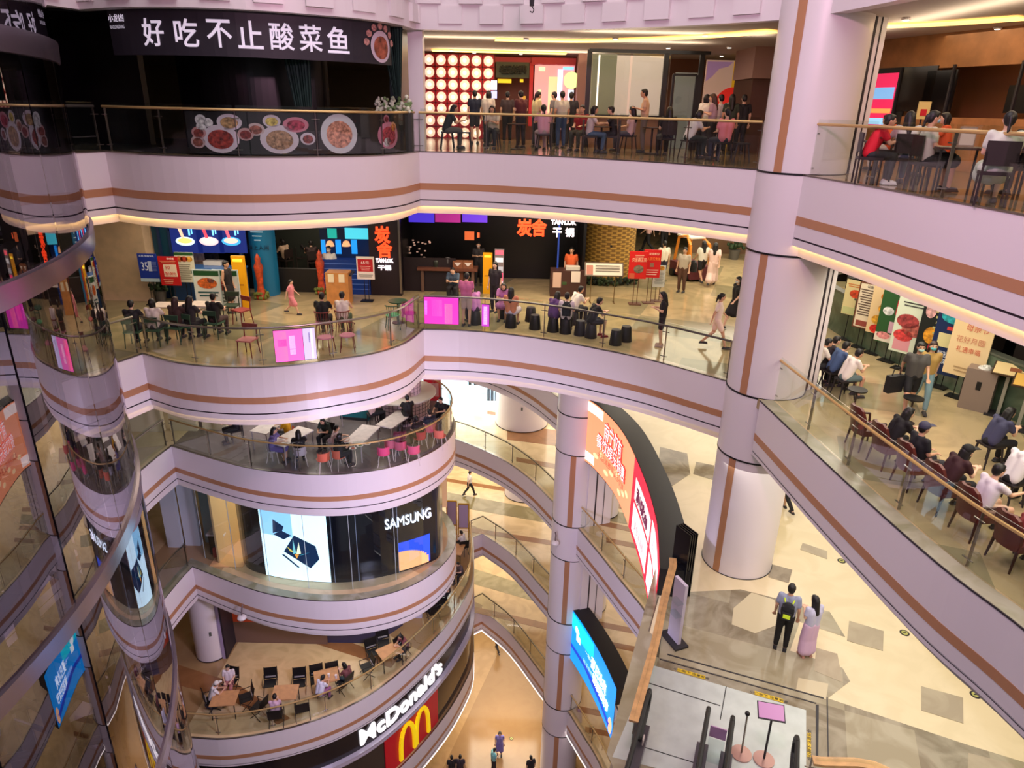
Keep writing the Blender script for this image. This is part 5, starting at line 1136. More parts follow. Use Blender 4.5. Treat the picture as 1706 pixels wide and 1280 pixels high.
def display_table():
    p = P(372, 912, 3); root = thing('display_table', 'white rounded display table with a black shelf and a red extinguisher beneath', 'table', (p.x, p.y, z3)); MB().box((0, 0, .92), (.7, 1.1, .08)).build('top', WHITE, root); MB().box((-.1, 0, .45), (.4, 1.0, .88)).build('dark_shelf', BLACK, root); MB().box((.3, 0, .45), (.06, 1.1, .9)).build('side', mat((226, 206, 176), .5), root)
    t2 = thing('fire_extinguisher', 'red fire extinguisher under the white display table', 'extinguisher', (p.x - .05, p.y - .65, z3)); m = MB(); m.lathe([(.07, 0), (.08, .03), (.08, .38), (.03, .45)], n=12); m.build('cylinder', mat((190, 20, 26), .3), t2, True); m = MB(); m.cyl((0, 0, .45), (0, 0, .52), .03); m.box((.03, 0, .53), (.12, .03, .03)); m.build('valve', BLACK, t2)
    for i in range(2): t3 = thing('small_box', ['white phone stand at the front of the display table', 'white phone stand at the back of the display table'][i], 'phone stand', (p.x, p.y - .3 + .5 * i, z3 + .96)); MB().box((0, 0, .06), (.12, .12, .12)).build('base', mat((150, 160, 190), .4), t3); MB().box((0, -.02, .15), (.09, .02, .1)).build('phone', BLACK, t3)
display_table()
# ================================================================== BURGER TERRACE (4)
z4 = Z(4)
tag(MB().box((-10.0, 24.3, z4 + 2.25), (4.4, .2, 2.3)).build('wall_orange', mat((222, 84, 48), .5)), kind='structure'); tag(MB().box((-10.0, 24.32, z4 + .55), (4.4, .26, 1.1)).build('wall_brown_base', mat((128, 98, 84), .6)), kind='structure')
wallbox('wall_purple_door', -11.98, -11.85, 23.2, 24.3, z4, z4 + 3.4, mat((176, 160, 196), .5)); wallbox('wall_orange_frame', -11.85, -11.78, 23.2, 24.3, z4, z4 + 3.4, GAP)
wallbox('wall_terrace_back', -9, -4.4, 30.6, 30.8, z4, z4 + 3.4, mat((150, 110, 84), .6)); wallbox('wall_white_panels', -5.7, -3.9, 26.0, 26.2, z4, z4 + 2.6, mat((206, 198, 226), .5)); wallbox('wall_dark_door', -6.3, -5.72, 26.0, 26.2, z4, z4 + 2.6, mat((40, 34, 36), .4)); wallbox('wall_dark_slot', -3.9, -3.2, 26.4, 26.6, z4, z4 + 2.2, mat((50, 34, 36), .4))
def order_bar():
    root = thing('service_counter', 'dark blue angular service counter with a pale top at the back of the terrace', 'counter', (-6.6, 24.6, z4)); m = MB(); m.prism([(-1.9, -.3), (.9, -.3), (1.9, .9), (1.5, 1.3), (.5, .5), (-1.9, .5)], 0, 1.0); m.build('body', mat((66, 66, 96), .4), root); m = MB(); m.prism([(-1.5, -.15), (.8, -.15), (1.2, .4), (-1.2, .35)], 1.0, 1.04); m.build('pale_top', mat((180, 190, 206), .3), root)
order_bar()
def tstripe(pts, k, c, name='floor_band', h=.006):
    z = Z(k); m = MB(); m.prism(pts, z - .01, z + h); return tag(m.build(name, c), kind='structure')
BRN = marble('brown_band', (150, 104, 66), (116, 78, 46), None, 1, .14, 0.0); OLV = marble('olive_band', (128, 116, 78), (176, 166, 132), None, 1, .14, 0.0)
tstripe([(-14, 21.9), (-11.2, 21.2), (-8.6, 19.9), (-8.2, 20.2), (-11.0, 21.9), (-14, 22.9)], 4, BRN); tstripe([(-8.3, 24.2), (-4.8, 22.9), (-4.6, 23.4), (-7.9, 24.8)], 4, BRN)
# bands on the gallery floors across the void
for k, c, l in ((4, BRN, [(700, 790), (860, 816), (860, 822), (700, 795)]), (4, OLV, [(700, 812), (925, 854), (925, 874), (700, 834)]), (4, BRN, [(700, 866), (925, 902), (925, 910), (700, 873)]),
    (5, OLV, [(700, 920), (925, 990), (925, 1012), (700, 948)]), (5, BRN, [(700, 990), (925, 1042), (925, 1053), (700, 999)]),
    (3, BRN, [(845, 707), (935, 718), (935, 744), (845, 733)]), (3, BRN, [(812, 685), (853, 692), (853, 697), (812, 690)]), (3, BRN, [(860, 762), (935, 775), (935, 783), (860, 769)]),
    (3, BRN, [(1000, 833), (1075, 848), (1075, 856), (1000, 841)]), (3, BRN, [(985, 864), (1075, 884), (1075, 892), (985, 872)]), (3, BRN, [(1010, 896), (1085, 911), (1085, 919), (1010, 904)]), (3, OLV, [(985, 846), (1075, 861), (1075, 880), (985, 862)]),
    (4, BRN, [(975, 1031), (1070, 1050), (1070, 1059), (975, 1040)]), (4, BRN, [(1000, 1066), (1075, 1081), (1075, 1090), (1000, 1075)]),
    (5, BRN, [(960, 1176), (1030, 1190), (1030, 1200), (960, 1186)]), (5, BRN, [(975, 1211), (1030, 1222), (1030, 1231), (975, 1220)])):
    tstripe([tuple(P(x, y, k)[:2]) for x, y in l], k, c)
# bright clothes shop across the void (3)
def clothes_shop():
    Y = 38.2; x0, x1 = Q(700, 640, Y).x - 1, Q(846, 660, Y).x; wd = x1 - x0; root = thing('clothes_shop', 'very bright white clothes shop with dark trousers on a rail across the void', 'shop front', (x0, Y, z3))
    m = MB(); m.box((wd / 2, 1.6, 1.7), (wd, .1, 3.4)); m.build('lit_back_wall', glow((214, 234, 250), 1.0), root); m = MB(); m.box((wd / 2, .8, .01), (wd, 1.6, .02)); m.build('white_floor', mat((226, 236, 246), .3, 0, .5), root)
    m = MB(); m.box((wd - .03, 0, 1.7), (.06, .06, 3.4)); m.box((wd / 2, 0, .04), (wd, .06, .08)); m.build('frame', mat((236, 240, 250), .4, 0, .6), root); MB().box((wd / 2, 0, 1.7), (wd, .02, 3.3)).build('glass_pane', SHOPGLASS, root)
    def gar(px, py0, py1, w_, nm, c):
        a = Q(px, py0, Y + 1.4); b = Q(px, py1, Y + 1.4); m = MB(); m.box((a.x - x0, 1.35, (a.z + b.z) / 2 - z3), (w_, .08, a.z - b.z)); m.build(nm, mat(c, .8), root)
    for px in (783, 792, 797, 802): gar(px, 634, 641, .18, 'small_garment', (30, 34, 44))
    for px in (814, 820, 827, 834): gar(px, 648, 668, .17, 'trousers', (50, 60, 76))
    for px in (812, 818, 826, 832): gar(px, 671, 675, .12, 'shoe_pair', (60, 66, 80))
    a, b = Q(786, 650, Y + 1.3), Q(810, 650, Y + 1.3); m = MB(); m.cyl((a.x - x0, 1.3, a.z - z3), (b.x - x0, 1.3, b.z - z3), .02); m.cyl((a.x - x0, 1.3, a.z - z3 - .2), (b.x - x0, 1.3, b.z - z3 - .2), .02); m.build('hanging_rail', mat((120, 130, 150), .4), root)
clothes_shop()
lamp('clothes_shop_light', (-3, 37.4, z3 + 3.1), 4, 200, (.85, .94, 1.0), (0, 0, 0), 2)
# lit blue shop picture seen behind the cafe lobe and yellow window on level 4
def yellow_frames():
    for i, (a, b, y0, y1, lab) in enumerate(((745, 761, 846, 890, 'left yellow framed glass board behind the phone shop lobe'), (764, 781, 848, 895, 'right yellow framed glass board behind the phone shop lobe'))):
        p = P(a, y1, 4); q_ = P(b, y1, 4); root = thing('framed_board', lab, 'board', (p.x, p.y, z4)); wd = q_.x - p.x; MB().box((wd / 2, 0, 1.35), (wd, .04, 1.5)).build('glass_board', mat((178, 160, 190), .3), root)
        m = MB(); [m.box(c, d) for c, d in (((0, 0, 1.05), (.06, .08, 2.1)), ((wd, 0, 1.05), (.06, .08, 2.1)), ((wd / 2, 0, 2.1), (wd, .08, .06)), ((wd / 2, 0, .6), (wd, .08, .06)))]; m.build('yellow_frame', mat((206, 160, 40), .4, .3), root)
yellow_frames()
# ================================================================== ESCALATOR LANDING (2, right)
tag(MB().prism([(2.0, 20.4), (4.25, 20.4), (4.15, 16.3), (3.9, 14.8), (3.4, 13.45), (3.55, 13.2), (4.2, 14.9), (6.1, 15.1), (8.1, 14.3), (8.1, 13.4), (7.2, 13.9), (6.6, 12.9), (7.6, 12.4), (7.6, 12.0), (6.9, 11.5), (9.2, 10.4), (12.5, 9.0), (11.5, 8.2), (7.6, 9.0), (7.2, 8.0), (2.4, 8.6), (2.0, 10.0)][2:], z2 - .01, z2 + .004).build('floor_grey_field', marble('grey_brown_marble', (150, 140, 112), (196, 190, 166), (124, 112, 88), 1.3, .1, .5, rot=.37)), kind='structure')
def inlay(pts, c, h=.008): tag(MB().prism(pts, z2 - .01, z2 + h).build('floor_inlay', c), kind='structure')
GT = marble('grey_tile', (158, 144, 118), (190, 178, 150), None, 1, .1, 0.0); CT = mat((200, 188, 154), .12); GD = marble('grey_tile_dark', (118, 104, 80), (190, 178, 150), None, 1, .1, 0.0)
def quad_px(l): return [tuple(P(x, y, 2)[:2]) for x, y in l]
for l in ([(1415, 1035), (1472, 1052), (1471, 1085), (1411, 1068)], [(1535, 1144), (1604, 1163), (1605, 1206), (1535, 1184)], [(1337, 905), (1378, 919), (1378, 932), (1333, 916)], [(1613, 1255), (1690, 1275), (1690, 1310), (1612, 1290)], [(1395, 1090), (1404, 1138), (1356, 1118), (1360, 1080)]): inlay(quad_px(l), GT)
for l in ([(1283, 940), (1320, 950), (1314, 972), (1280, 962)], [(1304, 1003), (1318, 1010), (1314, 1036), (1302, 1030)], [(1100, 745), (1145, 756), (1150, 790), (1120, 810), (1095, 790)], [(1160, 770), (1190, 776), (1188, 800), (1155, 790)]): inlay(quad_px(l), GD)
for l in ([(1252, 988), (1290, 1000), (1300, 1040), (1258, 1056), (1219, 1041), (1222, 1014)], [(1330, 1130), (1380, 1140), (1376, 1166), (1326, 1150)]): inlay(quad_px(l), CT, .010)
for px, py in ((1402, 935), (1507, 1055), (1625, 1158), (852, 1231)):
    k = 2 if px > 1000 else 6; p = P(px, py, k); root = thing('floor_marker', {1402: 'round black floor sticker nearest the large column', 1507: 'middle round black floor sticker on the cream floor', 1625: 'round black floor sticker near the right fascia', 852: 'small round marker on the lowest brown floor'}[px], 'floor sticker', (p.x, p.y, Z(k) + .002))
    m = MB(); m.lathe([(.11, 0), (.11, .006)], n=20); m.build('black_disc', BLACK, root); m = MB(); m.lathe([(.075, .006), (.075, .009)], n=18); m.build('pale_ring', mat((176, 176, 96), .5), root); MB().box((0, 0, .011), (.07, .03, .003)).build('black_arrow', BLACK, root)
def escalators():
    ax = Vector((-.365, -.931)); sx = Vector((.931, -.365)); ang = math.atan2(sx.y, sx.x)
    PLATE = mat((196, 204, 200), .32, .25, 0, .5, .04, 3)
    tag(MB().prism(quad_px([(1084, 1108), (1343, 1184), (1343, 1300), (1290, 1330), (1020, 1262)]), z2 - .02, z2 + .006).build('floor_steel_plates', PLATE), kind='structure')
    for l in ([(1209, 1145), (1199, 1200), (1200.6, 1200), (1210.6, 1145)], [(1080, 1138), (1200, 1176), (1200, 1177.3), (1080, 1139.3)], [(1066, 1243), (1160, 1272), (1160, 1273.2), (1066, 1244.2)]): inlay(quad_px(l), BLACK, .011)
    for l in ([(1099, 1098), (1360, 1172), (1360, 1173.6), (1099, 1099.6)], [(1112, 1090), (1372, 1163), (1372, 1165), (1112, 1092)], [(1359, 1175), (1364, 1175), (1363, 1268), (1359, 1268)], [(1377, 1162), (1379, 1163), (1381, 1275), (1379, 1275)]): inlay(quad_px(l), DARK, .011)
    for i, l in enumerate(([(1129, 1114), (1175, 1127), (1175, 1133), (1128, 1119)], [(1257, 1152), (1305, 1166), (1305, 1172), (1257, 1158)], [(1345, 1222), (1351, 1222), (1351, 1262), (1345, 1262)])):
        q_ = quad_px(l); cx, cy = sum(a for a, b in q_) / 4, sum(b for a, b in q_) / 4; root = thing('warning_sticker', ['yellow warning strip at the head of the left escalator', 'yellow warning strip at the head of the right escalator', 'yellow warning strip along the side of the steel plates'][i], 'sticker', (cx, cy, z2))
        MB().prism([(a - cx, b - cy) for a, b in q_], .001, .013).build('yellow_strip', mat((220, 186, 30), .5), root)
        o = text('lettering', '小心脚下 注意安全', .1, (0, 0, .016), (0, 0, 0), DARK, root, 0, .001, fit=(.78, .07)); o.rotation_euler = (-PI / 2, 0, ang if i < 2 else ang + PI / 2)
    for e, (cx, cy, lab) in enumerate(((3.33, 10.3, 'left escalator going down from the landing with black handrails'), (4.80, 9.68, 'right escalator going down from the landing with black handrails'))):
        root = thing('escalator', lab, 'escalator', (cx, cy, z2), ang)
        # local x across, local -y down the run
        def prof(y): return 0 if y > -1.9 else (y + 1.9) * .577
        ys = [0.0, -.6, -1.2, -1.9] + [-1.9 - i * .8 for i in range(1, 12)]
        m = MB()
        for i in range(26): y = -1.75 - i * .4; z = min(0, (y + 1.9) * .577); m.box((0, y, z - .1), (.98, .4, .2))
        m.build('steps', mat((50, 50, 54), .4, .5), root)
        MB().box((0, -1.38, .012), (1.0, .5, .02)).build('comb_plate', mat((30, 30, 32), .4, .5), root)
        for s in (-1, 1):
            x = s * .57
            pts = [(x, y, 1.0 + prof(y)) for y in ys]; nose = [(x, .28 * math.sin(t), .72 + .28 * math.cos(t)) for t in [PI * i / 8 for i in range(9)]]
            m = MB(); m.tube(list(reversed(nose)) + pts, .045, 8); m.tube([(x, 0, .44), (x, -.5, .3)], .045, 8); m.build('handrail', BLACK, root, True)
            m = MB()
            for a, b in zip(ys[:-1], ys[1:]): m.add([(x, a, .2 + prof(a)), (x, b, .2 + prof(b)), (x, b, .97 + prof(b)), (x, a, .97 + prof(a))], [(0, 1, 2, 3)])
            m.build('balustrade_glass', SHOPGLASS, root)
            m = MB()
            for a, b in zip(ys[:-1], ys[1:]):
                za, zb = prof(a), prof(b); m.add([(x + dx, y, z) for y, z0, z1_ in ((a, za - .25, za + .22), (b, zb - .25, zb + .22)) for dx in (-.11, .11) for z in (z0, z1_)], [(0, 1, 3, 2), (4, 6, 7, 5), (0, 4, 5, 1), (2, 3, 7, 6), (1, 5, 7, 3), (0, 2, 6, 4)])
            m.build('skirt', mat((96, 90, 98), .35, .6), root)
        if e == 0: MB().box((-.50, -.5, .35), (.02, .14, .14)).build('notice_sticker', mat((214, 200, 196), .5), root)
    # the steel apron between the two escalators
    root = thing('escalator_gap_barrier', 'lilac tinted glass barrier between the two escalator handrails', 'barrier', (4.07, 9.98, z2), ang); MB().box((0, -.2, .82), (.30, .02, .26)).build('tinted_plate', mat((190, 150, 190), .3), root); MB().box((0, -.2, .35), (.30, .02, .6)).build('glass_plate', SHOPGLASS, root); MB().box((0, -1.05, .5), (.32, .1, .12)).build('black_crossbar', BLACK, root)
escalators()
def standees():
    p = P(1240, 1275, 2); root = thing('queue_post', 'thin metal post with a round black knob on the landing', 'post', (4.62, 10.05, z2)); m = MB(); m.lathe([(.2, 0), (.2, .03), (.03, .05)], n=20); m.build('foot', mat((190, 150, 140), .3, .5), root, True); MB().cyl((0, 0, .03), (0.0, 0.05, .95), .018).build('pole', STEEL, root); m = MB(); m.ball((0, .06, .98), .05, 10); m.build('knob', BLACK, root, True)
    root = thing('notice_stand', 'post holding a tilted lilac notice board with a dark frame', 'sign stand', (5.02, 9.93, z2)); m = MB(); m.lathe([(.2, 0), (.2, .03), (.03, .05)], n=20); m.build('foot', mat((190, 150, 140), .3, .5), root, True); MB().cyl((0, 0, .03), (0.02, .06, .95), .022).build('pole', DARK, root)
    MB().box((.04, .18, 1.04), (.50, .34, .02), rad(-12), 0, rad(20)).build('frame', DARK, root); MB().box((.04, .175, 1.055), (.46, .30, .01), rad(-12), 0, rad(20)).build('lilac_sheet', mat((206, 150, 200), .3), root)
standees()
def white_kiosk():
    a = P(1104, 1083, 2); root = thing('standing_board', 'narrow white standing board with two acrylic trays beside the timber handrail', 'display board', (3.95, 13.15, z2), rad(-68)); MB().box((0, 0, .85), (.42, .08, 1.7)).build('panel', mat((206, 196, 214), .4), root); MB().box((0, 0, .03), (.66, .36, .06)).build('foot', DARK, root)
    for z_ in (.9, 1.25): MB().box((.1, -.14, z_), (.3, .18, .02)).build('acrylic_tray', SHOPGLASS, root)
    root = thing('black_screen_stack', 'row of black framed panels standing behind the end of the red screen', 'panels', (4.55, 15.0, z2), rad(-62)); 
    for i in range(4): MB().box((.0, -.07 * i, .95), (.55, .03, 1.9)).build('panel', mat((18, 18, 22), .2), root)
white_kiosk()
def hang_lamp(px, py, Y, label):
    p = Q(px, py, Y); root = thing('bracket_camera', label, 'camera', (p.x, Y, p.z)); m = MB(); m.ball((0, -.1, -.12), (.17, .17, .12), 12); m.build('dome', mat((226, 222, 220), .4), root, True); m = MB(); m.tube([(0, .1, .3), (.02, -.05, .25), (0, -.1, 0)], .03, 8); m.build('bracket', mat((110, 96, 96), .4), root)
hang_lamp(404, 1022, 21.15, 'white dome camera on a bracket on the phone shop fascia'); hang_lamp(925, 899, 25.7, 'white dome camera on a crossed bracket on the slim column')
# ================================================================== LOWEST FLOOR
tstripe([(-3.6, 24.6), (-1.2, 21.0), (-.6, 20.8), (-2.4, 25.4)], 6, OLV)
tstripe([(-4.6, 26.2), (0.8, 21.4), (1.2, 22.0), (-4.2, 27.3)], 6, OLV) if False else None
# ================================================================== furniture
def kidmap_of(root): m = {root: kids(root)}; [m.setdefault(c, kids(c)) for c in m[root]]; return m
_proto = {}
def furnish(kind, p, k, rz, label, group=None, scale=None, **kw):
    """first of a kind is built with its parts, every other one is a copy of the thing and its parts"""
    label = ' '.join(label.split()[:16]); key = (kind, tuple(sorted(kw.items()))); loc = (p[0], p[1], Z(k) + 0.0)
    if key not in _proto:
        r = BUILD[kind](**kw); r.location = loc; r.rotation_euler = (0, 0, rz); r['label'] = label
        _proto[key] = (r, kidmap_of(r))
    else:
        r0, km = _proto[key]; r = copy_tree(r0, km, loc, rz, label)
        if 'group' in r: del r['group']
    if scale: r.scale = (scale,) * 3
    r['group'] = group or {'cafe': 'wooden cafe chairs', 'slat': 'spindle back chairs', 'arm': 'dark red armchairs along the brass railing', 'bucket': 'black bucket stools', 'stool': 'dark stools', 'high': 'dark dining chairs', 'terrace': 'black terrace chairs', 'shell': 'coloured shell chairs in the cafe lobe', 'table': 'square and long tables', 'pedestal': 'round pedestal tables'}[kind]
    return r
def b_cafe_chair(c=(60, 92, 66), seat=(70, 110, 80)):
    r = thing('cafe_chair', 'x', 'chair'); m = mat(c, .5); MB().box((0, 0, .45), (.42, .42, .04)).build('seat', mat(seat, .5), r)
    mb = MB(); mb.panel([(-.2, .70), (.2, .70), (.22, .84), (-.22, .84)], -.22, -.19); mb.build('backrest', m, r)
    for x, y in ((-.18, .18), (.18, .18)): MB().cyl((x, y, .44), (x * 1.15, y * 1.15, 0), .018, .013, 8).build('leg', m, r)
    for x in (-.18, .18): q = MB(); q.cyl((x, -.18, .44), (x * 1.15, -.23, 0), .018, .013, 8); q.cyl((x, -.18, .44), (x, -.205, .78), .018, .015, 8); q.build('leg', m, r)
    return r
def b_slat_chair(c=(120, 50, 44), seat=(206, 130, 130)):
    r = thing('spindle_chair', 'x', 'chair'); m = mat(c, .5); q = MB(); q.lathe([(.2, .43), (.22, .45), (.2, .47)], n=18); q.build('seat', mat(seat, .5), r)
    pts = [(.22 * math.cos(t), -.02 - .2 * math.sin(t), .76) for t in [PI * i / 8 for i in range(9)]]; MB().tube(pts, .018, 6).build('back_hoop', m, r)
    q = MB(); [q.cyl((x * .8, y * .95, .46), (x, y, .76), .008, n=5) for x, y, z in pts[1:-1]]; q.build('spindles', m, r)
    for x, y in ((-.15, .15), (.15, .15), (-.15, -.15), (.15, -.15)): MB().cyl((x, y, .44), (x * 1.3, y * 1.3, 0), .016, .012, 7).build('leg', m, r)
    return r
def b_armchair():
    r = thing('armchair', 'x', 'chair'); L = mat((96, 42, 36), .35, 0, 0, .5, .08, 5); W = mat((60, 32, 26), .4)
    q = MB(); q.box((0, .02, .42), (.50, .50, .12)); q.build('seat', L, r)
    q = MB(); n = 8; rows = [(.36, -.24, .22), (.52, -.25, .245), (.74, -.30, .25), (.90, -.35, .21), (.96, -.37, .12)]; vs = []
    for z_, y, hw in rows: vs += [(-hw + 2 * hw * i / n, y - .06 * (1 - ((i / n) * 2 - 1) ** 2), z_) for i in range(n + 1)]
    o = len(vs); vs += [(x, y + .055, z_) for x, y, z_ in vs]; fs = []
    for j in range(len(rows) - 1):
        for i in range(n): a = j * (n + 1) + i; fs += [(a, a + 1, a + n + 2, a + n + 1), (o + a, o + a + n + 1, o + a + n + 2, o + a + 1)]
    per = [i for i in range(n + 1)] + [j * (n + 1) + n for j in range(1, len(rows))] + [(len(rows) - 1) * (n + 1) + i for i in range(n - 1, -1, -1)] + [j * (n + 1) for j in range(len(rows) - 2, 0, -1)]
    for a, b in zip(per, per[1:] + per[:1]): fs.append((a, b, o + b, o + a))
    q.add(vs, fs).build('backrest', L, r, True)
    for s in (-1, 1): MB().tube([(s * .25, -.27, .66), (s * .28, -.05, .66), (s * .27, .18, .64), (s * .25, .20, .42)], .024, 8).build('armrest', W, r, True)
    for x, y in ((-.22, .2), (.22, .2), (-.22, -.22), (.22, -.22)): MB().cyl((x, y, .37), (x * 1.1, y * 1.2, 0), .026, .016, 8).build('leg', W, r)
    return r
def b_bucket():
    r = thing('bucket_stool', 'x', 'stool'); D = mat((30, 28, 32), .4); q = MB(); q.lathe([(.19, 0), (.185, .04), (.145, .42), (.13, .44)], n=20); q.build('body', D, r, True); q = MB(); q.lathe([(.135, .44), (.135, .455)], n=20); q.build('seat', mat((48, 44, 50), .5), r, True); return r
def b_stool(h=.46):
    r = thing('square_stool', 'x', 'stool'); D = mat((34, 28, 32), .5); MB().box((0, 0, h), (.36, .36, .04)).build('seat', D, r)
    for x in (-1, 1):
        for y in (-1, 1): MB().cyl((x * .14, y * .14, h), (x * .2, y * .2, 0), .022, .016, 6).build('leg', D, r)
    return r
def b_highchair():
    r = thing('dark_chair', 'x', 'chair'); D = mat((44, 32, 32), .5); MB().box((0, 0, .46), (.42, .42, .05)).build('seat', D, r); MB().box((0, -.2, .74), (.42, .03, .34)).build('backrest', D, r)
    for x in (-1, 1): MB().box((x * .19, -.2, .38), (.03, .03, .76)).build('leg', D, r); MB().box((x * .19, .18, .23), (.03, .03, .46)).build('leg', D, r)
    return r
def b_terrace_chair():
    r = thing('terrace_chair', 'x', 'chair'); D = mat((16, 15, 18), .5); F = mat((40, 38, 40), .3, .6)
    MB().box((0, .02, .43), (.48, .44, .02)).build('seat', D, r); MB().box((0, -.26, .70), (.48, .02, .50), 0, 0, rad(10)).build('backrest', D, r); MB().box((0, -.215, .56), (.40, .02, .06)).build('white_label_strip', mat((170, 166, 166), .5), r)
    for s in (-1, 1):
        MB().tube([(s * .26, -.24, .0), (s * .26, .22, .44), (s * .26, .24, .62), (s * .26, -.25, .64)], .014, 6).build('side_frame', F, r); MB().tube([(s * .25, .24, .0), (s * .25, -.22, .44), (s * .25, -.32, .96)], .014, 6).build('cross_leg', F, r)
    return r
def b_shell_chair(c=(222, 96, 130)):
    r = thing('shell_chair', 'x', 'chair'); m = mat(c, .5); q = MB(); q.lathe([(.16, .42), (.22, .44), (.23, .47), (.2, .46)], n=16); q.build('seat', m, r, True); q = MB(); q.add([((.21 + .03 * (j)) * math.sin(t), -(.21 + .03 * j) * math.cos(t), .46 + .30 * j) for j in (0, 1) for t in [rad(-65 + 130 * i / 8) for i in range(9)]], [(i, i + 1, i + 10, i + 9) for i in range(8)]); q.build('backrest', m, r, True)
    for x, y in ((-.14, .14), (.14, .14), (-.14, -.14), (.14, -.14)): MB().cyl((x, y, .44), (x * 1.5, y * 1.5, 0), .013, .010, 6).build('leg', mat((206, 196, 190), .4), r)
    return r
def b_table(w_=.75, d=.75, c=(190, 122, 74), h=.73, legc=(40, 38, 40)):
    r = thing('square_table', 'x', 'table'); MB().box((0, 0, h), (w_, d, .035)).build('table_top', mat(c, .4, 0, 0, .5, .06, 5), r)
    for x in (-1, 1):
        for y in (-1, 1): MB().box((x * (w_ / 2 - .05), y * (d / 2 - .05), h / 2), (.03, .03, h)).build('leg', mat(legc, .4), r)
    return r
def b_pedestal(c=(70, 46, 36), h=.74):
    r = thing('round_table', 'x', 'table'); q = MB(); q.lathe([(.3, h - .03), (.3, h)], n=20); q.build('table_top', mat(c, .4), r, True); q = MB(); q.lathe([(.2, 0), (.2, .02), (.03, .04), (.03, h - .03)], n=14); q.build('pedestal', mat((50, 34, 30), .4), r, True); return r
BUILD = dict(cafe=b_cafe_chair, slat=b_slat_chair, arm=b_armchair, bucket=b_bucket, stool=b_stool, high=b_highchair, terrace=b_terrace_chair, shell=b_shell_chair, table=b_table, pedestal=b_pedestal)

# ================================================================== people
def V(*a): return Vector(a)
POSE = {
 'stand': dict(pel=(0, 0, .93), chest=(0, .0, 1.27), neck=(0, -.01, 1.44), head=(0, .015, 1.585), sh=(.175, -.005, 1.39), el=(.225, -.03, 1.12), wr=(.235, .04, .89), hip=(.085, 0, .90), kn=(.095, .02, .49), an=(.10, -.02, .08)),
 'phone': dict(pel=(0, 0, .93), chest=(0, .0, 1.27), neck=(0, .015, 1.44), head=(0, .065, 1.565), sh=(.17, .01, 1.38), el=(.205, .02, 1.12), wr=(.075, .24, 1.18), hip=(.085, 0, .90), kn=(.095, .02, .49), an=(.10, -.02, .08)),
 'walk': dict(pel=(0, 0, .92), chest=(0, .02, 1.26), neck=(0, .02, 1.43), head=(0, .05, 1.575), sh=(.175, .01, 1.38), elR=(.22, -.13, 1.13), wrR=(.22, -.18, .91), elL=(-.22, .08, 1.13), wrL=(-.21, .25, .98), hip=(.085, 0, .89), knR=(.09, .19, .51), anR=(.09, .30, .10), knL=(-.09, -.05, .48), anL=(-.09, -.36, .17)),
 'sit': dict(pel=(0, -.03, .54), chest=(0, -.06, .88), neck=(0, -.06, 1.05), head=(0, -.03, 1.19), sh=(.175, -.06, 1.00), el=(.215, .0, .74), wr=(.12, .23, .72), hip=(.09, 0, .52), kn=(.12, .40, .51), an=(.12, .40, .09)),
 'lean': dict(pel=(0, -.05, .54), chest=(0, .08, .86), neck=(0, .16, 1.01), head=(0, .23, 1.12), sh=(.17, .12, .97), el=(.19, .26, .73), wr=(.065, .43, .79), hip=(.09, 0, .52), kn=(.12, .38, .52), an=(.11, .36, .09)),
 'table': dict(pel=(0, -.03, .54), chest=(0, .02, .88), neck=(0, .05, 1.05), head=(0, .10, 1.18), sh=(.175, .04, 1.0), el=(.24, .18, .80), wr=(.13, .38, .82), hip=(.09, 0, .52), kn=(.12, .40, .51), an=(.12, .36, .09)),
 'reach': dict(pel=(0, -.03, .54), chest=(0, .04, .88), neck=(0, .08, 1.05), head=(0, .12, 1.19), sh=(.175, .06, 1.0), elR=(.22, .25, .85), wrR=(.18, .50, .86), elL=(-.2, .2, .76), wrL=(-.08, .38, .74), hip=(.09, 0, .52), kn=(.13, .42, .52), an=(.13, .50, .09)),
}
def joints(name):
    d = POSE[name]; J = {k: V(*d[k]) for k in ('pel', 'chest', 'neck', 'head')}
    for s, S in ((1, 'R'), (-1, 'L')):
        for k in ('sh', 'el', 'wr', 'hip', 'kn', 'an'):
            J[k + S] = V(*d[k + S]) if k + S in d else V(d[k][0] * s, d[k][1], d[k][2])
    return J
def cone(m, a, b, r0, r1, n=10): m.cyl(a, b, r0, r1, n); m.ball(a, r0, n); m.ball(b, r1, n)
def remesh(m, vox, name):
    me = m.mesh(name, [BLACK]); o = bpy.data.objects.new('t', me); C.objects.link(o)
    md = o.modifiers.new('r', 'REMESH'); md.mode = 'VOXEL'; md.voxel_size = vox; md.use_smooth_shade = True
    sm = o.modifiers.new('s', 'SMOOTH'); sm.factor = .5; sm.iterations = 2
    dg = bpy.context.evaluated_depsgraph_get(); r = bpy.data.meshes.new_from_object(o.evaluated_get(dg)); r.name = name
    bpy.data.objects.remove(o); bpy.data.meshes.remove(me)
    if not r.materials: r.materials.append(BLACK)
    r.polygons.foreach_set('use_smooth', [True] * len(r.polygons)); return r
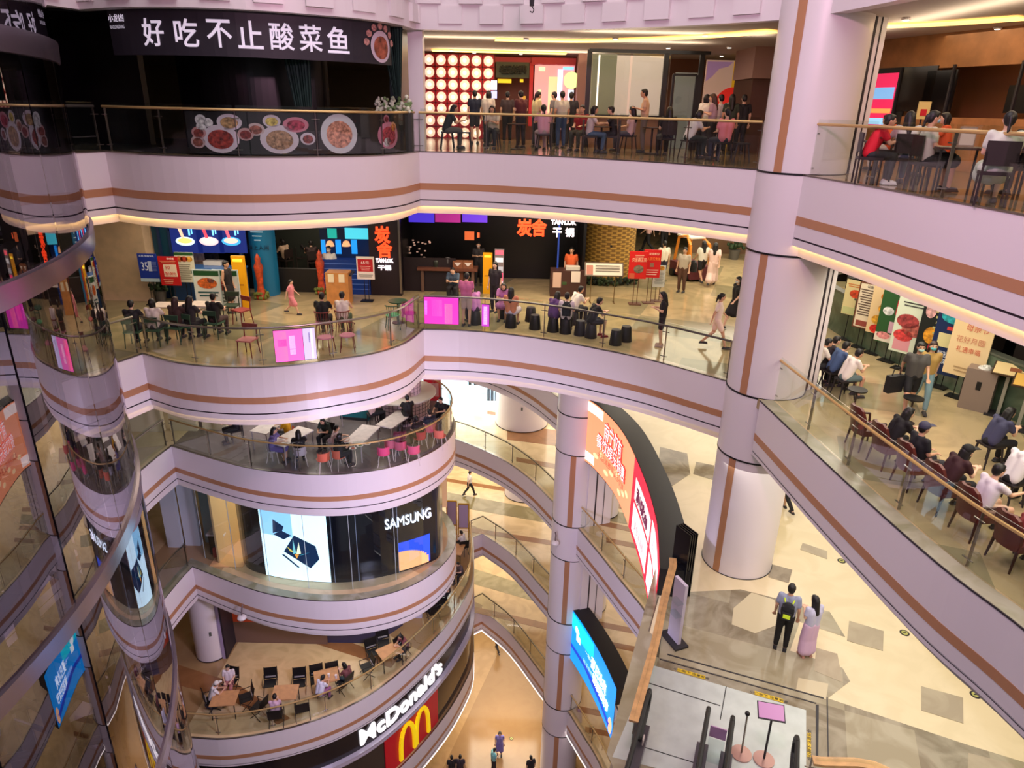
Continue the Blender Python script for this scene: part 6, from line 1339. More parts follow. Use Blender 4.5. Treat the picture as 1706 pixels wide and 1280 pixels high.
def hand(m, wr, el, s):
    d = (wr - el).normalized(); d = (d + V(0, 0, -.15)).normalized(); side = V(1, 0, 0) if abs(d.x) < .8 else V(0, 1, 0); side = (side - d * side.dot(d)).normalized(); nrm = d.cross(side)
    p = wr + d * .05; m.ball(wr + d * .02, .026, 8); cone(m, p - side * .018, p + d * .025 - side * .02, .019, .017, 8); cone(m, p + side * .018, p + d * .025 + side * .02, .019, .017, 8)
    for i, (o, l) in enumerate(((-.030, .060), (-.010, .072), (.010, .068), (.029, .052))):
        a = p + d * .035 + side * o; b = a + d * l * .55 + side * o * .2 + nrm * .004 * s; c = b + d * l * .35 + nrm * .022 * s; cone(m, a, b, .0098, .0092, 6); cone(m, b, c, .0092, .008, 6)
    a = p - side * .026 * s * -1; b = a + side * .030 * s + d * .022; cone(m, a, b, .012, .010, 6); cone(m, b, b + d * .028, .010, .008, 6)
def body_mesh(pose):
    J = joints(pose); m = MB(); pel, ch, nk, hd = J['pel'], J['chest'], J['neck'], J['head']
    for s in (-1, 1):
        S = 'R' if s > 0 else 'L'
        cone(m, pel + V(s * .06, 0, 0), ch + V(s * .07, 0, 0), .095, .105, 12); cone(m, ch + V(s * .06, 0, .02), J['sh' + S] + V(-s * .03, 0, -.02), .09, .06, 12)
        cone(m, J['sh' + S], J['el' + S], .048, .037); cone(m, J['el' + S], J['wr' + S], .037, .024); hand(m, J['wr' + S], J['el' + S], s)
        cone(m, J['hip' + S], J['kn' + S], .085, .055, 12); cone(m, J['kn' + S], J['an' + S], .054, .034, 12)
        k = J['an' + S]; cone(m, k + V(0, -.03, -.035), k + V(0, .12, -.05), .034, .026, 10)
    cone(m, ch + V(0, 0, .1), nk, .075, .055, 12); cone(m, nk, hd - V(0, .01, .04), .052, .050, 12)
    m.ball(hd, (.074, .092, .108), 16); m.ball(hd + V(0, .02, -.06), (.055, .065, .05), 12); m.ball(hd + V(0, .094, -.012), (.012, .018, .02), 8)
    for s in (-1, 1): m.ball(hd + V(s * .077, -.005, -.005), (.012, .02, .03), 8)
    return remesh(m, .0135, 'person')
def top_mesh(pose, kind):
    J = joints(pose); m = MB(); pel, ch = J['pel'], J['chest']; sl = {'tee': .62, 'vest': .0, 'long': 1.75}[kind]
    for s in (-1, 1):
        S = 'R' if s > 0 else 'L'; up = pel + (ch - pel) * .06
        cone(m, up + V(s * .062, 0, 0), ch + V(s * .075, 0, 0), .113, .12, 12); cone(m, ch + V(s * .06, 0, .02), J['sh' + S] + V(-s * .03, 0, -.02), .106, .07, 12)
        if sl: a, b = J['sh' + S], J['el' + S]; cone(m, a, a + (b - a) * min(1, sl), .064, .060)
        if sl > 1: a, b = J['el' + S], J['wr' + S]; cone(m, a, a + (b - a) * .9, .052, .040)
    cone(m, ch + V(0, 0, .1), ch + (J['neck'] - ch) * .80, .088, .066, 12); return remesh(m, .019, 'top')
def legs_mesh(pose, kind):
    J = joints(pose); m = MB(); f = {'trousers': 1.9, 'shorts': .72}[kind]; m.ball(J['pel'], (.155, .115, .11), 14)
    for S in 'RL':
        a, b = J['hip' + S], J['kn' + S]; cone(m, a, a + (b - a) * min(1, f), .104, .086 if f < 1 else .074, 12)
        if f > 1: a2 = J['an' + S]; cone(m, b, b + (a2 - b) * (f - 1), .074, .056, 12)
    return remesh(m, .019, kind)
def skirt_mesh(pose, kind):
    """skirt or the lower part of a dress, to about the knee or lower"""
    J = joints(pose); m = MB(); f = {'skirt': .95, 'dress': 1.25, 'maxi': 1.75}[kind]; m.ball(J['pel'], (.155, .12, .11), 14)
    for S in 'RL':
        a, b, c = J['hip' + S], J['kn' + S], J['an' + S]; cone(m, a, a + (b - a) * min(1, f), .115, .12, 12)
        if f > 1: cone(m, b, b + (c - b) * (f - 1), .12, .13, 12)
    a = (J['hipR'] + J['hipL']) / 2; b = (J['knR'] + J['knL']) / 2; cone(m, a, a + (b - a) * min(1, f), .12, .14, 12)
    if f > 1: c = (J['anR'] + J['anL']) / 2; cone(m, b, b + (c - b) * (f - 1), .14, .15, 12)
    return remesh(m, .019, kind)
def shoe_mesh(pose, kind):
    J = joints(pose); m = MB()
    for S in 'RL': k = J['an' + S]; cone(m, k + V(0, -.03, -.035), k + V(0, .13, -.045), .043, .036, 10); m.box(tuple(k + V(0, .045, -.072)), (.085, .26, .022))
    return remesh(m, .012, 'shoes')
def hair_mesh(pose, kind):
    J = joints(pose); h = J['head']; m = MB(); m.ball(h + V(0, -.018, .028), (.086, .094, .098), 16); m.ball(h + V(0, -.05, -.01), (.078, .062, .085), 12); m.ball(h + V(0, .045, .075), (.06, .045, .03), 10)
    if kind == 'long':
        b = J['neck'] + V(0, -.09, -.16); cone(m, h + V(0, -.06, 0), b, .078, .06, 12)
        for s in (-1, 1): cone(m, h + V(s * .068, -.02, .02), J['neck'] + V(s * .085, -.03, -.10), .030, .028, 8)
    if kind == 'bob':
        for s in (-1, 1): cone(m, h + V(s * .07, -.02, .02), h + V(s * .075, -.02, -.10), .032, .03, 8)
        cone(m, h + V(0, -.06, 0), h + V(0, -.06, -.11), .075, .06, 12)
    if kind == 'tail': cone(m, h + V(0, -.11, .03), h + V(0, -.15, -.16), .035, .02, 8)
    if kind == 'bun': m.ball(h + V(0, -.09, .09), .05, 10)
    return remesh(m, .013, 'hair')
def face_mesh(pose, kind):
    h = joints(pose)['head']; m = MB()
    for s in (-1, 1): m.ball(h + V(s * .030, .082, .008), (.012, .008, .006), 8); m.box(tuple(h + V(s * .031, .086, .030)), (.030, .006, .006))
    m.box(tuple(h + V(0, .086, -.058)), (.036, .008, .008)); return m.mesh('face_details', [BLACK])
def mask_mesh(pose, kind):
    h = joints(pose)['head']; m = MB(); m.ball(h + V(0, .055, -.042), (.062, .055, .045), 14)
    for s in (-1, 1): m.tube([tuple(h + V(s * .055, .05, -.03)), tuple(h + V(s * .085, -.01, .0))], .003, 4)
    return remesh(m, .010, 'face_mask')
def cap_mesh(pose, kind):
    h = joints(pose)['head']; m = MB(); m.ball(h + V(0, -.012, .045), (.095, .105, .088), 16); m.box(tuple(h + V(0, .13, .05)), (.13, .13, .012)); return remesh(m, .010, 'cap')
_pm = {}
def pm(fn, pose, kind=None):
    key = (fn.__name__, pose, kind)
    if key not in _pm: _pm[key] = fn(pose, kind) if kind is not None else fn(pose)
    return _pm[key]
def colored(me, nm, c, parent, rough=.75):
    o = bpy.data.objects.new(nm, me); C.objects.link(o)
    if parent: o.parent = parent
    o.material_slots[0].link = 'OBJECT'; o.material_slots[0].material = mat(c, rough) if isinstance(c, tuple) else c; return o
SKIN = [(214, 170, 140), (206, 158, 128), (222, 180, 152)]
NP = [0]
W = (226, 222, 222); BK = (24, 23, 28); HAIR = (20, 16, 16)
def person(p, k, pose, face, label, top=W, bottom=BK, low='trousers', hair='short', sleeve='tee', scale=1.0, mask=None, cap=None, shoes=(60, 56, 58), hc=HAIR, dz=0.0, mirror=False):
    NP[0] += 1; root = colored(pm(body_mesh, pose), 'person', SKIN[NP[0] % 3], None, .6); root.location = (p[0], p[1], Z(k) + dz); root.rotation_euler = (0, 0, rad(face)); root.scale = (-scale if mirror else scale, scale, scale)
    tag(root, label, 'person')
    colored(pm(top_mesh, pose, sleeve), 'top', top, root)
    colored(pm(legs_mesh if low in ('trousers', 'shorts') else skirt_mesh, pose, low), {'trousers': 'trousers', 'shorts': 'shorts'}.get(low, 'skirt'), bottom, root)
    colored(pm(hair_mesh, pose, hair), 'hair', hc, root, .5); colored(pm(shoe_mesh, pose, 's'), 'shoes', shoes, root); colored(pm(face_mesh, pose, 'f'), 'face_details', (50, 30, 28), root)
    if mask: colored(pm(mask_mesh, pose, 'm'), 'face_mask', mask, root)
    if cap: colored(pm(cap_mesh, pose, 'c'), 'cap', cap, root)
    return root
def at0(px, Y): q = Q(px, 205, Y); return (q.x, Y)
# ---------------------------------------------------------------- top storey crowd (0)
def seat0(px, Y, face, label, kind='stool', slabel='', pose='sit', **kw):
    p = at0(px, Y); furnish(kind, p, 0, rad(face), slabel or 'dark stool under the ' + label.replace('person', 'one', 1)); return person(p, 0, pose, face, label, **kw)
def chairlab(s): return 'dark seat ' + s
seat0(745, 22.2, -80, 'person in a black top sitting sideways before the red lamp wall', slabel=chairlab('under the person before the red lamp wall'), pose='lean', top=(30, 28, 34), bottom=(80, 78, 74), hair='long')
furnish('stool', at0(774, 22.2), 0, 0, 'empty dark stool in front of the red lamp wall')
person(at0(791, 25.5), 0, 'stand', 10, 'person in a navy top standing with back turned before the lamps', top=(22, 30, 52), bottom=(30, 30, 36), low='shorts')
person(at0(813, 24.4), 0, 'phone', -20, 'person in a pale vest with dark bob beside the menu light', top=(214, 206, 190), bottom=(60, 58, 60), hair='bob')
seat0(822, 22.6, 170, 'person in cream sitting low beside the lamp wall edge', slabel=chairlab('right of the lamp wall'), pose='lean', top=(206, 196, 170), bottom=(40, 40, 44), hair='bob')
person(at0(868, 23.4), 0, 'phone', 30, 'person in dark red standing before the eatery gate', top=(86, 32, 38), bottom=(34, 32, 38))
person(at0(845, 26.4), 0, 'stand', 0, 'person in dark clothes far inside the eatery gate', top=(60, 44, 44), bottom=(26, 24, 28))
person(at0(893, 24.0), 0, 'phone', -60, 'person in pale yellow with tied hair before the neon mural', top=(206, 196, 150), bottom=(60, 60, 70), hair='tail')
seat0(906, 22.0, 10, 'person in a pink top with shoulder strap sitting with back turned', slabel=chairlab('under the person in the pink top'), pose='table', top=(206, 150, 170), bottom=(176, 150, 160), hair='tail')
furnish('pedestal', at0(862, 22.6), 0, 0, 'round dark table in front of the eatery gate')
person(at0(922, 25.0), 0, 'stand', 60, 'person in grey under the neon ring on the left', top=(120, 116, 120), bottom=(30, 30, 40))
person(at0(935, 23.6), 0, 'stand', 20, 'person in white and blue jeans left of the beige pier', top=(190, 190, 180), bottom=(50, 74, 110))
person(at0(950, 24.8), 0, 'stand', -10, 'person in black in front of the beige pier', top=(34, 32, 38), bottom=(40, 38, 44))
seat0(968, 22.6, 150, 'person in red sitting in front of the beige pier', slabel=chairlab('under the person in red by the beige pier'), pose='sit', top=(150, 30, 40), bottom=(60, 60, 50))
seat0(984, 21.6, -90, 'person in a patterned pale top sitting in profile', kind='high', slabel=chairlab('with a back under the patterned top'), pose='table', top=(206, 186, 190), bottom=(70, 90, 120), hair='bob')
furnish('pedestal', at0(1003, 21.6), 0, 0, 'round dark table right of the patterned top')
seat0(1022, 21.8, 80, 'person in black sitting left of the couple by the glazed kitchen', kind='high', slabel=chairlab('left of the couple by the glazed kitchen'), pose='table', top=(36, 32, 38), bottom=(30, 30, 34))
seat0(1050, 22.6, 60, 'person in a light pink top sitting beneath the glazed kitchen', slabel=chairlab('under the light pink top'), pose='sit', top=(222, 190, 196), bottom=(70, 70, 90), hair='long')
person(at0(1073, 22.4), 0, 'phone', 80, 'tall person in beige standing before the glazed kitchen window', top=(214, 180, 150), bottom=(110, 100, 96), scale=1.06)
furnish('pedestal', at0(1088, 21.8), 0, 0, 'round dark table beside the tall person in beige')
seat0(1113, 20.8, 5, 'person in black with very long hair before the kitchen door', kind='high', slabel=chairlab('before the glass kitchen door'), pose='sit', top=(28, 26, 32), bottom=(28, 26, 32), hair='long')
seat0(1152, 20.0, -75, 'person in a white top bending over a phone right of the kitchen door', slabel=chairlab('under the white top right of the kitchen door'), pose='lean', top=(214, 210, 206), bottom=(34, 44, 44), hair='bob')
person(at0(1171, 22.6), 0, 'phone', -60, 'person in a white shirt left of the red ring mural', top=(226, 222, 216), bottom=(40, 40, 50), hair='bob')
person(at0(1186, 21.6), 0, 'phone', 60, 'person with long brown hair and a lilac top by the red ring', top=(176, 150, 170), bottom=(40, 38, 44), hair='long', hc=(60, 36, 30))
person(at0(1197, 23.4), 0, 'stand', 20, 'person in white standing directly under the red ring', top=(220, 214, 210), bottom=(60, 60, 66))
person(at0(1215, 22.6), 0, 'stand', 0, 'person with long black hair in green before the yellow mural', top=(50, 62, 50), bottom=(30, 30, 34), hair='long')
person(at0(1235, 22.8), 0, 'stand', 0, 'person in black with short hair at the right of the yellow mural', top=(26, 26, 30), bottom=(26, 26, 30))
seat0(1209, 19.2, 15, 'person in a pink checked shirt sitting near the large column', slabel=chairlab('under the pink checked shirt'), pose='sit', top=(222, 130, 140), bottom=(40, 44, 60), hair='tail')
furnish('stool', at0(1240, 19.0), 0, 0, 'empty dark stool next to the large column'); furnish('stool', at0(1180, 20.4), 0, 0, 'empty dark stool under the red ring mural')
# right arm of the top storey
def p0r(px, py): return P(px, py, 0)
def seat0r(px, py, face, label, slabel, kind='high', pose='table', **kw): p = p0r(px, py); face -= 36; furnish(kind, p, 0, rad(face), slabel); return person(p, 0, pose, face, label, **kw)
seat0r(1440, 306, -70, 'person in a red tee bending forward beside the large column', 'dark chair under the red tee on the top right', pose='lean', top=(214, 22, 44), bottom=(28, 26, 30), shoes=W)
seat0r(1474, 286, 60, 'person in orange facing the red tee on the top right', 'dark chair under the person in orange', pose='lean', top=(226, 96, 40), bottom=(210, 206, 200))
seat0r(1494, 308, 20, 'person in a white tee with back turned on the top right', 'dark chair under the white tee on the top right', top=(206, 202, 196), bottom=(80, 90, 110), hair='long')
seat0r(1532, 318, -60, 'person with a mask in a white top and long black skirt', 'dark chair under the long black skirt', pose='sit', top=(214, 206, 190), bottom=(22, 20, 24), low='skirt', hair='tail', mask=(150, 190, 200))
seat0r(1560, 296, 100, 'person in an orange top behind the masked diner', 'dark chair under the person behind the masked diner', top=(222, 90, 44), bottom=(40, 38, 44), hair='bob')
seat0r(1644, 342, 10, 'person in a white patterned dress sitting with back turned', 'dark chair under the white patterned dress', pose='sit', top=(206, 212, 196), bottom=(206, 212, 196), low='dress', hair='tail')
seat0r(1690, 330, 40, 'person in black beside the white patterned dress', 'dark chair at the right edge of the picture, top storey', top=(26, 24, 28), bottom=(26, 24, 28), hair='long')
for i, (px, py, l) in enumerate(((1478, 304, 'dark dining table between the red tee and the white tee'), (1590, 322, 'long dark dining table beside the masked diner'), (1672, 330, 'dark dining table behind the white patterned dress'))): furnish('table', p0r(px, py), 0, rad(-12), l, w_=1.0, d=.7, c=(70, 44, 38))
def table_sign(): p = p0r(1588, 322); r = thing('table_menu', 'small framed menu standing on the long dark table', 'menu', (p.x, p.y, .75)); MB().box((0, 0, .16), (.26, .03, .32), rad(-12)).build('frame', mat((150, 130, 110), .5), r); MB().box((0, -.018, .16), (.22, .01, .26), rad(-12)).build('sheet', mat((206, 196, 180), .5), r)
table_sign()
def post_notice(): p = P(1512, 300, 0); r = thing('notice_post', 'yellow notice with a red flower on a thin black post', 'sign stand', (p.x, p.y, 0)); MB().cyl((0, 0, 0), (0, 0, 1.2), .015).build('post', BLACK, r); MB().box((0, -.02, 1.32), (.24, .02, .32)).build('sheet', mat((214, 186, 110), .5, 0, .1), r); MB().box((0, -.035, 1.28), (.12, .01, .12)).build('red_flower', mat((206, 30, 40), .5), r)
post_notice()
# ---------------------------------------------------------------- storey 1, left lobe
G1 = (42, 74, 58); 
for px, py, face, pl, cl, kw in ((228, 577, 5, 'person in black sitting at the left end of the green chair row', 'green chair at the left end of the row behind the glass', dict(top=(28, 26, 34), bottom=(40, 38, 48))),
    (262, 574, 0, 'person in white sitting second in the green chair row', 'green chair under the person in white, second in the row', dict(top=(226, 216, 210), bottom=(60, 60, 70), hair='bob')),
    (299, 570, -10, 'person with long brown hair sitting third in the green chair row', 'green chair under the long brown hair, third in the row', dict(top=(60, 40, 40), bottom=(50, 50, 60), hair='long', hc=(50, 28, 26))),
    (322, 568, -20, 'person in black and white with long hair, fourth in the row', 'green chair under the black and white top, fourth in the row', dict(top=(40, 38, 44), bottom=(30, 30, 36), hair='long')),
    (361, 562, -10, 'person in a black tee with a red back print', 'green chair under the black tee with red print', dict(top=(22, 22, 26), bottom=(70, 50, 50)))):
    p = P(px, py, 1); furnish('cafe', p, 1, rad(face), cl, c=G1, seat=(60, 100, 76)); person(p, 1, 'table', face, pl, **kw)
for px, py, l in ((285, 548, 'pale table in front of the person in white'), (345, 546, 'pale table in front of the black tee')): furnish('table', P(px, py, 1), 1, 0, l, w_=.8, d=.6, c=(206, 190, 176))
furnish('cafe', P(405, 540, 1), 1, rad(150), 'dark red chair behind the empty pink seated chair', c=(120, 40, 40), seat=(150, 60, 60)); furnish('cafe', P(415, 592, 1), 1, rad(170), 'empty chair with a pink seat close to the glass', c=(120, 50, 44), seat=(206, 120, 120)); furnish('cafe', P(388, 532, 1), 1, rad(180), 'dark green chair standing in front of the woman in black', c=(46, 60, 46), seat=(50, 66, 50))
person(P(386, 521, 1), 1, 'stand', -100, 'person in a sleeveless black dress standing by the yellow sign', top=(26, 20, 24), bottom=(26, 20, 24), low='skirt', sleeve='vest')
person(P(488, 524, 1), 1, 'walk', -90, 'child in a pink dress running across the marble floor', top=(226, 140, 150), bottom=(226, 140, 150), low='skirt', hair='tail', scale=.68)
person(P(553, 488, 1), 1, 'stand', 180, 'cashier in a white shirt and mask behind the plywood desk', top=W, bottom=(24, 22, 24), mask=(220, 226, 226))
R1 = dict(c=(120, 46, 44), seat=(206, 120, 150))
for px, py, pl, cl, kw in ((540, 560, 'person in a black tee sitting before the cash desk', 'red spindle chair under the black tee before the cash desk', dict(top=(24, 28, 30), bottom=(40, 40, 44))), (573, 558, 'person in a white sleeveless top sitting before the cash desk', 'red spindle chair under the white sleeveless top', dict(top=(232, 222, 210), bottom=(60, 80, 60), sleeve='vest'))):
    p = P(px, py, 1); furnish('slat', p, 1, 0, cl, **R1); person(p, 1, 'table', 0, pl, **kw)
furnish('slat', P(544, 588, 1), 1, rad(170), 'empty red spindle chair with lilac seat near the glass, left of two', **R1); furnish('slat', P(580, 584, 1), 1, rad(190), 'empty red spindle chair near the glass, right of two', **R1)
furnish('slat', P(655, 548, 1), 1, rad(20), 'green spindle chair near the crease of the railing', c=(44, 84, 60), seat=(90, 170, 120)); furnish('slat', P(683, 545, 1), 1, rad(-60), 'dark red spindle chair by the crease of the railing', c=(80, 30, 34), seat=(110, 50, 50)); furnish('pedestal', P(664, 538, 1), 1, 0, 'green round cafe table near the crease of the railing', c=(44, 84, 60), h=.72)
# diners in the dim dining room and the grill
for i, (px, py, f, pl, c_) in enumerate(((478, 452, 60, 'person in cream dining left in the dim dining room', (206, 176, 150)), (505, 447, -80, 'person in black dining in the dim dining room', (30, 26, 28)), (522, 455, 20, 'person in dark clothes dining at the right of the dim room', (60, 40, 40)), (490, 420, 160, 'person in white at the back of the dim dining room', (210, 196, 180)))):
    p = P(px, py, 1); furnish('high', p, 1, rad(f), 'dark dining chair under the ' + pl.replace('person', 'one', 1)[:60]); person(p, 1, 'table', f, pl, top=c_, hair=['bob', 'short', 'short', 'tail'][i])
for px, py, l in ((492, 440, 'pale dining table left in the dim dining room'), (516, 440, 'pale dining table right in the dim dining room'), (470, 425, 'pale dining table at the back of the dim room')): furnish('table', P(px, py, 1), 1, 0, l, w_=1.0, d=.7, c=(206, 186, 150))
lamp('dining_room_light', (-7.5, 26.5, z1 + 3.0), 2, 60, (1, .8, .6), (0, 0, 0), 2)
person((Q(333, 450, 24.4).x, 24.4), 1, 'phone', 180, 'cook in a white hat working in the food stall', top=(214, 190, 176), cap=(226, 210, 196)); person((Q(356, 450, 24.5).x, 24.5), 1, 'phone', 200, 'cook in dark clothes and white cap in the food stall', top=(40, 36, 40), cap=(230, 226, 222))
person((Q(797, 430, 26.4).x, 26.4), 1, 'phone', 180, 'cook in a mask working behind the serving table', top=(40, 36, 40), mask=(200, 190, 190)); person((Q(951, 450, 25.6).x, 25.6), 1, 'stand', 170, 'receptionist in an orange vest behind the dark desk', top=(214, 92, 40), bottom=BK)
# people along the middle railing
def bucket(px, py, label): furnish('bucket', P(px, py, 1), 1, 0, label)
def seat1(px, py, face, pl, bl, pose='lean', **kw): p = P(px, py, 1); furnish('bucket', p, 1, 0, bl); person(p, 1, pose, face, pl, dz=-.02, **kw)
seat1(757, 500, 170, 'person in blue grey sitting behind the magenta display', 'black bucket stool behind the magenta display', top=(70, 90, 110), bottom=BK)
seat1(792, 540, 30, 'person in a lilac striped top sitting right of the magenta display', 'black bucket stool under the lilac striped top', top=(200, 130, 190), bottom=(60, 40, 66), hair='long')
person(P(777, 543, 1), 1, 'phone', -10, 'person in a patterned pink shirt standing right of the magenta display', top=(190, 100, 140), bottom=(190, 160, 150), low='shorts')
person(P(824, 520, 1), 1, 'stand', 150, 'person in black by the pink kiosk', top=(34, 26, 34), bottom=(34, 26, 34), hair='long')
seat1(851, 545, -15, 'person in an orange top and white skirt on a bucket stool', 'black bucket stool under the orange top', pose='sit', top=(206, 130, 96), bottom=(196, 184, 200), low='skirt', hair='long'); seat1(840, 530, 170, 'person in a lilac dress sitting behind the orange top', 'black bucket stool under the lilac dress', top=(170, 110, 160), bottom=(170, 110, 160), low='skirt', hair='bob')
bucket(884, 535, 'empty bucket stool, farther of two right of the orange top'); bucket(891, 548, 'empty bucket stool, nearer of two right of the orange top')
seat1(921, 552, -30, 'person in a violet top with long hair on a bucket stool', 'black bucket stool under the violet top', top=(90, 56, 110), bottom=(70, 44, 80), hair='long')
seat1(942, 555, -10, 'person in white with a black backpack on a bucket stool', 'black bucket stool under the black backpack', pose='sit', top=(214, 200, 206), bottom=(30, 28, 34))
bucket(966, 558, 'empty bucket stool between the backpack and the man in black'); 
seat1(955, 540, -60, 'person in a white shirt looking at a phone, second row', 'black bucket stool in the second row under the white shirt', top=(232, 228, 214), bottom=(40, 38, 44))
seat1(984, 562, -70, 'person in black shorts and a black tee bending over beside the empty stools', 'black bucket stool under the person in black shorts', top=(24, 22, 26), bottom=(40, 38, 46), low='shorts', shoes=(120, 30, 40))
bucket(1025, 574, 'empty bucket stool, left and nearer of the pair at the right'); bucket(1042, 568, 'empty bucket stool, right and farther of the pair at the right')
def backpack(p, z, rz, label, c=(26, 26, 30), acc=None):
    r = thing('backpack', label, 'bag', (p[0], p[1], z), rz); q = MB(); q.ball((0, 0, .24), (.15, .09, .24), 14); q.box((0, 0, .2), (.26, .14, .34)); q2 = remesh(q, .016, 'bag_body'); colored(q2, 'bag_body', c, r)
    MB().box((0, -.10, .16), (.2, .05, .18)).build('front_pocket', mat(c if not acc else (30, 30, 34), .6), r)
    if acc: MB().box((0, -.128, .17), (.15, .012, .10)).build('yellow_patch', mat(acc, .5, 0, .15), r)
    for s in (-1, 1): MB().tube([(s * .10, .08, .05), (s * .12, .12, .25), (s * .12, .26, .44), (s * .1, .1, .47), (s * .08, .05, .42)], .016, 6).build('strap', mat(acc or (40, 40, 46), .6), r)
    return r
p = P(942, 555, 1); backpack((p.x - .02, p.y - .22), Z(1) + .58, rad(-10), 'black backpack on the back of the person on the bucket stool')
person(P(1099, 577, 1), 1, 'phone', 75, 'person in black with very long hair standing alone by the railing', top=(22, 20, 24), bottom=(22, 20, 24), low='shorts', hair='long', shoes=(176, 150, 140), scale=.97)
person(P(1189, 580, 1), 1, 'walk', -100, 'person in a white tee striding beside the large column', top=(240, 222, 206), bottom=(240, 214, 196), low='shorts', scale=.97, hair='tail')
person(P(1221, 548, 1), 1, 'walk', 110, 'person in a black dress and mask partly hidden by the large column', top=(24, 20, 24), bottom=(24, 20, 24), low='skirt', hair='long', mask=(214, 214, 214))
for px, py, pose, f, l, kw in ((1078, 421, 'walk', 60, 'person in a pink top and black trousers far back left of the hall', dict(top=(226, 180, 176))), (1104, 420, 'walk', 170, 'person in a black suit with white shirt far back in the hall', dict(top=(30, 28, 32))),
    (1101, 473, 'stand', 10, 'person in a large white tee seen from behind by the red posters', dict(top=(236, 226, 204), bottom=(40, 40, 60), low='shorts')), (1134, 487, 'stand', 150, 'person in grey with brown trousers in front of the orange ride', dict(top=(190, 178, 160), bottom=(90, 60, 46))),
    (1166, 472, 'walk', 10, 'person in white with black shorts walking away, left of a pair', dict(top=(230, 226, 210), low='shorts', hair='long')), (1184, 476, 'walk', -20, 'person in a pale pink dress walking away, right of a pair', dict(top=(240, 206, 196), bottom=(240, 206, 196), low='maxi', hair='long'))): person(P(px, py, 1), 1, pose, f, l, **kw)
p = P(1134, 487, 1); backpack((p.x + .38, p.y + .05), Z(1) + .75, rad(150), 'dark round bag carried beside the person in grey')
# ---------------------------------------------------------------- storey 1, right arm: armchairs along the railing
q = offset(B1_, -1.15); 
chairs = []; s = arc_of(q, 7.3, 13.1)
for i in range(9): c_, t = at(q, s + i * .80); chairs.append((c_.x, c_.y))
arml = ['first from the column', 'second from the column, under the long black hair', 'third from the column, under the grey cap', 'fourth from the column, under the black cap', 'fifth from the column, under the outstretched arm', 'sixth from the column', 'seventh from the column, under the olive shirt', 'eighth from the column', 'at the right edge of the picture']
for i, c_ in enumerate(chairs): furnish('arm', c_, 1, rad(-82), 'dark red armchair by the brass railing, ' + arml[i])
for i, pose, pl, kw in ((1, 'lean', 'person in black with long hair holding a phone in an armchair', dict(top=(22, 20, 24), hair='long')), (2, 'sit', 'person in black with a grey patterned cap in an armchair', dict(top=(26, 26, 32), bottom=(40, 40, 48), cap=(60, 60, 84))),
    (3, 'lean', 'person in black with a wide black cap in an armchair', dict(top=(60, 30, 34), cap=(14, 14, 16), hair='long')), (4, 'reach', 'person in a white tee stretching one arm forward in an armchair', dict(top=(228, 222, 230), bottom=(200, 170, 150), low='shorts')),
    (5, 'lean', 'child with dark hair leaning in the sixth armchair', dict(top=(120, 40, 40), scale=.8)), (6, 'lean', 'person in an olive shirt with curly hair leaning in an armchair', dict(top=(66, 56, 44), bottom=(40, 36, 34), hair='bob')), (7, 'sit', 'person in dark red deep in the eighth armchair', dict(top=(100, 40, 40), hair='bob'))): person(chairs[i], 1, pose, -82, pl, **kw)
for px, py, f, pose, pl, kw in ((1352, 640, -95, 'lean', 'person in a white tee leaning forward next to the column, leftmost', dict(top=(226, 220, 206))), (1366, 636, -90, 'lean', 'person in dark clothes sitting beside the leftmost white tee', dict(top=(50, 44, 50))), (1382, 648, -80, 'lean', 'person in a blue shirt bending over a phone near the column', dict(top=(66, 90, 130))), (1402, 662, -80, 'lean', 'person in a large white tee holding a phone near the column', dict(top=(232, 224, 214), low='shorts', bottom=(90, 110, 110))), (1672, 840, -70, 'lean', 'person in a white tee bending over at the right edge', dict(top=(222, 218, 220), bottom=(22, 20, 24))), (1640, 775, -80, 'lean', 'person with long black hair and patterned sleeve at the right edge', dict(top=(60, 60, 90), hair='long'))):
    p = P(px, py, 1); furnish('stool', p, 1, rad(f), 'low dark stool: ' + pl.replace('person in ', 'under ').replace('person with ', 'under ')[:70].rsplit(' ', 1)[0]); person(p, 1, pose, f, pl, **kw)
def side_tray(px, py, l): p = P(px, py, 1); r = furnish('pedestal', p, 1, 0, l, c=(20, 20, 22), h=.62); r.scale = (.7, .7, 1)
side_tray(1420, 690, 'small round black side table beside the first armchair'); side_tray(1512, 705, 'small round black side table in front of the grey cap')
p = P(1506, 690, 1); person(p, 1, 'walk', 165, 'tall person in a grey tee, black shorts and pale mask walking', top=(84, 80, 78), bottom=(20, 20, 24), low='shorts', mask=(170, 206, 196), shoes=(196, 190, 186), scale=1.04)
person(P(1528, 682, 1), 1, 'walk', 160, 'person in a yellow top, jeans and turquoise mask walking', top=(186, 150, 84), bottom=(120, 150, 160), hair='long', mask=(90, 190, 196), hc=(50, 26, 24), mirror=True)
r = thing('tote_bag', 'black bag carried by the walking person in the grey tee', 'bag', (p.x - .42, p.y - .05, Z(1) + .55), rad(20)); MB().box((0, 0, .22), (.42, .14, .40)).build('bag_body', mat((20, 19, 24), .6), r); MB().tube([(-.12, 0, .42), (-.08, 0, .60), (.08, 0, .60), (.12, 0, .42)], .012, 6).build('handle', BLACK, r)
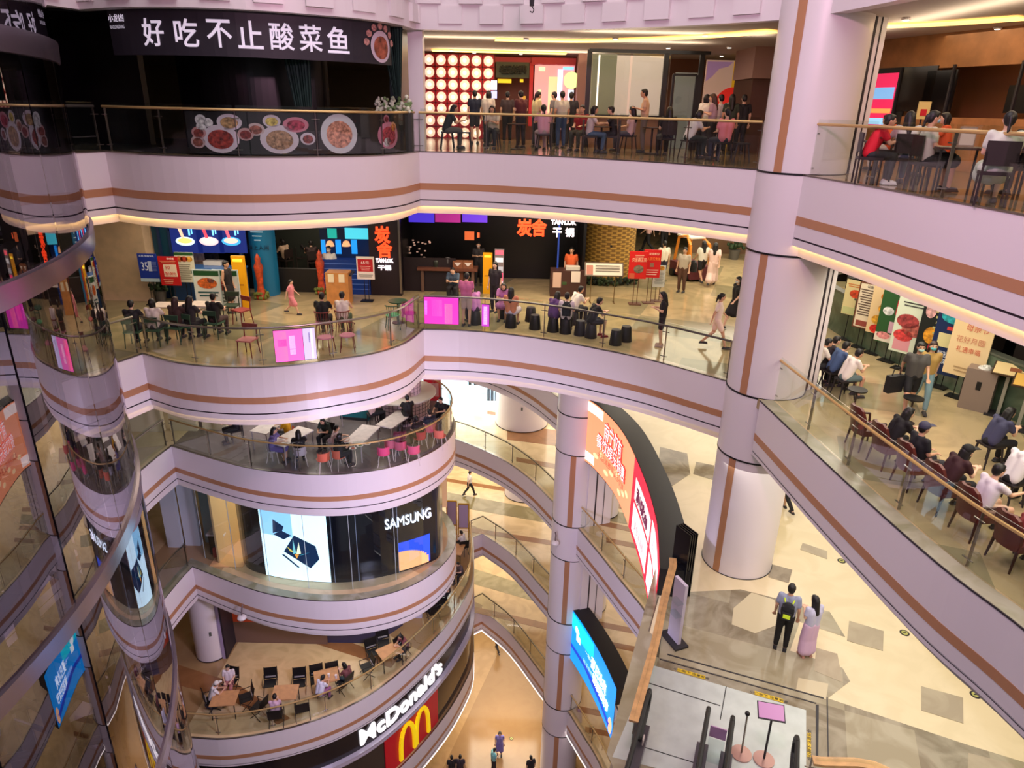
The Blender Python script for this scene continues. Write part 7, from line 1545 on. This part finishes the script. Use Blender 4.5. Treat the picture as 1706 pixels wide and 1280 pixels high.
# ---------------------------------------------------------------- storey 2: cafe lobe
WT = dict(c=(222, 212, 206), legc=(180, 170, 170))
for x0_, y0_, x1_, y1_, l in ((365, 706, 392, 690, 'white cafe table at the far left of the lobe'), (440, 748, 470, 728, 'long white cafe table, near end of the slanting row'), (480, 722, 500, 706, 'long white cafe table, middle of the slanting row'), (512, 702, 530, 692, 'long white cafe table, far end of the slanting row'), (478, 765, 500, 752, 'white cafe table by the railing in front of the purple top'), (530, 728, 552, 714, 'white cafe table in the centre of the lobe'), (595, 765, 615, 745, 'white cafe table laden with dishes near the railing'), (650, 735, 668, 722, 'white cafe table left of the round tiled bar')):
    a, b = P(x0_, y0_, 2), P(x1_, y1_, 2); d = b - a; furnish('table', (a + b) / 2, 2, math.atan2(d.y, d.x), l, w_=1.5, d=.7, **WT)
for i, (px, py, l) in enumerate(((588, 760, 'white plate on the laden cafe table, left'), (600, 755, 'white plate on the laden cafe table, middle'), (612, 752, 'white plate on the laden cafe table, right'))):
    p = P(px, py - 12, 2, .75); r = thing('plate', l, 'plate', (p.x, p.y, Z(2) + .75)); q_ = MB(); q_.lathe([(.06, 0), (.12, .02)], n=14); q_.build('dish', WHITE, r); q_ = MB(); q_.lathe([(.07, .012), (.05, .05)], n=10); q_.build('food', mat(((176, 90, 60), (90, 120, 60), (200, 160, 90))[i], .7), r)
for px, py, f, pose, pl, cl, kind, ckw, kw in (
    (396, 735, 120, 'table', 'person in black with white print sitting at the far left of the cafe', 'dark chair at the far left of the cafe', 'high', {}, dict(top=(30, 28, 32))),
    (458, 768, -90, 'table', 'person in a purple dress facing right in the cafe', 'white shell chair under the purple dress', 'shell', dict(c=(200, 190, 200)), dict(top=(110, 96, 160), bottom=(110, 96, 160), low='skirt', hair='long')),
    (482, 745, 90, 'table', 'person in bright yellow with a pink bag in the cafe', 'pink shell chair under the yellow top', 'shell', dict(c=(206, 110, 110)), dict(top=(232, 176, 30), bottom=(60, 60, 70))),
    (502, 775, 20, 'table', 'person in black with long hair and back turned, centre of the cafe', 'white shell chair under the long black hair in the cafe', 'shell', dict(c=(200, 190, 200)), dict(top=(24, 22, 28), hair='long')),
    (547, 745, 160, 'lean', 'person in dark green leaning over the centre table', 'dark chair in the centre of the cafe', 'high', {}, dict(top=(40, 52, 46), hair='long')),
    (560, 765, -70, 'table', 'person in pale pink beside the laden table', 'white shell chair under the pale pink top', 'shell', dict(c=(200, 190, 200)), dict(top=(222, 196, 200), bottom=BK)),
    (566, 780, -40, 'table', 'person in black in front of the laden table', 'orange shell chair under the person before the laden table', 'shell', dict(c=(214, 110, 84)), dict(top=(26, 24, 30), hair='bob')),
    (700, 748, 40, 'lean', 'person with dark hair bending low beside the railing of the cafe', 'red shell chair beside the cafe railing', 'shell', dict(c=(190, 50, 70)), dict(top=(40, 30, 36), hair='bob')),
    (716, 735, 30, 'sit', 'person in a navy tee with back turned, right part of the cafe', 'pink shell chair under the navy tee', 'shell', dict(c=(222, 96, 130)), dict(top=(34, 40, 58), bottom=(70, 70, 80))),
    (737, 712, 150, 'table', 'person in black facing the camera at the right end of the cafe', 'dark chair at the right end of the cafe', 'high', {}, dict(top=(28, 26, 30))),
    (668, 765, 10, 'lean', 'person in black with long dark hair hanging, near the railing', 'pink shell chair under the hanging dark hair', 'shell', dict(c=(222, 96, 130)), dict(top=(120, 50, 80), hair='long'))):
    p = P(px, py, 2); furnish(kind, p, 2, rad(f), cl, **ckw); person(p, 2, pose, f, pl, **kw)
for px, py, f, pl, kw in ((622, 718, -60, 'person in a pink shirt on a high stool at the tiled bar', dict(top=(226, 190, 190), bottom=BK)), (681, 722, 20, 'person in black with a white back print at the tiled bar', dict(top=(24, 22, 26), bottom=BK))):
    p = P(px, py, 2); r = furnish('stool', p, 2, rad(f), 'high black stool under the ' + pl.replace('person', 'one', 1)[:60]); r.scale = (1, 1, 1.5); person(p, 2, 'table', f, pl, dz=.24, **kw)
for px, py, f, l, c_ in ((640, 775, 10, 'empty pink shell chair near the railing, left of three', (222, 80, 130)), (652, 762, -20, 'empty pink shell chair near the railing, middle of three', (226, 110, 140)), (690, 772, 5, 'empty pink shell chair near the railing, right of three', (222, 96, 130)), (733, 745, -20, 'empty orange shell chair near the end of the cafe railing', (222, 120, 100)), (540, 785, 30, 'empty orange shell chair by the railing beside the cable', (214, 110, 84))): furnish('shell', P(px, py, 2), 2, rad(f), l, c=c_)
p = P(592, 775, 2); r = thing('hanging_cable', 'pale cable trailing from the laden cafe table to the floor', 'cable', (p.x, p.y, Z(2))); MB().tube([(-.1, .4, .72), (-.05, .2, .70), (.02, .05, .45), (.05, 0, .1), (.02, -.1, .02), (-.1, -.15, .02)], .012, 6).build('cord', mat((226, 214, 190), .5), r)
# ---------------------------------------------------------------- storey 4: burger terrace
TW = dict(w_=.95, d=.75, c=(196, 146, 98))
for px, py, a, l in ((378, 1188, 6, 'wooden table at the left end of the terrace'), (478, 1178, 6, 'wooden table in the middle of the terrace'), (546, 1150, 20, 'dark edged table with white cups by the terrace railing'), (650, 1108, 36, 'wooden table under the white wall panels'), (760, 935, 80, 'small table on the narrow far end of the terrace')): furnish('table', P(px, py, 4), 4, rad(a), l, **TW)
for px, py, f, l in ((452, 1152, 190, 'black terrace chair behind the middle table, left of a pair'), (500, 1152, 190, 'black terrace chair behind the middle table, right of a pair'), (530, 1146, 200, 'black terrace chair, left of the two beside the white cups'), (556, 1142, 200, 'black terrace chair, right of the two beside the white cups'), (412, 1176, 120, 'black terrace chair right of the left wooden table'), (433, 1192, 70, 'black terrace chair left of the middle wooden table'), (386, 1150, 170, 'black terrace chair behind the person in white'), (356, 1180, -60, 'black terrace chair at the left end of the terrace'), (622, 1100, 210, 'black terrace chair behind the table under the white panels, left'), (640, 1084, 200, 'black terrace chair behind the table under the white panels, right'), (612, 1125, 120, 'black terrace chair left of the table under the white panels'), (575, 1150, 60, 'black terrace chair right of the white cups'), (505, 1195, 20, 'dark terrace chair by the railing below the middle table'), (462, 1206, 10, 'dark terrace chair under the pink top by the railing'), (672, 1094, -120, 'black terrace chair at the right of the table under the white panels'), (722, 1032, 30, 'black terrace chair, nearer of two on the narrow terrace part'), (738, 1014, 200, 'black terrace chair, farther of two on the narrow terrace part'), (771, 922, 20, 'black terrace chair under the person at the far end')): furnish('terrace', P(px, py, 4), 4, rad(f), l)
for px, py, f, pose, pl, kw in ((357, 1180, -60, 'lean', 'person in a white cap and top at the left terrace table', dict(top=W, cap=(226, 220, 214), bottom=(150, 90, 90))), (385, 1152, 190, 'sit', 'person in white sitting behind the left terrace table', dict(top=(226, 216, 220), bottom=(170, 110, 110), hair='tail')), (461, 1206, 10, 'lean', 'person in a pale pink top seen from above by the railing', dict(top=(206, 170, 190), bottom=(80, 60, 90))), (535, 1172, -30, 'lean', 'person in white and light blue leaning by the terrace railing', dict(top=(226, 226, 240), bottom=(150, 90, 140), hair='tail')), (583, 1148, 60, 'lean', 'person with long dark hair beside the white cups', dict(top=(120, 70, 70), bottom=(60, 80, 80), hair='long')), (676, 1092, 130, 'lean', 'person with dark hair at the table under the white panels', dict(top=(130, 70, 80), bottom=BK, hair='long')), (771, 920, 60, 'table', 'person in white sitting at the far end of the terrace', dict(top=W, bottom=BK)), (767, 968, 150, 'lean', 'person with dark hair peeking over the far terrace railing', dict(top=(96, 80, 80), bottom=BK)), (745, 1000, 160, 'lean', 'person in brown lower along the far terrace railing', dict(top=(90, 60, 50), bottom=BK))): person(P(px, py, 4), 4, pose, f, pl, **kw)
p = P(329, 1190, 4); r = thing('blue_bag', 'dark blue bag on the floor at the left end of the terrace', 'bag', (-11.35, 20.6, Z(4))); q_ = MB(); q_.ball((0, 0, .2), (.28, .2, .2), 14); q_.build('bag_body', mat((40, 46, 96), .7), r, True)
for i, (px, py) in enumerate(((548, 1128), (560, 1130))): p = P(px, py, 4, .75); r = thing('paper_cup', ['white paper cup at the left of the terrace railing table', 'white paper cup at the right of the terrace railing table'][i], 'cup', (p.x, p.y, Z(4) + .75)); MB().cyl((0, 0, 0), (0, 0, .16), .04, .05, 12).build('cup', WHITE, r)
# ---------------------------------------------------------------- storeys 3-6 far, and the couple
person(P(782, 826, 4), 4, 'walk', -60, 'person in a white shirt and black trousers walking on the far gallery', top=(232, 222, 210), bottom=BK)
person(P(1310, 850, 2), 2, 'walk', 20, 'person in white and black half hidden beside the large column', top=(222, 214, 222), bottom=(26, 24, 28)); person(P(1302, 846, 2), 2, 'stand', 20, 'person in brown half hidden beside the large column', top=(110, 80, 60), bottom=(206, 160, 130), low='shorts')
pm_ = P(1299, 1080, 2); person(pm_, 2, 'stand', -25, 'tall person with a black and yellow backpack standing arm in arm', top=(150, 156, 180), bottom=(14, 13, 17), mask=(190, 196, 206), scale=1.06, shoes=(30, 30, 34))
pw_ = P(1341, 1092, 2); person(pw_, 2, 'phone', 15, 'person with long black hair in a pale lilac top and long pink skirt', top=(196, 196, 220), bottom=(214, 180, 206), low='maxi', hair='long', shoes=(190, 140, 120), scale=.97)
f_ = Vector((math.sin(rad(25)), math.cos(rad(25)))); backpack((pm_.x - f_.x * .21, pm_.y - f_.y * .21), Z(2) + .98, rad(-25), 'black backpack with a bright yellow patch worn by the tall person', acc=(206, 230, 50))
person(P(832, 1259, 6), 6, 'stand', 180, 'person in a violet dress standing on the lowest brown floor', top=(130, 120, 186), bottom=(120, 110, 180), low='dress', hair='bob'); person(P(822, 1287, 6), 6, 'phone', -60, 'person in turquoise holding a phone at the bottom edge', top=(140, 214, 216), bottom=(40, 40, 50), hair='short')
person(P(753, 1300, 6), 6, 'stand', 10, 'dark haired person at the bottom edge, left of a pair', top=(40, 36, 40)); person(P(767, 1299, 6), 6, 'stand', 0, 'dark haired person at the bottom edge, right of a pair', top=(60, 50, 60)); person(P(883, 1300, 6), 6, 'stand', 20, 'dark haired person at the bottom edge beside the slim column', top=(40, 36, 40))
person(P(829, 1086, 6), 6, 'walk', 30, 'person in black far back on the lowest floor under the gallery edge', top=(30, 28, 32), bottom=(30, 28, 32))
